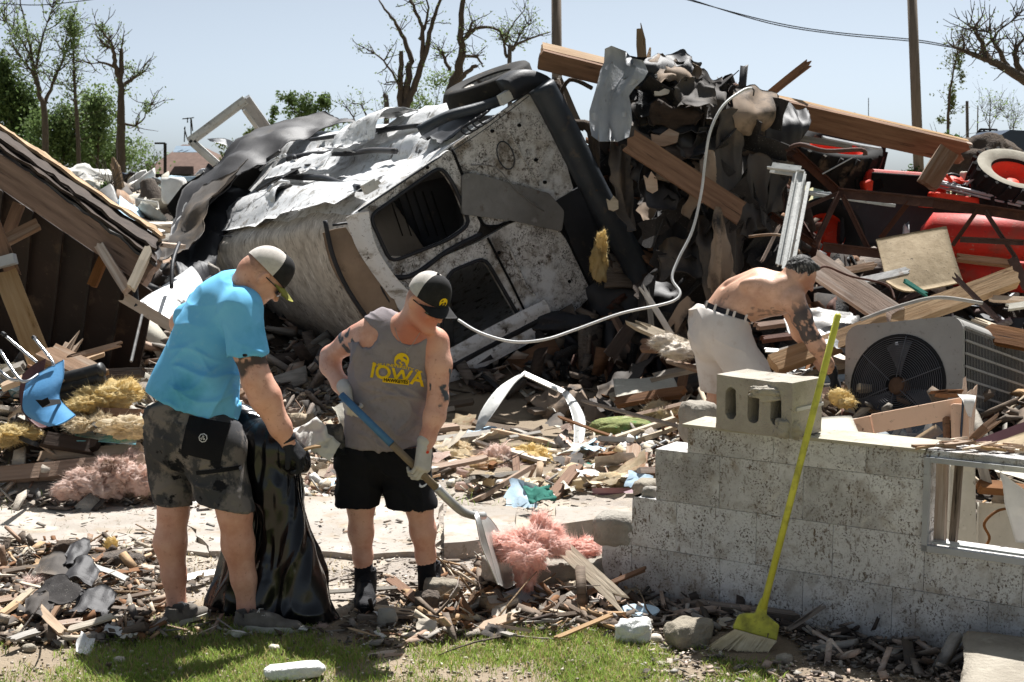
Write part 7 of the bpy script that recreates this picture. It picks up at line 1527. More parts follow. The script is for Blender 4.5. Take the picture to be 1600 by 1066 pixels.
# necklace
g = Geo(); pts = spline([P(616, 508, 6.37), P(622, 528, 6.31), P(632, 541, 6.275), P(638, 545, 6.27), P(646, 536, 6.28), P(656, 520, 6.31)], 5)
bt2 = bvh(m2.children[0]); q = []
for p in pts:
    h_ = bt2.ray_cast(p - vd * .4, vd); q.append(h_[0] - vd * .003 if h_[0] else p)
g.tube(q, .0014, 5); c_ = q[len(q) // 2]; g.box(c_ + Vector((0, -.002, -.012)), (.003, .002, .022)); g.box(c_ + Vector((0, -.002, -.008)), (.012, .002, .003)); g.obj('necklace', 'rim', m2)
# shovel
S0, S1, S2 = P(543, 627, 6.30), P(612, 694, 6.22), P(690, 772, 6.30)
axis = (S1 - S0).normalized()
gl = glove('glove', 'glove_white', m2, P(541, 612, 6.42), (.25, -.55, -.8), (-.9, -.3, .0), side=1, curl=62, size=1.08, cuff=(P(538, 604, 6.46), .036))
g2 = glove('glove', 'glove_white', m2, P(663, 700, 6.265), (-.1, -.35, -.93), (.75, -.65, .1), side=-1, curl=50, size=1.1, cuff=(P(664, 690, 6.27), .037))
V2, F2 = ring2(0.0, .007, 8); decal('glove_mark', V2, F2, frame(P(663, 717, 6.0), (1, 0, 0), (0, 0, 1)), bvh(g2), vd, 'red_bright', m2, .002)
shovel = thing('shovel', P(700, 790, 6.35), 'long scoop shovel with a part blue handle held by the man in grey', 'shovel')
g = Geo(); g.tube([P(533, 617, 6.33), S1], [.0165, .017], 14); g.obj('blue_shaft', 'blue_paint', shovel, True)
g = Geo(); g.tube([S1, P(688, 768, 6.27)], [.0165, .0175], 14); g.obj('wooden_shaft', 'shovel_wood', shovel, True)
g = Geo(); g.tube(spline([P(682, 762, 6.265), P(702, 782, 6.29), P(722, 799, 6.33), P(742, 806, 6.37), P(756, 806, 6.42)], 5), [.0205] * 12 + [.019] * 9, 12); g.obj('socket', 'shovel_metal', shovel, True)
bl = [[P(738, 797, 6.50), P(742, 805, 6.38), P(745, 799, 6.27)], [P(766, 812, 6.56), P(756, 822, 6.42), P(750, 812, 6.22)], [P(786, 845, 6.60), P(770, 858, 6.43), P(760, 846, 6.22)], [P(798, 880, 6.6), P(782, 890, 6.43), P(770, 882, 6.22)], [P(806, 912, 6.6), P(792, 920, 6.43), P(779, 914, 6.22)]]
sheet('blade', bl, 'shovel_metal', 6, .005, .003, 9, 3, shovel)
sheet('blade_side', [[P(745, 799, 6.27), P(741, 806, 6.225)], [P(750, 812, 6.22), P(744, 820, 6.17)], [P(760, 846, 6.22), P(751, 852, 6.17)], [P(770, 882, 6.22), P(765, 886, 6.17)], [P(779, 914, 6.22), P(777, 914, 6.19)]], 'shovel_metal', 5, .004, .002, 9, 4, shovel)
for (h_, t_) in ((G(571, 936), G(572, 958)), (G(668, 925), G(672, 941))):
    hh = h_ + Vector((0, .05, 0)); tt = hh + (Vector((.02, -.30, 0)) if h_.x < -.5 else Vector((.08, -.28, 0)))
    shoe(m2, hh + Vector((0, .0, .005)), tt + Vector((0, 0, .005)), 'shoe_black', 'shoe_black', high=.13, w=.052, lace='belt')
for a_, b_ in ((P(568, 876, 6.525), P(568, 925, 6.53)), (P(666, 872, 6.50), P(668, 925, 6.52))):
    g = Geo(); g.tube([a_, (a_ + b_) / 2, b_], [.045, .044, .045], 14); g.obj('sock', 'black_cloth', m2, True)
# ---------------------------------------------------------------- man 3: shirtless, bending behind the wall
m3 = thing('person', P(1150, 725, 9.3), 'shirtless grey haired man in white shorts bending down behind the concrete wall', 'person')
hc3 = P(1251, 430, 9.05); fw3 = Vector((.80, .15, -.58)); up3 = Vector((.55, .1, .83))
f = Field(P(1075, 745, 8.75), P(1335, 395, 9.75) + Vector((.05, 0, .05)), .0072)
L3, A3 = head_sdf(f, hc3, fw3, up3, 1.0)
f.cone(L3(0, -.045, -.045), P(1222, 452, 9.15), .062, .08, .05)
f.cone(P(1232, 468, 8.98), P(1222, 458, 9.32), .075, .07, .06)
f.chain([(P(1214, 462, 9.15), .125), (P(1188, 458, 9.18), .145), (P(1155, 470, 9.2), .135), (P(1130, 492, 9.22), .135)], .08, (Vector((0, 1, 0)), 1.25))
f.ell(P(1205, 450, 9.03), (.12, .08, .06), rotm((.3, 1, 0), (-.3, 0, 1)), .05)
f.chain([(P(1112, 520, 9.3), .12), (P(1122, 610, 9.35), .07), (P(1114, 650, 9.38), .062), (P(1112, 735, 9.4), .042)], .03)
f.chain([(P(1130, 520, 9.12), .12), (P(1192, 612, 9.0), .078), (P(1180, 660, 9.05), .062), (P(1170, 745, 9.1), .042)], .03)
f.cone(P(1112, 510, 9.3), P(1130, 515, 9.14), .13, .13, .05)
for aa, bb in (((1218, 418, 9.1), (1176, 414, 9.12)), ((1176, 414, 9.12), (1132, 445, 9.15))): f.cone(P(*aa), P(*bb), .022, .022, .03, op='cut')
f.ell(P(1222, 442, 9.02), (.07, .06, .045), rotm((.3, 1, 0), (-.3, 0, 1)), .03); f.ell(P(1180, 445, 9.02), (.10, .04, .05), None, .04)
S3 = f.snap()
f.chain([(P(1241, 468, 8.97), .07), (P(1252, 495, 8.95), .062), (P(1266, 524, 8.93), .052), (P(1276, 540, 8.94), .053), (P(1292, 568, 8.97), .040), (P(1301, 584, 9.0), .031)], .03)
f.chain([(P(1228, 462, 9.33), .065), (P(1250, 520, 9.45), .05), (P(1285, 575, 9.4), .035)], .03)
def _tat3(V):
    d, t = seg(P(1243, 462, 8.97), P(1270, 535, 8.93), V); a = (d < .09) * (V[:, 0] > P(1233, 460, 9).x) * np.clip((t * 3), 0, 1) * np.clip(1 - ink(V, 38, .12, 8) * .9, 0, 1) * (t < .98) * .95
    d, t = seg(P(1272, 540, 8.93), P(1300, 582, 9.0), V); b = (d < .06) * (t > 0) * ink(V, 45, .1, 9) * .5
    d, t = seg(P(1190, 495, 9.0), P(1215, 490, 8.98), V); c = (d < .09) * ink(V, 40, .05, 12) * .5 * (V[:, 2] < P(1200, 480, 9).z)
    d, t = seg(P(1125, 470, 9.1), P(1158, 452, 9.1), V); e = (d < .05) * ink(V, 40, .1, 14) * .35
    return np.maximum(np.maximum(a, b), np.maximum(c, e))
f.obj('body', 'skin3', m3, attrs={'tattoo': _tat3, 'red': lambda V: near(L3(0, .05, -.03), .12, .05)(V) * .7}, disp=lambda V: .006 * fbm(V * 7, 3, 2))
f = Field(np.array(hc3) - .16, np.array(hc3) + .16, .005)
f.ell(L3(0, -.018, .022), (.086, .102, .102), A3, .01); f.cone(L3(-.03, .05, .085), L3(.03, .05, .085), .026, .026, .03)
f.plane(L3(0, .045, .05), A3 @ Vector((0, .86, -.5)), .02); f.plane(L3(0, -.02, -.045), A3 @ Vector((0, .25, -1)), .02)
f.obj('hair', 'hair', m3, disp=lambda V: .007 * fbm(V * np.array((50, 50, 50)), 3, 3))
f = Field(P(1075, 745, 8.7), P(1240, 460, 9.8), .0072)
f.cone(P(1110, 500, 9.32), P(1132, 506, 9.12), .14, .14, .06); f.cone(P(1140, 492, 9.2), P(1114, 530, 9.23), .135, .155, .06)
f.cone(P(1112, 525, 9.33), P(1128, 645, 9.38), .135, .12, .04); f.cone(P(1135, 525, 9.1), P(1192, 622, 9.0), .145, .125, .04)
f.absorb(S3, .008)
f.plane(P(1138, 490, 9.2), (.28, 0, .96), .008); f.plane(P(1178, 520, 9.0), (1, 0, .35), .008, lo=(0, 0, P(1200, 545, 9).z)); f.plane(P(1126, 616, 9.3), (-.1, 0, -1), .006); 
f.cone(P(1127, 595, 9.37), P(1128, 650, 9.38), .08, .1, .004, op='cut')
f.obj('white_shorts', 'white_pants', m3, disp=folds([((.6, 0, .8), 7, .014), ((.9, 0, -.4), 8, .010)], .008, 41, 4), smooth_it=2)
g = Geo(); pts = []
for k in range(25):
    a = 2 * math.pi * k / 24; c = P(1139, 487, 9.21); ax = Vector((.93, 0, -.30)) * .168; ay = Vector((0, 1, 0)) * .205; pts.append(c + ax * math.cos(a) + ay * math.sin(a))
V = []; F = []
up_ = Vector((.28, 0, .96)) * .018
for p in pts[:-1]: V += [p - up_, p + up_]
for k in range(24): a = 2 * k; b = 2 * ((k + 1) % 24); F.append((a, b, b + 1, a + 1))
obj('belt', V, F, 'belt', m3, True)
for k in (13, 15, 17, 18, 20, 22):
    g = Geo(); p = pts[k] + (pts[k] - P(1139, 487, 9.21)).normalized() * .004; g.bar(p - up_ * 1.5, p + up_ * 1.4, .016, .006, (p - P(1139, 487, 9.21))); g.obj('belt_loop', 'white_pants', m3)
glove('glove', 'glove_black', m3, P(1301, 583, 9.0), (.42, .05, -.9), (.85, -.3, .3), side=1, curl=28, size=1.1, cuff=(P(1298, 576, 8.99), .038))
# ============================================================ BACKGROUND
def limb_tree(name, lab, Y, limbs, r0, bark='bark', leaf=None, twigs=26, leaves=0, clumps=(), lsize=.10, seed=0, cat='tree', twig_len=1.0, up=.5):
    rs = np.random.RandomState(seed); rr = random.Random(seed); t = thing(name, P(limbs[0][0][0], 344, Y) * 1.0, lab, cat)
    t.location = (P(limbs[0][0][0], 300, Y).x, Y, 0); ends = []
    gt = Geo(); first = True
    for li, pts in enumerate(limbs):
        q = []; dy = 0
        for i, p in enumerate(pts):
            if i: dy += rr.uniform(-.25, .25)
            q.append(P(p[0], p[1], Y + dy))
        q = spline(q, 5); n = len(q); ra = r0 * (pts[0][2] if len(pts[0]) > 2 else 1); rb = r0 * (pts[-1][2] if len(pts[-1]) > 2 else .15)
        q = [p + Vector((rr.gauss(0, r0 * .12), 0, 0)) if 0 < i < n - 1 else p for i, p in enumerate(q)]
        gt.tube(q, [ra + (rb - ra) * i / (n - 1) for i in range(n)], 7)
        ends.append((q, ra, rb))
    tr_ = gt.obj('trunk', bark, t, True)
    gb = Geo(); tips = []
    for k in range(twigs):
        q, ra, rb = rr.choice(ends); i = rr.randint(len(q) // 3, len(q) - 1); p = q[i]; d = (q[min(i + 1, len(q) - 1)] - q[max(i - 1, 0)]).normalized()
        for s_ in range(rr.randint(1, 3)):
            v = (d * .5 + Vector((rr.gauss(0, .8), rr.gauss(0, .5), rr.gauss(up * .6, .5)))).normalized(); L_ = rr.uniform(.4, 1.3) * twig_len; pp = [p]
            for j in range(4): v = (v + Vector((rr.gauss(0, .25), rr.gauss(0, .2), rr.gauss(.05, .2)))).normalized(); pp.append(pp[-1] + v * L_ / 4)
            r_ = max(.010, min(.03, r0 * .16)); gb.tube(pp, [r_, r_ * .8, r_ * .6, r_ * .5, r_ * .35], 4, cap=False); tips += pp[1:]
            if rr.random() < .7:
                b0 = pp[2]; v2 = (v + Vector((rr.gauss(0, .9), 0, rr.gauss(0, .6)))).normalized(); gb.tube([b0, b0 + v2 * L_ * .25, b0 + v2 * L_ * .45 + Vector((0, 0, .05))], [r_ * .6, r_ * .45, r_ * .3], 4, cap=False); tips += [b0 + v2 * L_ * .25, b0 + v2 * L_ * .45]
    if gb.V: tag(gb.obj('branches', bark, t, fix=False), kind='stuff')
    C_ = []
    if leaves and tips:
        T = np.array([tuple(v) for v in tips]); C_.append(T[rs.randint(0, len(T), leaves)] + rs.normal(0, .14, (leaves, 3)))
    for (cx, cy, rx, ry, n_) in clumps:
        c = np.array(P(cx, cy, Y)); s_ = Y / FPX; nb = max(3, n_ // 90)
        bc = rs.normal(0, .42, (nb, 3)) * np.array((rx * s_, rx * s_ * .7, ry * s_)) * .9; bi = rs.randint(0, nb, n_)
        C_.append(c + bc[bi] + rs.normal(0, 1, (n_, 3)) * np.array((rx, rx * .8, ry)) * s_ * .24)
    if C_:
        C = np.concatenate(C_); n_ = len(C); a = rs.normal(0, 1, (n_, 3)); a /= np.linalg.norm(a, axis=1, keepdims=True); b = rs.normal(0, 1, (n_, 3)); b = np.cross(a, b); b /= np.linalg.norm(b, axis=1, keepdims=True)
        s_ = rs.uniform(.5, 1.2, (n_, 1)) * lsize; V = np.stack([C - a * s_ * .6, C + b * s_ * .35, C + a * s_ * .6, C - b * s_ * .35], 1).reshape(-1, 3); Q = np.arange(n_ * 4).reshape(n_, 4)
        half = rs.rand(n_) < .5
        tag(obj('crown', npmesh('crown', V, Q, leaf or 'leaf', False), parent=t), kind=None)
    return t
BY = 58
limb_tree('broken_tree', 'bare broken tree with three rising limbs behind the left part of the van', BY, [[(634, 345, 1), (633, 200, .85), (634, 165, .8), (645, 140, .55), (665, 80, .45), (676, 34, .35), (692, -15, .2)], [(632, 190, .7), (638, 120, .5), (642, 90, .45), (628, 54, .4), (611, 27, .3), (592, 0, .12)], [(660, 95, .4), (660, 50, .35), (648, 15, .25), (640, -15, .2)], [(628, 170, .6), (626, 120, .5), (627, 80, .35)], [(655, 62, .3), (668, 30, .2), (665, -10, .12)], [(628, 140, .25), (600, 95, .15), (570, 75, .06)], [(630, 130, .2), (610, 128, .12), (600, 132, .05)]], .24, leaf='leaf_light', twigs=26, leaves=420, seed=1, twig_len=.9)
limb_tree('broken_tree', 'second bare broken tree, right of the three limbed one, above the van wheel', BY, [[(698, 345, 1), (700, 170, .9), (712, 120, .7), (722, 84, .55), (719, 50, .5), (726, -15, .35)], [(715, 128, .4), (730, 112, .35), (745, 102, .3)], [(722, 65, .35), (745, 45, .25), (775, 45, .2), (800, 65, .12)], [(724, 88, .3), (745, 90, .2), (755, 105, .1)], [(702, 110, .3), (694, 88, .25), (693, 82, .2)], [(727, 60, .3), (738, 35, .2)]], .26, leaf='leaf_light', twigs=26, leaves=380, seed=2, twig_len=.8)
limb_tree('leafy_sapling', 'sparse leafy tree left of the utility pole behind the van', BY, [[(797, 345, .8), (796, 95, .6), (800, 75, .5), (830, 60, .3), (860, 50, .15)], [(793, 90, .5), (788, 70, .3), (800, 40, .25), (820, 15, .12)], [(800, 80, .4), (815, 50, .3), (830, 35, .12)], [(795, 75, .3), (782, 55, .1)]], .14, leaf='leaf_light', twigs=30, leaves=450, seed=3, twig_len=.9)
limb_tree('green_bush', 'pale green leafy bush between the two bare broken trees', 64, [[(665, 345, .5), (668, 180, .3)], [(668, 240, .3), (650, 130, .1)], [(668, 230, .3), (690, 120, .1)]], .10, leaf='leaf_light', twigs=24, clumps=[(665, 150, 34, 44, 900), (640, 165, 20, 30, 300), (690, 135, 18, 26, 300), (712, 120, 12, 16, 120)], lsize=.12, seed=4)
limb_tree('broken_stub', 'short broken trunk stub left of the bare trees', 56, [[(608, 345, 1), (604, 170, .9), (600, 150, .6)]], .13, twigs=2, seed=5)
limb_tree('fallen_branches', 'curved leafless branches above the black felt on the van', 52, [[(560, 200, .6), (572, 185, .5), (590, 175, .3), (606, 178, .2)], [(575, 190, .5), (565, 165, .3), (550, 162, .12)], [(560, 200, .4), (545, 172, .2), (535, 160, .1)]], .08, leaf='leaf_light', twigs=18, leaves=140, seed=6, twig_len=.6)
limb_tree('round_tree', 'full green round tree above the black felt at the van front', 75, [[(475, 345, .8), (476, 230, .6), (470, 180, .3)], [(476, 240, .4), (500, 190, .2)]], .2, leaf='leaf', twigs=10, clumps=[(478, 172, 30, 22, 1400), (505, 160, 14, 18, 500), (455, 160, 14, 14, 400), (432, 180, 12, 22, 260), (440, 150, 12, 10, 90), (490, 195, 34, 16, 500)], lsize=.17, seed=7)
limb_tree('far_shrub', 'small olive shrub seen below the diamond shaped metal frame', 62, [[(370, 345, .5), (372, 250, .3)]], .1, leaf='leaf_olive', twigs=10, clumps=[(368, 240, 26, 16, 600), (395, 210, 12, 14, 200)], lsize=.14, seed=8)
limb_tree('far_shrub', 'small green shrub left of the brown hip roofed house', 90, [[(270, 345, .5), (270, 260, .3)]], .1, leaf='leaf_light', twigs=6, clumps=[(268, 245, 10, 14, 250), (240, 262, 14, 10, 250)], lsize=.16, seed=9)
# left group
LG = 'trees at the left'
limb_tree('dense_tree', 'dense dark green tree at the far left edge', 70, [[(18, 345, 1), (20, 220, .8), (10, 140, .4)], [(20, 230, .6), (45, 150, .2)]], .25, leaf='leaf', twigs=14, clumps=[(12, 160, 30, 54, 4200), (40, 180, 24, 44, 2400), (5, 105, 14, 24, 900), (30, 230, 40, 40, 2400)], lsize=.2, seed=10)
limb_tree('tall_sparse_tree', 'tall thin tree with many rising twigs left of centre in the left tree group', 62, [[(74, 345, 1), (70, 180, .8), (62, 150, .6), (52, 100, .4), (40, 40, .2), (30, -5, .1)], [(68, 170, .6), (78, 140, .4), (98, 95, .2), (100, 70, .1)], [(60, 140, .5), (48, 110, .3), (28, 85, .12)], [(55, 110, .35), (66, 60, .2), (84, 5, .08)], [(50, 90, .3), (30, 60, .15), (8, 30, .06)]], .17, leaf='leaf_light', twigs=70, leaves=1500, clumps=[(30, 40, 30, 30, 260)], seed=11, twig_len=1.2, lsize=.12)
limb_tree('slender_tree', 'slender straight tree with a tufted leafy top in the left tree group', 62, [[(128, 345, 1), (120, 180, .6), (116, 110, .4), (114, 30, .12)]], .12, leaf='leaf_light', twigs=50, leaves=600, clumps=[(113, 40, 22, 32, 700), (108, 75, 16, 16, 260)], seed=12, lsize=.12)
limb_tree('snapped_tree', 'dark snapped tree with a jagged top, rightmost of the left group', 60, [[(190, 345, 1), (188, 220, .9), (189, 140, .65), (190, 76, .3)], [(187, 125, .5), (180, 95, .4), (175, 70, .3), (160, 50, .15), (150, 35, .06)], [(191, 135, .4), (205, 125, .3), (222, 114, .15)], [(176, 72, .3), (168, 75, .2)], [(178, 105, .3), (160, 98, .12), (142, 100, .05)], [(192, 192, .25), (215, 195, .15), (235, 165, .06)]], .25, leaf='leaf_light', twigs=36, leaves=520, clumps=[(160, 45, 18, 16, 160), (205, 108, 16, 14, 140), (232, 165, 16, 14, 160), (212, 225, 20, 20, 260)], seed=13, twig_len=.9)
for k, (x, y, rx, ry, n_, lab) in enumerate([(95, 215, 40, 54, 4600, 'leafy bush filling the gap under the tall sparse tree'), (150, 190, 34, 56, 4000, 'bush left of the dark snapped tree'), (150, 245, 64, 36, 5200, 'low wide bush at the foot of the left tree group'), (62, 250, 36, 40, 2800, 'bush right of the grey roofed house'), (225, 275, 26, 12, 500, 'low green bush right of the dark snapped tree')]):
    limb_tree('leafy_bush', lab, 64 + k * 1.5, [[(x, 345, .6), (x + 3, y, .3), (x - 6, y - ry * .5, .1)], [(x, y + 40, .4), (x + rx * .5, y - 10, .1)]], .12, leaf=['leaf', 'leaf_light', 'leaf', 'leaf_dark', 'leaf'][k], twigs=16, clumps=[(x, y, rx, ry, n_)], lsize=.17, seed=20 + k)
# right fallen tree and thin trees
limb_tree('fallen_tree', 'bare tangled fallen tree crown hanging into the top right corner', 26, [[(1640, 150, 1.2), (1600, 125, .9), (1560, 100, .7), (1520, 85, .5), (1488, 72, .2)], [(1545, 95, .6), (1530, 60, .4), (1515, 38, .15)], [(1575, 108, .6), (1558, 75, .4), (1545, 50, .15)], [(1600, 120, .7), (1585, 85, .4), (1600, 60, .2)], [(1530, 85, .3), (1560, 50, .2), (1590, 25, .08)], [(1600, 118, .5), (1640, 60, .3)]], .10, 'bark', leaf='leaf_light', twigs=46, leaves=260, seed=31, twig_len=.5, lsize=.045)
limb_tree('thin_tree', 'narrow dark leafy tree right of the tall utility pole', 50, [[(1482, 345, 1), (1482, 180, .6), (1490, 110, .3), (1500, 60, .1)]], .07, leaf='leaf_olive', twigs=30, leaves=300, clumps=[(1488, 150, 12, 34, 420), (1498, 95, 10, 34, 420), (1472, 185, 10, 14, 120)], seed=32, lsize=.09, twig_len=.6)
limb_tree('young_tree', 'small bare sapling near the right edge beyond the tractor', 60, [[(1545, 345, 1), (1546, 210, .5), (1548, 160, .2)], [(1546, 200, .4), (1532, 165, .1)], [(1546, 205, .4), (1562, 172, .1)]], .05, leaf='leaf_light', twigs=26, leaves=150, seed=33, lsize=.10)
limb_tree('young_tree', 'second bare sapling at the right edge', 62, [[(1580, 345, 1), (1582, 215, .5), (1590, 180, .2)], [(1582, 215, .4), (1572, 180, .1)]], .05, leaf='leaf_light', twigs=20, leaves=90, seed=34, lsize=.10)
limb_tree('far_bush', 'low dark green bush below the thin tree beyond the beam', 44, [[(1490, 345, .6), (1490, 230, .3)]], .1, leaf='leaf_dark', twigs=5, clumps=[(1485, 222, 26, 14, 700), (1500, 255, 24, 20, 600), (1425, 275, 20, 22, 500)], lsize=.12, seed=35)
# poles, posts and wires
def pole(A, B, r, lab, nm='utility_pole', m='pole_wood', cat='pole'):
    g = Geo(); g.tube([A, (A + B) / 2, B], [r, r * .95, r * .9], 12); return tag(g.obj(nm, m, smooth=True), lab, cat)
pole(P(872, 330, 40), P(869, -30, 40), .155, 'tall wooden utility pole behind the van wheel'); pole(P(1438, 330, 44), P(1424, -30, 44), .16, 'tall wooden utility pole right of the long beam')
pole(P(1513, 330, 60), P(1511, 158, 60), .07, 'thin post near the thin tree at right', 'post', 'bark', 'post'); pole(P(1357, 330, 50), P(1357, 153, 50), .015, 'very thin antenna rod above the long beam', 'antenna_rod', 'post_dark', 'antenna'); pole(P(1525, 330, 64), P(1528, 165, 64), .03, 'thin leaning rod right of the thin post', 'rod', 'bark', 'rod')
for pts, lab in (([(1060, -4, 44), (1200, 33, 44), (1300, 50, 44), (1428, 62, 44), (1485, 72, 44)], 'upper overhead wire reaching the right utility pole'), ([(1075, -2, 44), (1200, 36, 44), (1310, 54, 44), (1428, 65, 44), (1500, 76, 44), (1600, 85, 44)], 'lower overhead wire reaching the right utility pole'), ([(-20, 4, 50), (60, 8, 50), (140, 0, 50), (160, -4, 50)], 'overhead wire crossing the top left corner')):
    g = Geo(); g.tube(spline([P(*p) for p in pts], 6), .016, 5); tag(g.obj('overhead_wire', 'wire_black'), lab, 'wire')
lp = thing('street_lamp', (P(258, 290, 62).x, 62, 0), 'thin dark street lamp in front of the brown hip roofed house', 'street lamp')
g = Geo(); g.tube([P(258, 345, 62), P(258, 224, 62)], .07, 8); g.obj('pole', 'post_dark', lp); g = Geo(); g.bar(P(258, 224, 62), P(242, 224, 62), .12, .08); g.obj('lamp_head', 'post_dark', lp)
g = Geo()
for a, b in (((299, 222), (298, 185)), ((288, 222), (289, 198)), ((285, 186), (303, 184)), ((293, 184), (293, 192)), ((288, 200), (292, 215)), ((299, 186), (301, 205))): g.tube([P(*a, 84), P(*b, 84)], .04, 4)
tag(g.obj('roof_antenna', 'post_dark'), 'spindly television antenna above the brown hip roofed house', 'antenna')
# houses
def hip(nm, lab, x0, x1, ytop, xt0, xt1, yeave, Y, rm, wm, depth=9, ybase=300):
    t = thing(nm, (P((x0 + x1) / 2, 300, Y).x, Y, 0), lab, 'house'); a, b = P(x0, yeave, Y), P(x1, yeave, Y); c, d = P(xt0, ytop, Y + depth / 2), P(xt1, ytop, Y + depth / 2); c.z = P(xt0, ytop, Y + depth / 2).z
    e, f_ = b + Vector((0, depth, 0)), a + Vector((0, depth, 0)); V = [a, b, e, f_, c, d]; dn = Vector((0, 0, .22))
    V += [v - dn for v in V[:4]]
    obj('roof', V, [(0, 1, 5, 4), (1, 2, 5), (2, 3, 4, 5), (3, 0, 4), (0, 6, 7, 1), (1, 7, 8, 2), (2, 8, 9, 3), (3, 9, 6, 0)], rm, t, fix=True)
    g = Geo(); o_ = .5; w0, w1 = a + Vector((o_, o_, 0)), b + Vector((-o_, o_, 0)); g.box(((w0.x + w1.x) / 2, Y + depth / 2, (a.z - .2) / 2 - .1), (w1.x - w0.x, depth - 1, a.z)); g.obj('wall', wm, t); return t
h1 = hip('house', 'house with a low grey roof at the far left edge', -200, 30, 178, -130, -60, 243, 46, 'roof_grey', 'siding_brown', 3)
h2 = hip('house', 'house with a reddish brown hip roof and a small blue grey dormer', 215, 372, 226, 285, 310, 275, 84, 'roof_shingle', 'siding_brown')
g = Geo(); a = P(268, 240, 82); b = P(312, 240, 82); g.add([a, b, P(318, 226, 86), P(262, 226, 86)], [(0, 1, 2, 3)]); V = [P(270, 238, 83), P(310, 238, 83), P(305, 228, 85), P(275, 228, 85)]; obj('dormer', V + [v + Vector((0, 1, 0)) for v in V], [(0, 1, 2, 3), (4, 7, 6, 5), (0, 4, 5, 1), (2, 6, 7, 3), (1, 5, 6, 2), (0, 3, 7, 4)], 'siding_blue', h2)
h3 = hip('house', 'distant grey roof peeking above the long beam', 1315, 1350, 176, 1322, 1336, 186, 70, 'roof_grey', 'siding_blue')
# vehicles
def car(nm, lab, x0, x1, yt, yb, Y, m, cat, truck=True):
    t = thing(nm, (P((x0 + x1) / 2, yb, Y).x, Y, P(x0, yb, Y).z), lab, cat); a = P(x0, yt, Y); b = P(x1, yb, Y); W_ = b.x - a.x; H_ = a.z - b.z; z0 = b.z; x0w = a.x; D = 1.8
    pr_ = [(0, .18), (0, .55), (.08, .62), (.2, .66), (.30, .98), (.36, 1.0), (.62, 1.0), (.70, .96), (.74, .64), (1, .6), (1, .18)]
    V, F = plate_geo([(x * W_, y * H_) for x, y in pr_], [], D, frame((x0w, Y, z0), (1, 0, 0), (0, 0, 1))); o = obj('body', V, F, m, t, fix=True); bv_ = o.modifiers.new('b', 'BEVEL'); bv_.width = .06; bv_.segments = 2
    for wx0, wx1 in ((.29, .46), (.49, .66)): V, F = plate_geo([((wx0 + .02) * W_, .68 * H_), (wx1 * W_, .68 * H_), (wx1 * W_, .93 * H_), ((wx0 + .05) * W_, .93 * H_)], [], .05, frame((x0w, Y - .03, z0), (1, 0, 0), (0, 0, 1))); obj('window', V, F, 'glass_dark', t)
    for wx in (.2, .82): w_ = bpy.data.objects.new('wheel', None); COL.objects.link(w_); w_.location = (x0w + wx * W_, Y + .1, z0 + .33); adopt(w_, t); wheel(Vector((x0w + wx * W_, Y + .05, z0 + .33)), Vector((0, -1, 0)), .34, .24, w_)
    return t
car('pickup_truck', 'white pickup truck parked far behind the van, its windshield catching light', 272, 408, 263, 306, 48, 'car_white', 'truck'); car('parked_car', 'dark blue car parked far behind the pale splintered post', 140, 222, 270, 296, 56, 'car_paint', 'car')
g = Geo(); g.bar(P(200, 277, 66), P(300, 277, 66), .3, .1, (0, -1, 0)); tag(g.obj('guard_rail', 'post_dark'), 'long dark horizontal rail before the brown hip roofed house', 'rail')
# metal door frame lying upright (diamond)
df = thing('door_surround', P(340, 220, 24), 'tilted aluminium door frame standing up against the sky above the felt', 'frame')
for k, (A, B, w) in enumerate([((296, 222, 24), (384, 156, 24), .15), ((380, 155, 24), (418, 208, 24.5), .24), ((298, 220, 24), (345, 262, 24), .13), ((345, 262, 24), (418, 208, 24.4), .10), ((381, 172, 23.9), (410, 212, 24.2), .06)]):
    g = Geo(); g.bar(P(*A), P(*B), w, .07, (0, -1, 0)); g.bar(P(*A) + Vector((0, -.05, 0)), P(*B) + Vector((0, -.05, 0)), w * .45, .03, (0, -1, 0)); g.obj('frame_member', 'galv' if k % 2 else 'alu_white', df)
tag(sheet('metal_flap', [[P(324, 217, 23.5), P(350, 216, 23.6), P(376, 226, 23.8)], [P(328, 221, 23.5), P(350, 225, 23.5), P(370, 238, 23.6)]], 'galv', 6, .01, .02, 3), 'thin bent metal flap inside the tilted aluminium frame', 'metal flap')
# pale splintered post, stump and far rubble
g = Geo(); g.tube([P(196, 372, 30), P(190, 310, 30), P(181, 262, 30), P(176, 246, 30)], [.13, .12, .10, .03], 8); g.tube([P(186, 300, 29.9), P(176, 265, 29.8), P(172, 255, 29.8)], [.05, .04, .01], 6); tag(g.obj('splintered_post', 'bark_pale'), 'pale splintered tree post standing in the far left rubble', 'post')
st3 = rock('tree_stump', P(242, 338, 28), (1.0, .8, .65), 'bark', 95, 5, .55, 2.2, .1); tag(st3, 'dark uprooted tree stump with its root mass in the far left rubble', 'stump'); g = Geo(); g.tube(spline([P(240, 335, 27.8), P(236, 305, 27.9), P(230, 284, 28)], 4), [.26, .25, .24, .22, .21, .19, .17, .16, .15], 9); adopt(g.obj('stump_trunk', 'bark', None, True), st3)
tag(limb_tree('green_sprout', 'small green leafy sprout on the splintered post', 29.5, [[(170, 320, .5), (172, 290, .2)]], .04, leaf='leaf', twigs=8, clumps=[(168, 290, 12, 12, 420)], lsize=.07, seed=41), None)
rs = random.Random(77)
tag(rock('crumpled_tarp', P(110, 290, 31), (1.7, 1, .75), 'paper_white', 96, 4, .7, 2.8, .1), 'big crumpled white grey tarp on the far left rubble', 'tarp'); tag(rock('crumpled_tarp', P(132, 300, 30), (1.1, .8, .5), 'plaster', 97, 5, .5, 2.4, .3), 'smaller grey tarp right of the big white one on the far rubble', 'tarp')
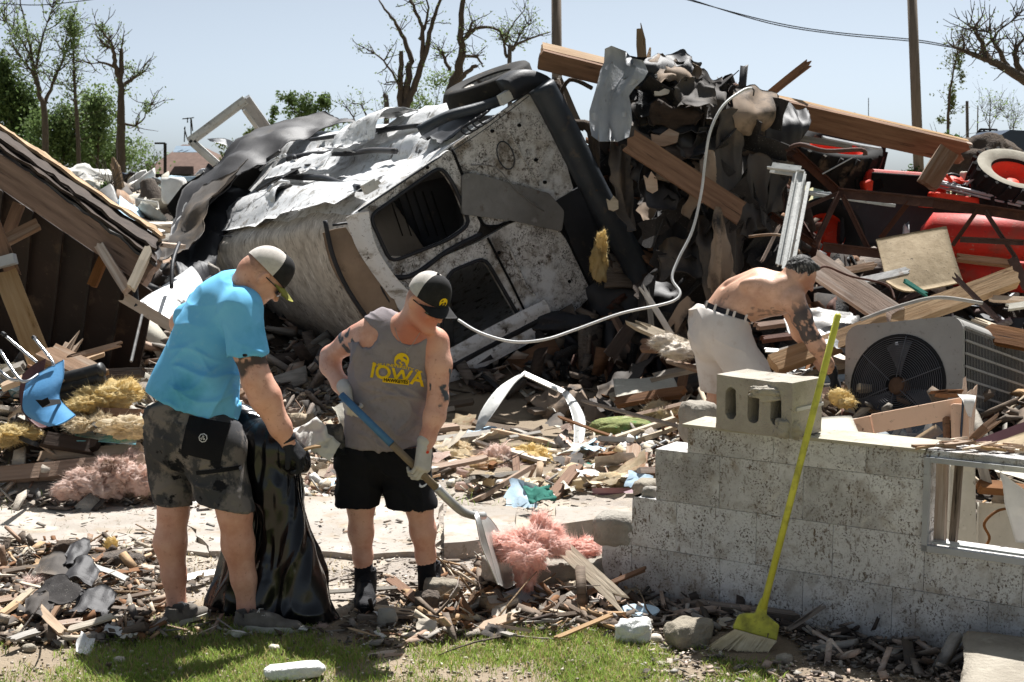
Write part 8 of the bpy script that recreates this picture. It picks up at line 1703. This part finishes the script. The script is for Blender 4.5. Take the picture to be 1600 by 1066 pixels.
tag(rock('white_appliance', P(272, 298, 27), (.42, .4, .5), 'paper_white', 98, 3, .05, 1.5, .95), 'white boxy appliance beside the stump in the far rubble', 'appliance')
for k, (a, b, w, m_, lab) in enumerate([((228, 352), (275, 350), .08, 'wood_pale', 'pale plank lying below the dark stump'), ((205, 367), (262, 360), .10, 'galv', 'long pale pole lying left of the van end'), ((225, 375), (250, 368), .2, 'wood_new', 'tan board end beyond the fallen roof tip'), ((240, 352), (270, 362), .08, 'wood_pale', 'thin pale stick crossing below the stump')]):
    plank(P(*a, 20), P(*b, 20.5), w, .05, m_, lab, 'board', face=(0, -.6, .8))
me_pool = []
for k in range(10):
    V, F = ICO[2]; V = V.copy(); ax = np.abs(V).max(1, keepdims=True); V = (V * .15 + V / ax * .85) * (1 + .45 * fbm(V * 1.5 + k * 3, k, 3)[:, None]) * np.array((.36, .26, .06)); me_pool.append(npmesh('rubble_piece', V, F, ['paper_white', 'plaster', 'wood_pale', 'grey_metal', 'wood', 'concrete_old', 'paper_blue', 'wood_old', 'concrete_old', 'felt'][k], False))
for k in range(150):
    x = rs.uniform(-8, 300); py = rs.uniform(283, 375); Y = rs.uniform(22, 42); p = P(x, py, Y); h = Hs(p.x, Y); p.z = h + .04
    place(rs.choice(me_pool), 'rubble_piece', p, (rs.uniform(-.9, .9), rs.uniform(-.7, .7), rs.uniform(0, 6.3)), (rs.uniform(.5, 1.8), rs.uniform(.5, 1.4), rs.uniform(.6, 2.0)), 'piece of pale rubble strewn beyond the fallen roof at left', 'rubble', 'far rubble pieces')
# ============================================================ SCATTERED DEBRIS
def scatter(name, n, sampler, mats, size, aspect, thick, seed, label=None, lift=.004, tilt=.25, shape='box', z0=None, parent=None):
    """one joined mass of small pieces: splinters, chips, flakes"""
    rs = np.random.RandomState(seed); X, Y = sampler(rs, n); n = len(X)
    L_ = size[0] * (size[1] / size[0]) ** (rs.rand(n) ** 1.6); Wd = L_ * rs.uniform(*aspect, n); T = np.clip(Wd * rs.uniform(*thick, n), .0015, .05)
    yaw = rs.uniform(0, 2 * math.pi, n); tp = rs.normal(0, tilt, n); tr2 = rs.normal(0, tilt, n)
    Z = H(X, Y) + lift + T * .5 + np.abs(tp) * L_ * .35 + rs.uniform(0, .012, n)
    cy, sy, cp, sp, cr, sr = np.cos(yaw), np.sin(yaw), np.cos(tp), np.sin(tp), np.cos(tr2), np.sin(tr2)
    ex = np.stack([cy * cp, sy * cp, sp], 1); ey = np.stack([-sy * cr - cy * sp * sr, cy * cr - sy * sp * sr, cp * sr], 1); ez = np.cross(ex, ey)
    C = np.stack([X, Y, Z], 1); V = []
    top = rs.uniform(.3, 1.0, (n, 4))
    for i, (a, b, c) in enumerate([(x, y, z) for x in (-1, 1) for y in (-1, 1) for z in (-1, 1)]):
        f = top[:, (i >> 1) & 3] if shape != 'box' else rs.uniform(.75, 1.1, n)
        V.append(C + ex * (a * L_ / 2 * f)[:, None] + ey * (b * Wd / 2 * rs.uniform(.6, 1.1, n))[:, None] + ez * (c * T / 2)[:, None])
    V = np.stack(V, 1).reshape(-1, 3); base = (np.arange(n) * 8)[:, None, None]; q = np.array([(0, 1, 3, 2), (4, 6, 7, 5), (0, 4, 5, 1), (2, 3, 7, 6), (0, 2, 6, 4), (1, 5, 7, 3)])[None]
    Q = (base + q).reshape(-1, 4); mi = np.repeat(rs.choice(len(mats), n), 6)
    return tag(obj(name, npmesh(name, V, Q, mats, False, mi), parent=parent), label, None, None, 'stuff')
def inside(X, Y, marg=0):
    """clear zones: inside the wall, van"""
    u = (X - W0.x) * WD.x + (Y - W0.y) * WD.y; nn = (X - W0.x) * WN.x + (Y - W0.y) * WN.y
    return ((u > uat(930)) & (nn < .01) & (nn > -.23)) | (((X + 0 - 1.02) / .2) ** 2 + ((Y - 5.85) / .2) ** 2 < 1)
def px_area(x0, x1, y0, y1, power=1.0, dens=None):
    def f(rs, n):
        px = rs.uniform(x0, x1, n); py = y0 + (y1 - y0) * rs.rand(n) ** power
        dz = -(py - 533) / FPX; dx = (px - 800) / FPX; dirz = -_sp + dz * _cp; t = -CAMZ / dirz; X = dx * t; Y = (_cp + dz * _sp) * t
        k = ~inside(X, Y)
        if dens is not None: k &= dens(X, Y, px, py, rs)
        return X[k], Y[k]
    return f
def w_area(x0, x1, y0, y1):
    def f(rs, n): X = rs.uniform(x0, x1, n); Y = rs.uniform(y0, y1, n); k = ~inside(X, Y); return X[k], Y[k]
    return f
def clumpy(s, thr, seed, soft=.25): return lambda X, Y, px, py, rs: (fbm(np.stack([X * s, Y * s, X * 0], -1), seed, 3) + rs.uniform(-soft, soft, len(X))) > thr
WOODS = ['wood', 'wood_new', 'wood_pale', 'wood_old', 'wood_grey', 'wood_brown', 'wood_old']
MIX = ['wood', 'wood_pale', 'wood_grey', 'paper_white', 'felt', 'concrete_old', 'wood_old', 'wood_dark', 'bark', 'dirt']
BRT = ['wood_pale', 'wood_new', 'wood', 'paper_white', 'cream_fluff', 'concrete_old', 'wood_grey', 'wood_brown', 'bark']
# near band (in front of slab and along the wall)
def near_band(X, Y, px, py, rs): return ((px < 240) | (px > 545) | (rs.rand(len(X)) < .10) | ((py > 975) & (rs.rand(len(X)) < .3))) & (py > 905 + np.where(px < 240, -60, 0) - np.where((px > 660) & (px < 1000), 40, 0) + 14 * np.sin(px * .02)) & (py < 1000 + 10 * np.sin(px * .013)) & ((fbm(np.stack([X * 2.2, Y * 2.2, X * 0], -1), 9, 3) + rs.uniform(-.5, .5, len(X))) > -.25)
scatter('wood_splinters', 5200, px_area(-30, 1260, 840, 1015, 1, near_band), WOODS + ['bark', 'wood_dark'], (.010, .19), (.05, .2), (.2, .6), 1, 'mass of small wood splinters over the near ground')
scatter('litter_flakes', 5000, px_area(-30, 1260, 840, 1020, 1, near_band), MIX, (.006, .07), (.3, .95), (.05, .25), 2, 'small flakes and chips over the near ground')
scatter('wood_splinters', 3000, px_area(-30, 260, 850, 1010), WOODS + ['bark', 'felt', 'dirt'], (.008, .12), (.06, .5), (.1, .6), 3, 'wood splinters over the lower left rubble', tilt=.4)
scatter('wood_splinters', 900, px_area(660, 1000, 890, 990), WOODS, (.03, .2), (.08, .3), (.2, .6), 4, 'wood splinters under the concrete chunk', tilt=.4)
def foot(rs, n):
    u = rs.uniform(-1.0, 1.4, n); q = rs.uniform(.015, .45, n) ** 1.3; X = W0.x + WD.x * u + WN.x * q; Y = W0.y + WD.y * u + WN.y * q; k = ((X - 1.02) / .24) ** 2 + ((Y - 5.88) / .2) ** 2 > 1; return X[k], Y[k]
scatter('wall_foot_debris', 1500, foot, ['wood_old', 'wood_dark', 'wood', 'felt', 'wood_grey'], (.015, .2), (.06, .3), (.2, .6), 5, 'dark wood scraps along the foot of the wall', tilt=.3)
scatter('litter_flakes', 1300, px_area(1000, 1620, 985, 1080), ['wood_old', 'wood', 'dirt', 'bark', 'concrete_old'], (.008, .05), (.3, .9), (.05, .3), 6, 'chips on the dirt below the wall')
# slab and dirt: light scatter
scatter('slab_chips', 700, px_area(0, 960, 775, 915, 1), ['wood', 'wood_old', 'concrete_old', 'wood_pale', 'wood_grey'], (.008, .06), (.1, .6), (.1, .4), 7, 'small chips scattered over the driveway slab', lift=.032)
scatter('slab_chips', 1500, px_area(0, 960, 790, 915, 1), ['wood', 'wood_old', 'concrete_old', 'wood_pale', 'wood_grey'], (.006, .05), (.1, .6), (.1, .4), 17, 'small chips on the dirt before the slab')
scatter('gravel', 7000, px_area(-40, 1640, 830, 1070, 1), ['concrete_old', 'dirt', 'concrete', 'wood_old'], (.004, .018), (.5, 1), (.4, .9), 18, 'fine gravel over the near dirt', lift=-.002)
# middle band
def mid(X, Y, px, py, rs): return (~((px > 690) & (px < 915) & (py > 590) & (py < 712))) & (~((px > 655) & (px < 950) & (py > 690) & (py < 745) & (rs.rand(len(X)) < .8))) & (((px < 250) & (rs.rand(len(X)) < .75)) | (px > 250)) & (fbm(np.stack([X * 1.6, Y * 1.6, X * 0], -1), 51, 3) + rs.uniform(-.3, .3, len(X)) > np.where(py > 735, .05, -.3)) & (py < 775 + 10 * np.sin(px * .03) + np.where(px > 840, 25, 0)) 
scatter('wood_splinters', 9000, px_area(-40, 1090, 618, 800, .9, mid), WOODS + ['wood_pale', 'wood_pale'], (.015, .22), (.04, .25), (.15, .6), 8, 'mass of splintered wood over the middle ground', tilt=.32)
scatter('litter_flakes', 9000, px_area(-40, 1090, 618, 800, .9, mid), BRT + ['felt', 'wood_old', 'paper_blue'], (.012, .12), (.35, .95), (.03, .2), 9, 'mass of chips, paper and plaster over the middle ground', tilt=.4)
scatter('plaster_bits', 2500, px_area(420, 1090, 690, 800, 1, mid), ['cream_fluff', 'pink_dirty', 'plaster', 'wood_pale', 'paper_white'], (.02, .10), (.5, 1), (.3, .7), 10, 'pale plaster and insulation crumbs right of the man in grey', tilt=.4)
scatter('wood_splinters', 4200, w_area(.9, 5.6, 7.0, 12.5), WOODS + ['rust', 'wood_old'], (.04, .5), (.05, .25), (.2, .7), 11, 'splintered wood over the right debris mound', tilt=.4)
scatter('litter_flakes', 3600, w_area(.9, 5.6, 7.0, 12.5), MIX + ['galv', 'rust', 'felt_black'], (.03, .22), (.35, .95), (.04, .2), 12, 'chips and flakes over the right debris mound', tilt=.5)
scatter('wood_splinters', 3000, w_area(-5.5, -1.6, 8.4, 12.5), WOODS, (.04, .45), (.05, .25), (.2, .7), 13, 'splintered wood under the fallen roof', tilt=.4)
scatter('litter_flakes', 2400, w_area(-5.5, -1.6, 8.2, 12.5), MIX, (.03, .18), (.35, .95), (.04, .2), 14, 'chips under the fallen roof', tilt=.5)
scatter('heap_scraps', 4500, w_area(.2, 3.4, 12.6, 15.2), ['felt_black', 'shingle', 'wood_dark', 'felt', 'wood_old', 'asphalt_lump', 'rust', 'wood_brown'], (.06, .5), (.15, .8), (.05, .4), 15, 'dark scraps covering the debris heap', tilt=.8)
scatter('heap_scraps', 4200, w_area(3.0, 8.5, 11.5, 22), ['rust', 'wood_dark', 'wood_old', 'galv', 'wood', 'felt_black', 'dark_plastic', 'wood_grey'], (.06, .7), (.06, .5), (.05, .4), 16, 'scraps covering the ground under the tractor', tilt=.6)
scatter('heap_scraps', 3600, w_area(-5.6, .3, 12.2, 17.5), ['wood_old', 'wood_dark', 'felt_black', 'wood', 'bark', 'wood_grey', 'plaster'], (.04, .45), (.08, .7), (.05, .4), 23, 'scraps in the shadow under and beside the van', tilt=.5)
scatter('far_rubble', 5000, w_area(-15, -3, 18, 46), ['wood_pale', 'plaster', 'paper_white', 'wood', 'concrete_old', 'grey_metal', 'wood_old'], (.08, .8), (.08, .7), (.05, .4), 19, 'far rubble field at left', tilt=.4)
scatter('far_rubble', 2500, w_area(-12, 14, 45, 60), ['plaster', 'wood', 'concrete_old', 'wood_old', 'leaf_olive'], (.1, 1.2), (.1, .7), (.1, .5), 20, 'distant rubble line', tilt=.3)
# individually placed broken boards
CLEAR = [(2.75, 8.9, .85, .8), (1.45, 9.2, .5, .45), (2.2, 7.0, .9, .5), (2.3, 8.1, .9, .35)]
def blocked(x, y): return any(((x - a) / c) ** 2 + ((y - b) / d) ** 2 < 1 for a, b, c, d in CLEAR) or inside(np.array([x]), np.array([y]))[0]
def boards(n, sampler, lab, grp, seed, L=(.25, 1.1), w=(.05, .14), zoff=(.03, .16), tilt=.22, mats=WOODS, t=(.018, .04), name='broken_board'):
    rs = np.random.RandomState(seed); rr = random.Random(seed); pool = [plank_mesh(1.0, 1.0, 1.0, 4, (1, 1), m_, .09, .05) for m_ in mats for _ in range(3)]
    X, Y = sampler(rs, n)
    for x, y in zip(X, Y):
        if blocked(x, y): continue
        l_ = rr.uniform(*L); place(rr.choice(pool), name, (x, y, Hs(x, y) + rr.uniform(*zoff)), (rr.gauss(0, .35), rr.gauss(0, tilt), rr.uniform(0, 6.3)), (l_, rr.uniform(*w), rr.uniform(*t)), lab, 'board', grp)
boards(36, px_area(-20, 240, 625, 765, 1), 'broken board in the rubble left of the man in blue', 'broken boards at left', 101, (.2, .8))
boards(46, px_area(470, 1080, 640, 775, .9), 'broken board lying between the van and the driveway slab', 'broken boards before the van', 102, (.15, .7), (.03, .1), (.02, .08), .12)
boards(66, w_area(1.0, 5.2, 7.4, 12.0), 'broken board in the debris mound behind the wall', 'broken boards behind the wall', 103, (.3, 1.5), (.05, .16), (.03, .25), .25)
boards(22, px_area(-20, 250, 870, 1000), 'short broken board in the lower left rubble', 'broken boards lower left', 104, (.08, .35), (.015, .05), (.01, .06), .2, t=(.008, .02))
boards(40, px_area(560, 1250, 925, 1000), 'short broken board in the near rubble before the wall', 'broken boards in front', 105, (.08, .4), (.015, .05), (.01, .05), .14, t=(.008, .02))
boards(30, w_area(-5.0, -1.9, 9.0, 12.5), 'broken board piled below the dark fallen roof', 'broken boards under the roof', 106, (.3, 1.2), (.05, .14), (.03, .25), .3)
boards(32, w_area(3.2, 8.5, 16.2, 20), 'broken timber lying round the red tractor', 'broken timbers near the tractor', 107, (.5, 2.0), (.06, .2), (.1, .7), .3, ['wood_old', 'wood_brown', 'wood', 'rust', 'wood_grey'])
boards(14, w_area(.9, 3.0, 12.4, 13.8), 'dark broken board stuck in the face of the debris heap', 'boards in the heap', 108, (.4, 1.2), (.06, .2), (.05, .3), .7, ['wood_brown', 'wood_dark', 'wood_old', 'wood'])
# larger sheets of siding, paper, plaster
rs = random.Random(55)
def flats(n, sampler, lab, grp, seed, mats, s=(.12, .4), z=(.03, .1), cat='scrap', nm='scrap_sheet', tl=.4):
    rn = np.random.RandomState(seed); rr = random.Random(seed); X, Y = sampler(rn, n); pool = []
    for k, m_ in enumerate(mats * 2):
        u = np.linspace(-.5, .5, 7); A_, B_ = np.meshgrid(u, u, indexing='ij'); Pp = np.stack([A_, B_, A_ * 0], -1); Pp[..., 2] = (1 - 2 * np.abs(fbm(Pp * 2.6 + k * 3, k + seed, 3))) * .22; Pp[..., 0] += .16 * vn(Pp * 3 + 9 + k, k); Pp[..., 1] += .16 * vn(Pp * 3 + 5, k + 2)
        I_ = np.arange(49).reshape(7, 7); q_ = np.stack([I_[:-1, :-1], I_[1:, :-1], I_[1:, 1:], I_[:-1, 1:]], -1).reshape(-1, 4); pool.append(npmesh(nm, Pp.reshape(-1, 3), q_, m_, False))
    for x, y in zip(X, Y):
        if blocked(x, y): continue
        s_ = rr.uniform(*s); place(rr.choice(pool), nm, (x, y, Hs(x, y) + rr.uniform(*z)), (rr.gauss(0, tl), rr.gauss(0, tl), rr.uniform(0, 6.3)), (s_, s_ * rr.uniform(.4, 1), s_ * rr.uniform(.5, 1.2)), lab, cat, grp)
flats(70, px_area(440, 1080, 650, 790, .9), 'crumpled pale scrap between the van and the driveway slab', 'scraps before the van', 201, ['paper_white', 'plaster', 'wood_pale', 'paper_blue', 'cream_fluff', 'felt', 'pink_dirty'], (.08, .32))
flats(50, px_area(-20, 240, 640, 770, .9), 'crumpled scrap in the rubble left of the man in blue', 'scraps at left', 202, ['paper_white', 'plaster', 'wood_pale', 'cloth_aqua', 'felt', 'paper_blue'], (.08, .3))
flats(60, w_area(1.2, 5.0, 7.4, 12.2), 'bent scrap sheet in the debris mound behind the wall', 'scraps behind the wall', 203, ['paper_white', 'plaster', 'galv', 'grey_metal', 'felt', 'wood_pale', 'paper_blue', 'alu_white'], (.15, .55), (.05, .25))
flats(36, px_area(-20, 1240, 890, 1020), 'small flat scrap in the near rubble', 'scraps in front', 204, ['paper_white', 'plaster', 'wood_pale', 'felt', 'concrete', 'wood'], (.04, .12), (.01, .04))
flats(46, w_area(-6, -2.4, 9.5, 12.5), 'bent scrap under the dark fallen roof', 'scraps under the roof', 205, ['paper_white', 'plaster', 'wood_pale', 'felt', 'wood_old'], (.12, .4), (.05, .2))
flats(60, w_area(3.4, 8, 16, 21), 'bent sheet metal scrap round the red tractor', 'scraps near the tractor', 206, ['galv', 'rust', 'paper_white', 'felt_black', 'dark_plastic', 'red_paint'], (.2, .8), (.1, .6))
# sticks and twigs
rr = random.Random(66)
for k in range(46):
    zone = rr.choice([(-20, 240, 860, 1010), (540, 1250, 915, 1005), (440, 1080, 660, 780)]); p = G(rr.uniform(zone[0], zone[1]), rr.uniform(zone[2], zone[3])); p.z = Hs(p.x, p.y) + .02
    if inside(np.array([p.x]), np.array([p.y]))[0]: continue
    v = Vector((rr.gauss(0, 1), rr.gauss(0, 1), rr.uniform(.0, .35))).normalized(); L_ = rr.uniform(.12, .5); q = [p]
    for j in range(4): v = (v + Vector((rr.gauss(0, .18), rr.gauss(0, .18), rr.gauss(0, .08)))).normalized(); q.append(q[-1] + v * L_ / 4); q[-1].z = max(q[-1].z, .012)
    g = Geo(); g.tube(q, [.006, .005, .0045, .0035, .002], 5); tag(g.obj('twig', rr.choice(['bark', 'bark_pale', 'wood_old']), smooth=True), 'thin bare twig lying in the rubble', 'twig', 'twigs in the rubble')
# small rocks
for k in range(40):
    p = G(rr.uniform(-20, 1240), rr.uniform(860, 1040)); s_ = rr.uniform(.02, .06)
    if inside(np.array([p.x]), np.array([p.y]))[0]: continue
    o = rock('stone', (p.x, p.y, Hs(p.x, p.y) + s_ * .3), (s_ * 1.3, s_, s_ * .8), rr.choice(['concrete_old', 'concrete', 'bark']), 400 + k, 2, .3, 1.6, .4); tag(o, 'small loose stone on the near ground', 'stone', 'small loose stones')
# grass
def grass(name, n, sampler, m, h, seed, lab):
    rs = np.random.RandomState(seed); X, Y = sampler(rs, n); n = len(X); Z = H(X, Y) - .004; a = rs.uniform(0, 2 * math.pi, n); hh = rs.uniform(h[0], h[1], n) * rs.uniform(.5, 1, n); w = rs.uniform(.0012, .0028, n)
    ln = rs.normal(0, .45, (n, 2)) * hh[:, None]; B = np.stack([X, Y, Z], 1); sd = np.stack([np.cos(a), np.sin(a), a * 0], 1) * w[:, None]; mid_ = B + np.concatenate([ln * .35, (hh * .6)[:, None]], 1); tip = B + np.concatenate([ln, hh[:, None]], 1)
    V = np.stack([B - sd, B + sd, mid_ + sd * .8, mid_ - sd * .8, tip + sd * .12, tip - sd * .12], 1).reshape(-1, 3); b = (np.arange(n) * 6)[:, None, None]; Q = (b + np.array([(0, 1, 2, 3), (3, 2, 4, 5)])[None]).reshape(-1, 4)
    return tag(obj(name, npmesh(name, V, Q, m, False)), lab, None, None, 'stuff')
def lawn(X, Y, px, py, rs):
    e = 988 + 14 * np.sin(px * .011 + 1) + np.where(px < 230, 10, 0) + np.where(px > 560, 6, 0) + np.where(px > 950, 14 + (px - 950) * .05, 0)
    d = fbm(np.stack([X * 4, Y * 4, X * 0], -1), 15, 3); return (py > e + d * 30 + rs.uniform(-10, 10, len(X))) & (px < 1190 + 40 * rs.rand(len(X))) & (d + rs.uniform(-.35, .35, len(X)) > np.where(px < 300, -.02, -.22))
grass('lawn_grass', 78000, px_area(-60, 1240, 965, 1110, 1, lawn), 'grass_blade', (.012, .05), 1, 'short green grass along the bottom of the picture')
grass('dry_grass', 30000, px_area(-60, 1240, 955, 1110, 1, lawn), 'grass_dry', (.01, .05), 2, 'dry straw coloured grass mixed into the lawn')
grass('weeds', 1600, px_area(440, 1080, 700, 800, 1, clumpy(1.5, .25, 33)), 'grass_blade', (.03, .12), 3, 'weeds growing through the middle rubble')
grass('weeds', 900, px_area(0, 260, 740, 880, 1, clumpy(1.8, .2, 34)), 'leaf_olive', (.02, .08), 4, 'weeds at the left before the timbers')
grass('straw', 9000, px_area(-40, 1250, 850, 1010, 1, clumpy(2, .05, 36)), 'grass_dry', (.01, .04), 6, 'straw and dry stems in the near rubble')

# ---------------- labels of the scattered pieces: colour, size and the nearest landmark
COLN = {'wood': 'tan', 'wood_new': 'yellowish tan', 'wood_pale': 'pale', 'wood_old': 'weathered brown', 'wood_grey': 'grey', 'wood_brown': 'reddish brown', 'wood_dark': 'dark brown', 'rust': 'rust brown', 'paper_white': 'white', 'plaster': 'off white', 'paper_blue': 'pale blue', 'cream_fluff': 'cream', 'felt': 'dark grey', 'felt_black': 'black', 'felt_tan': 'brown', 'pink_dirty': 'pinkish', 'cloth_aqua': 'aqua', 'galv': 'shiny grey', 'grey_metal': 'dull grey', 'alu_white': 'white metal', 'concrete': 'light grey', 'concrete_old': 'grey brown', 'dark_plastic': 'black', 'red_paint': 'red', 'shingle': 'gritty dark', 'asphalt_lump': 'rough black', 'bark': 'dark brown', 'bark_pale': 'pale brown'}
LM = [('the blue chair', 70, 610), ('the fat black hoses', 125, 600), ('the leaning plank', 45, 500), ('the pink insulation pile', 155, 745), ('the left sneaker', 285, 970), ('the right sneaker', 420, 975), ('the bag bottom', 470, 950), ('the left boot', 570, 930), ('the right boot', 672, 925), ('the shovel blade', 770, 870), ('the slanting plank', 935, 905), ('the broom bristles', 1170, 1010), ('the foam lump', 990, 980), ('the wall end', 1000, 800), ('the teal cloth', 842, 776), ('the white arch strip', 830, 640), ('the mossy cushion', 972, 668), ('the light grey panel', 1005, 610), ('the white shorts', 1140, 600), ('the concrete block', 1200, 640), ('the fan grille', 1402, 600), ('the speckled sheet', 1435, 410), ('the red tank', 1540, 375), ('the white channel', 1235, 340), ('the metal sheet', 955, 145), ('the tan felt flap', 1180, 175), ('the heap crest', 1060, 115), ('the conduit bend', 1060, 465), ('the big tractor tyre', 1303, 255), ('the upper rear tyre', 1580, 280), ('the dark stump', 242, 338), ('the splintered post', 182, 300), ('the white tarp', 110, 290), ('the van sill', 760, 560), ('the yellow clump', 840, 715), ('the wall window', 1530, 800), ('the plaster stick', 461, 1045), ('the brownish ball', 45, 925)]
def px_of(w):
    v = w - Vector((0, 0, CAMZ)); d = v.y * _cp - v.z * _sp; u = v.y * _sp + v.z * _cp
    return 800 + FPX * v.x / d, 533 - FPX * u / d
KN = {'broken_board': 'broken board', 'scrap_sheet': 'bent scrap', 'shingle_piece': 'torn shingle', 'torn_roofing': 'torn roofing', 'rubble_piece': 'rubble piece', 'twig': 'thin twig', 'stone': 'loose stone', 'wood_splinter': 'pale splinter'}
SEEN = {}
for o in list(COL.objects):
    k0 = o.name.split('.')[0]
    if k0 not in KN or o.parent or 'group' not in o.keys() or o.type != 'MESH': continue
    bb = np.array([tuple(o.matrix_basis @ Vector(c)) for c in o.bound_box]); c = Vector(bb.mean(0)); sz = float((bb.max(0) - bb.min(0)).max()) * FPX / max(c.y, 1); x, y = px_of(c)
    n_, lx, ly = min(LM, key=lambda l: (l[1] - x) ** 2 + (l[2] - y) ** 2); dx, dy = x - lx, y - ly; dd = math.hypot(dx, dy)
    pos = ('right of' if dx > 0 else 'left of') if abs(dx) > abs(dy) * 1.6 else (('above' if dy < 0 else 'below') if abs(dy) > abs(dx) * 1.6 else ('up' if dy < 0 else 'down') + (' and right of' if dx > 0 else ' and left of'))
    ls = sorted(LM, key=lambda l: (l[1] - x) ** 2 + (l[2] - y) ** 2); far_ = 'just ' if dd < 28 else ('' if dd < 70 else 'well ')
    s_ = 'tiny' if sz < 12 else 'small' if sz < 28 else 'medium' if sz < 60 else 'long' if k0 == 'broken_board' else 'large'
    o['label'] = f"{s_} {COLN.get(o.data.materials[0].name.split('.')[0], 'mottled')} {KN[k0]} {far_}{pos} {n_}"
    SEEN.setdefault(o['label'], []).append((o, ls[1][0], y))
for lab, os_ in SEEN.items():
    if len(os_) < 2: continue
    for o, l2, y in os_:
        w = f"{lab.replace('well ', '')}, towards {l2}".split(); o['label'] = ' '.join(w if len(w) <= 16 else [x for x in w[1:] if x not in ('torn', 'bent', 'loose')][-16:])
SEEN = {}
for o in COL.objects:
    if o.name.split('.')[0] in KN and not o.parent and 'label' in o.keys(): SEEN.setdefault(o['label'], []).append(o)
for lab, os_ in SEEN.items():
    if len(os_) in (2, 3) and len(lab.split()) < 16:
        for o, w in zip(sorted(os_, key=lambda o: -o.matrix_basis.translation.z), ['upper', 'lower'] if len(os_) == 2 else ['top', 'middle', 'bottom']): o['label'] = w + ' ' + lab
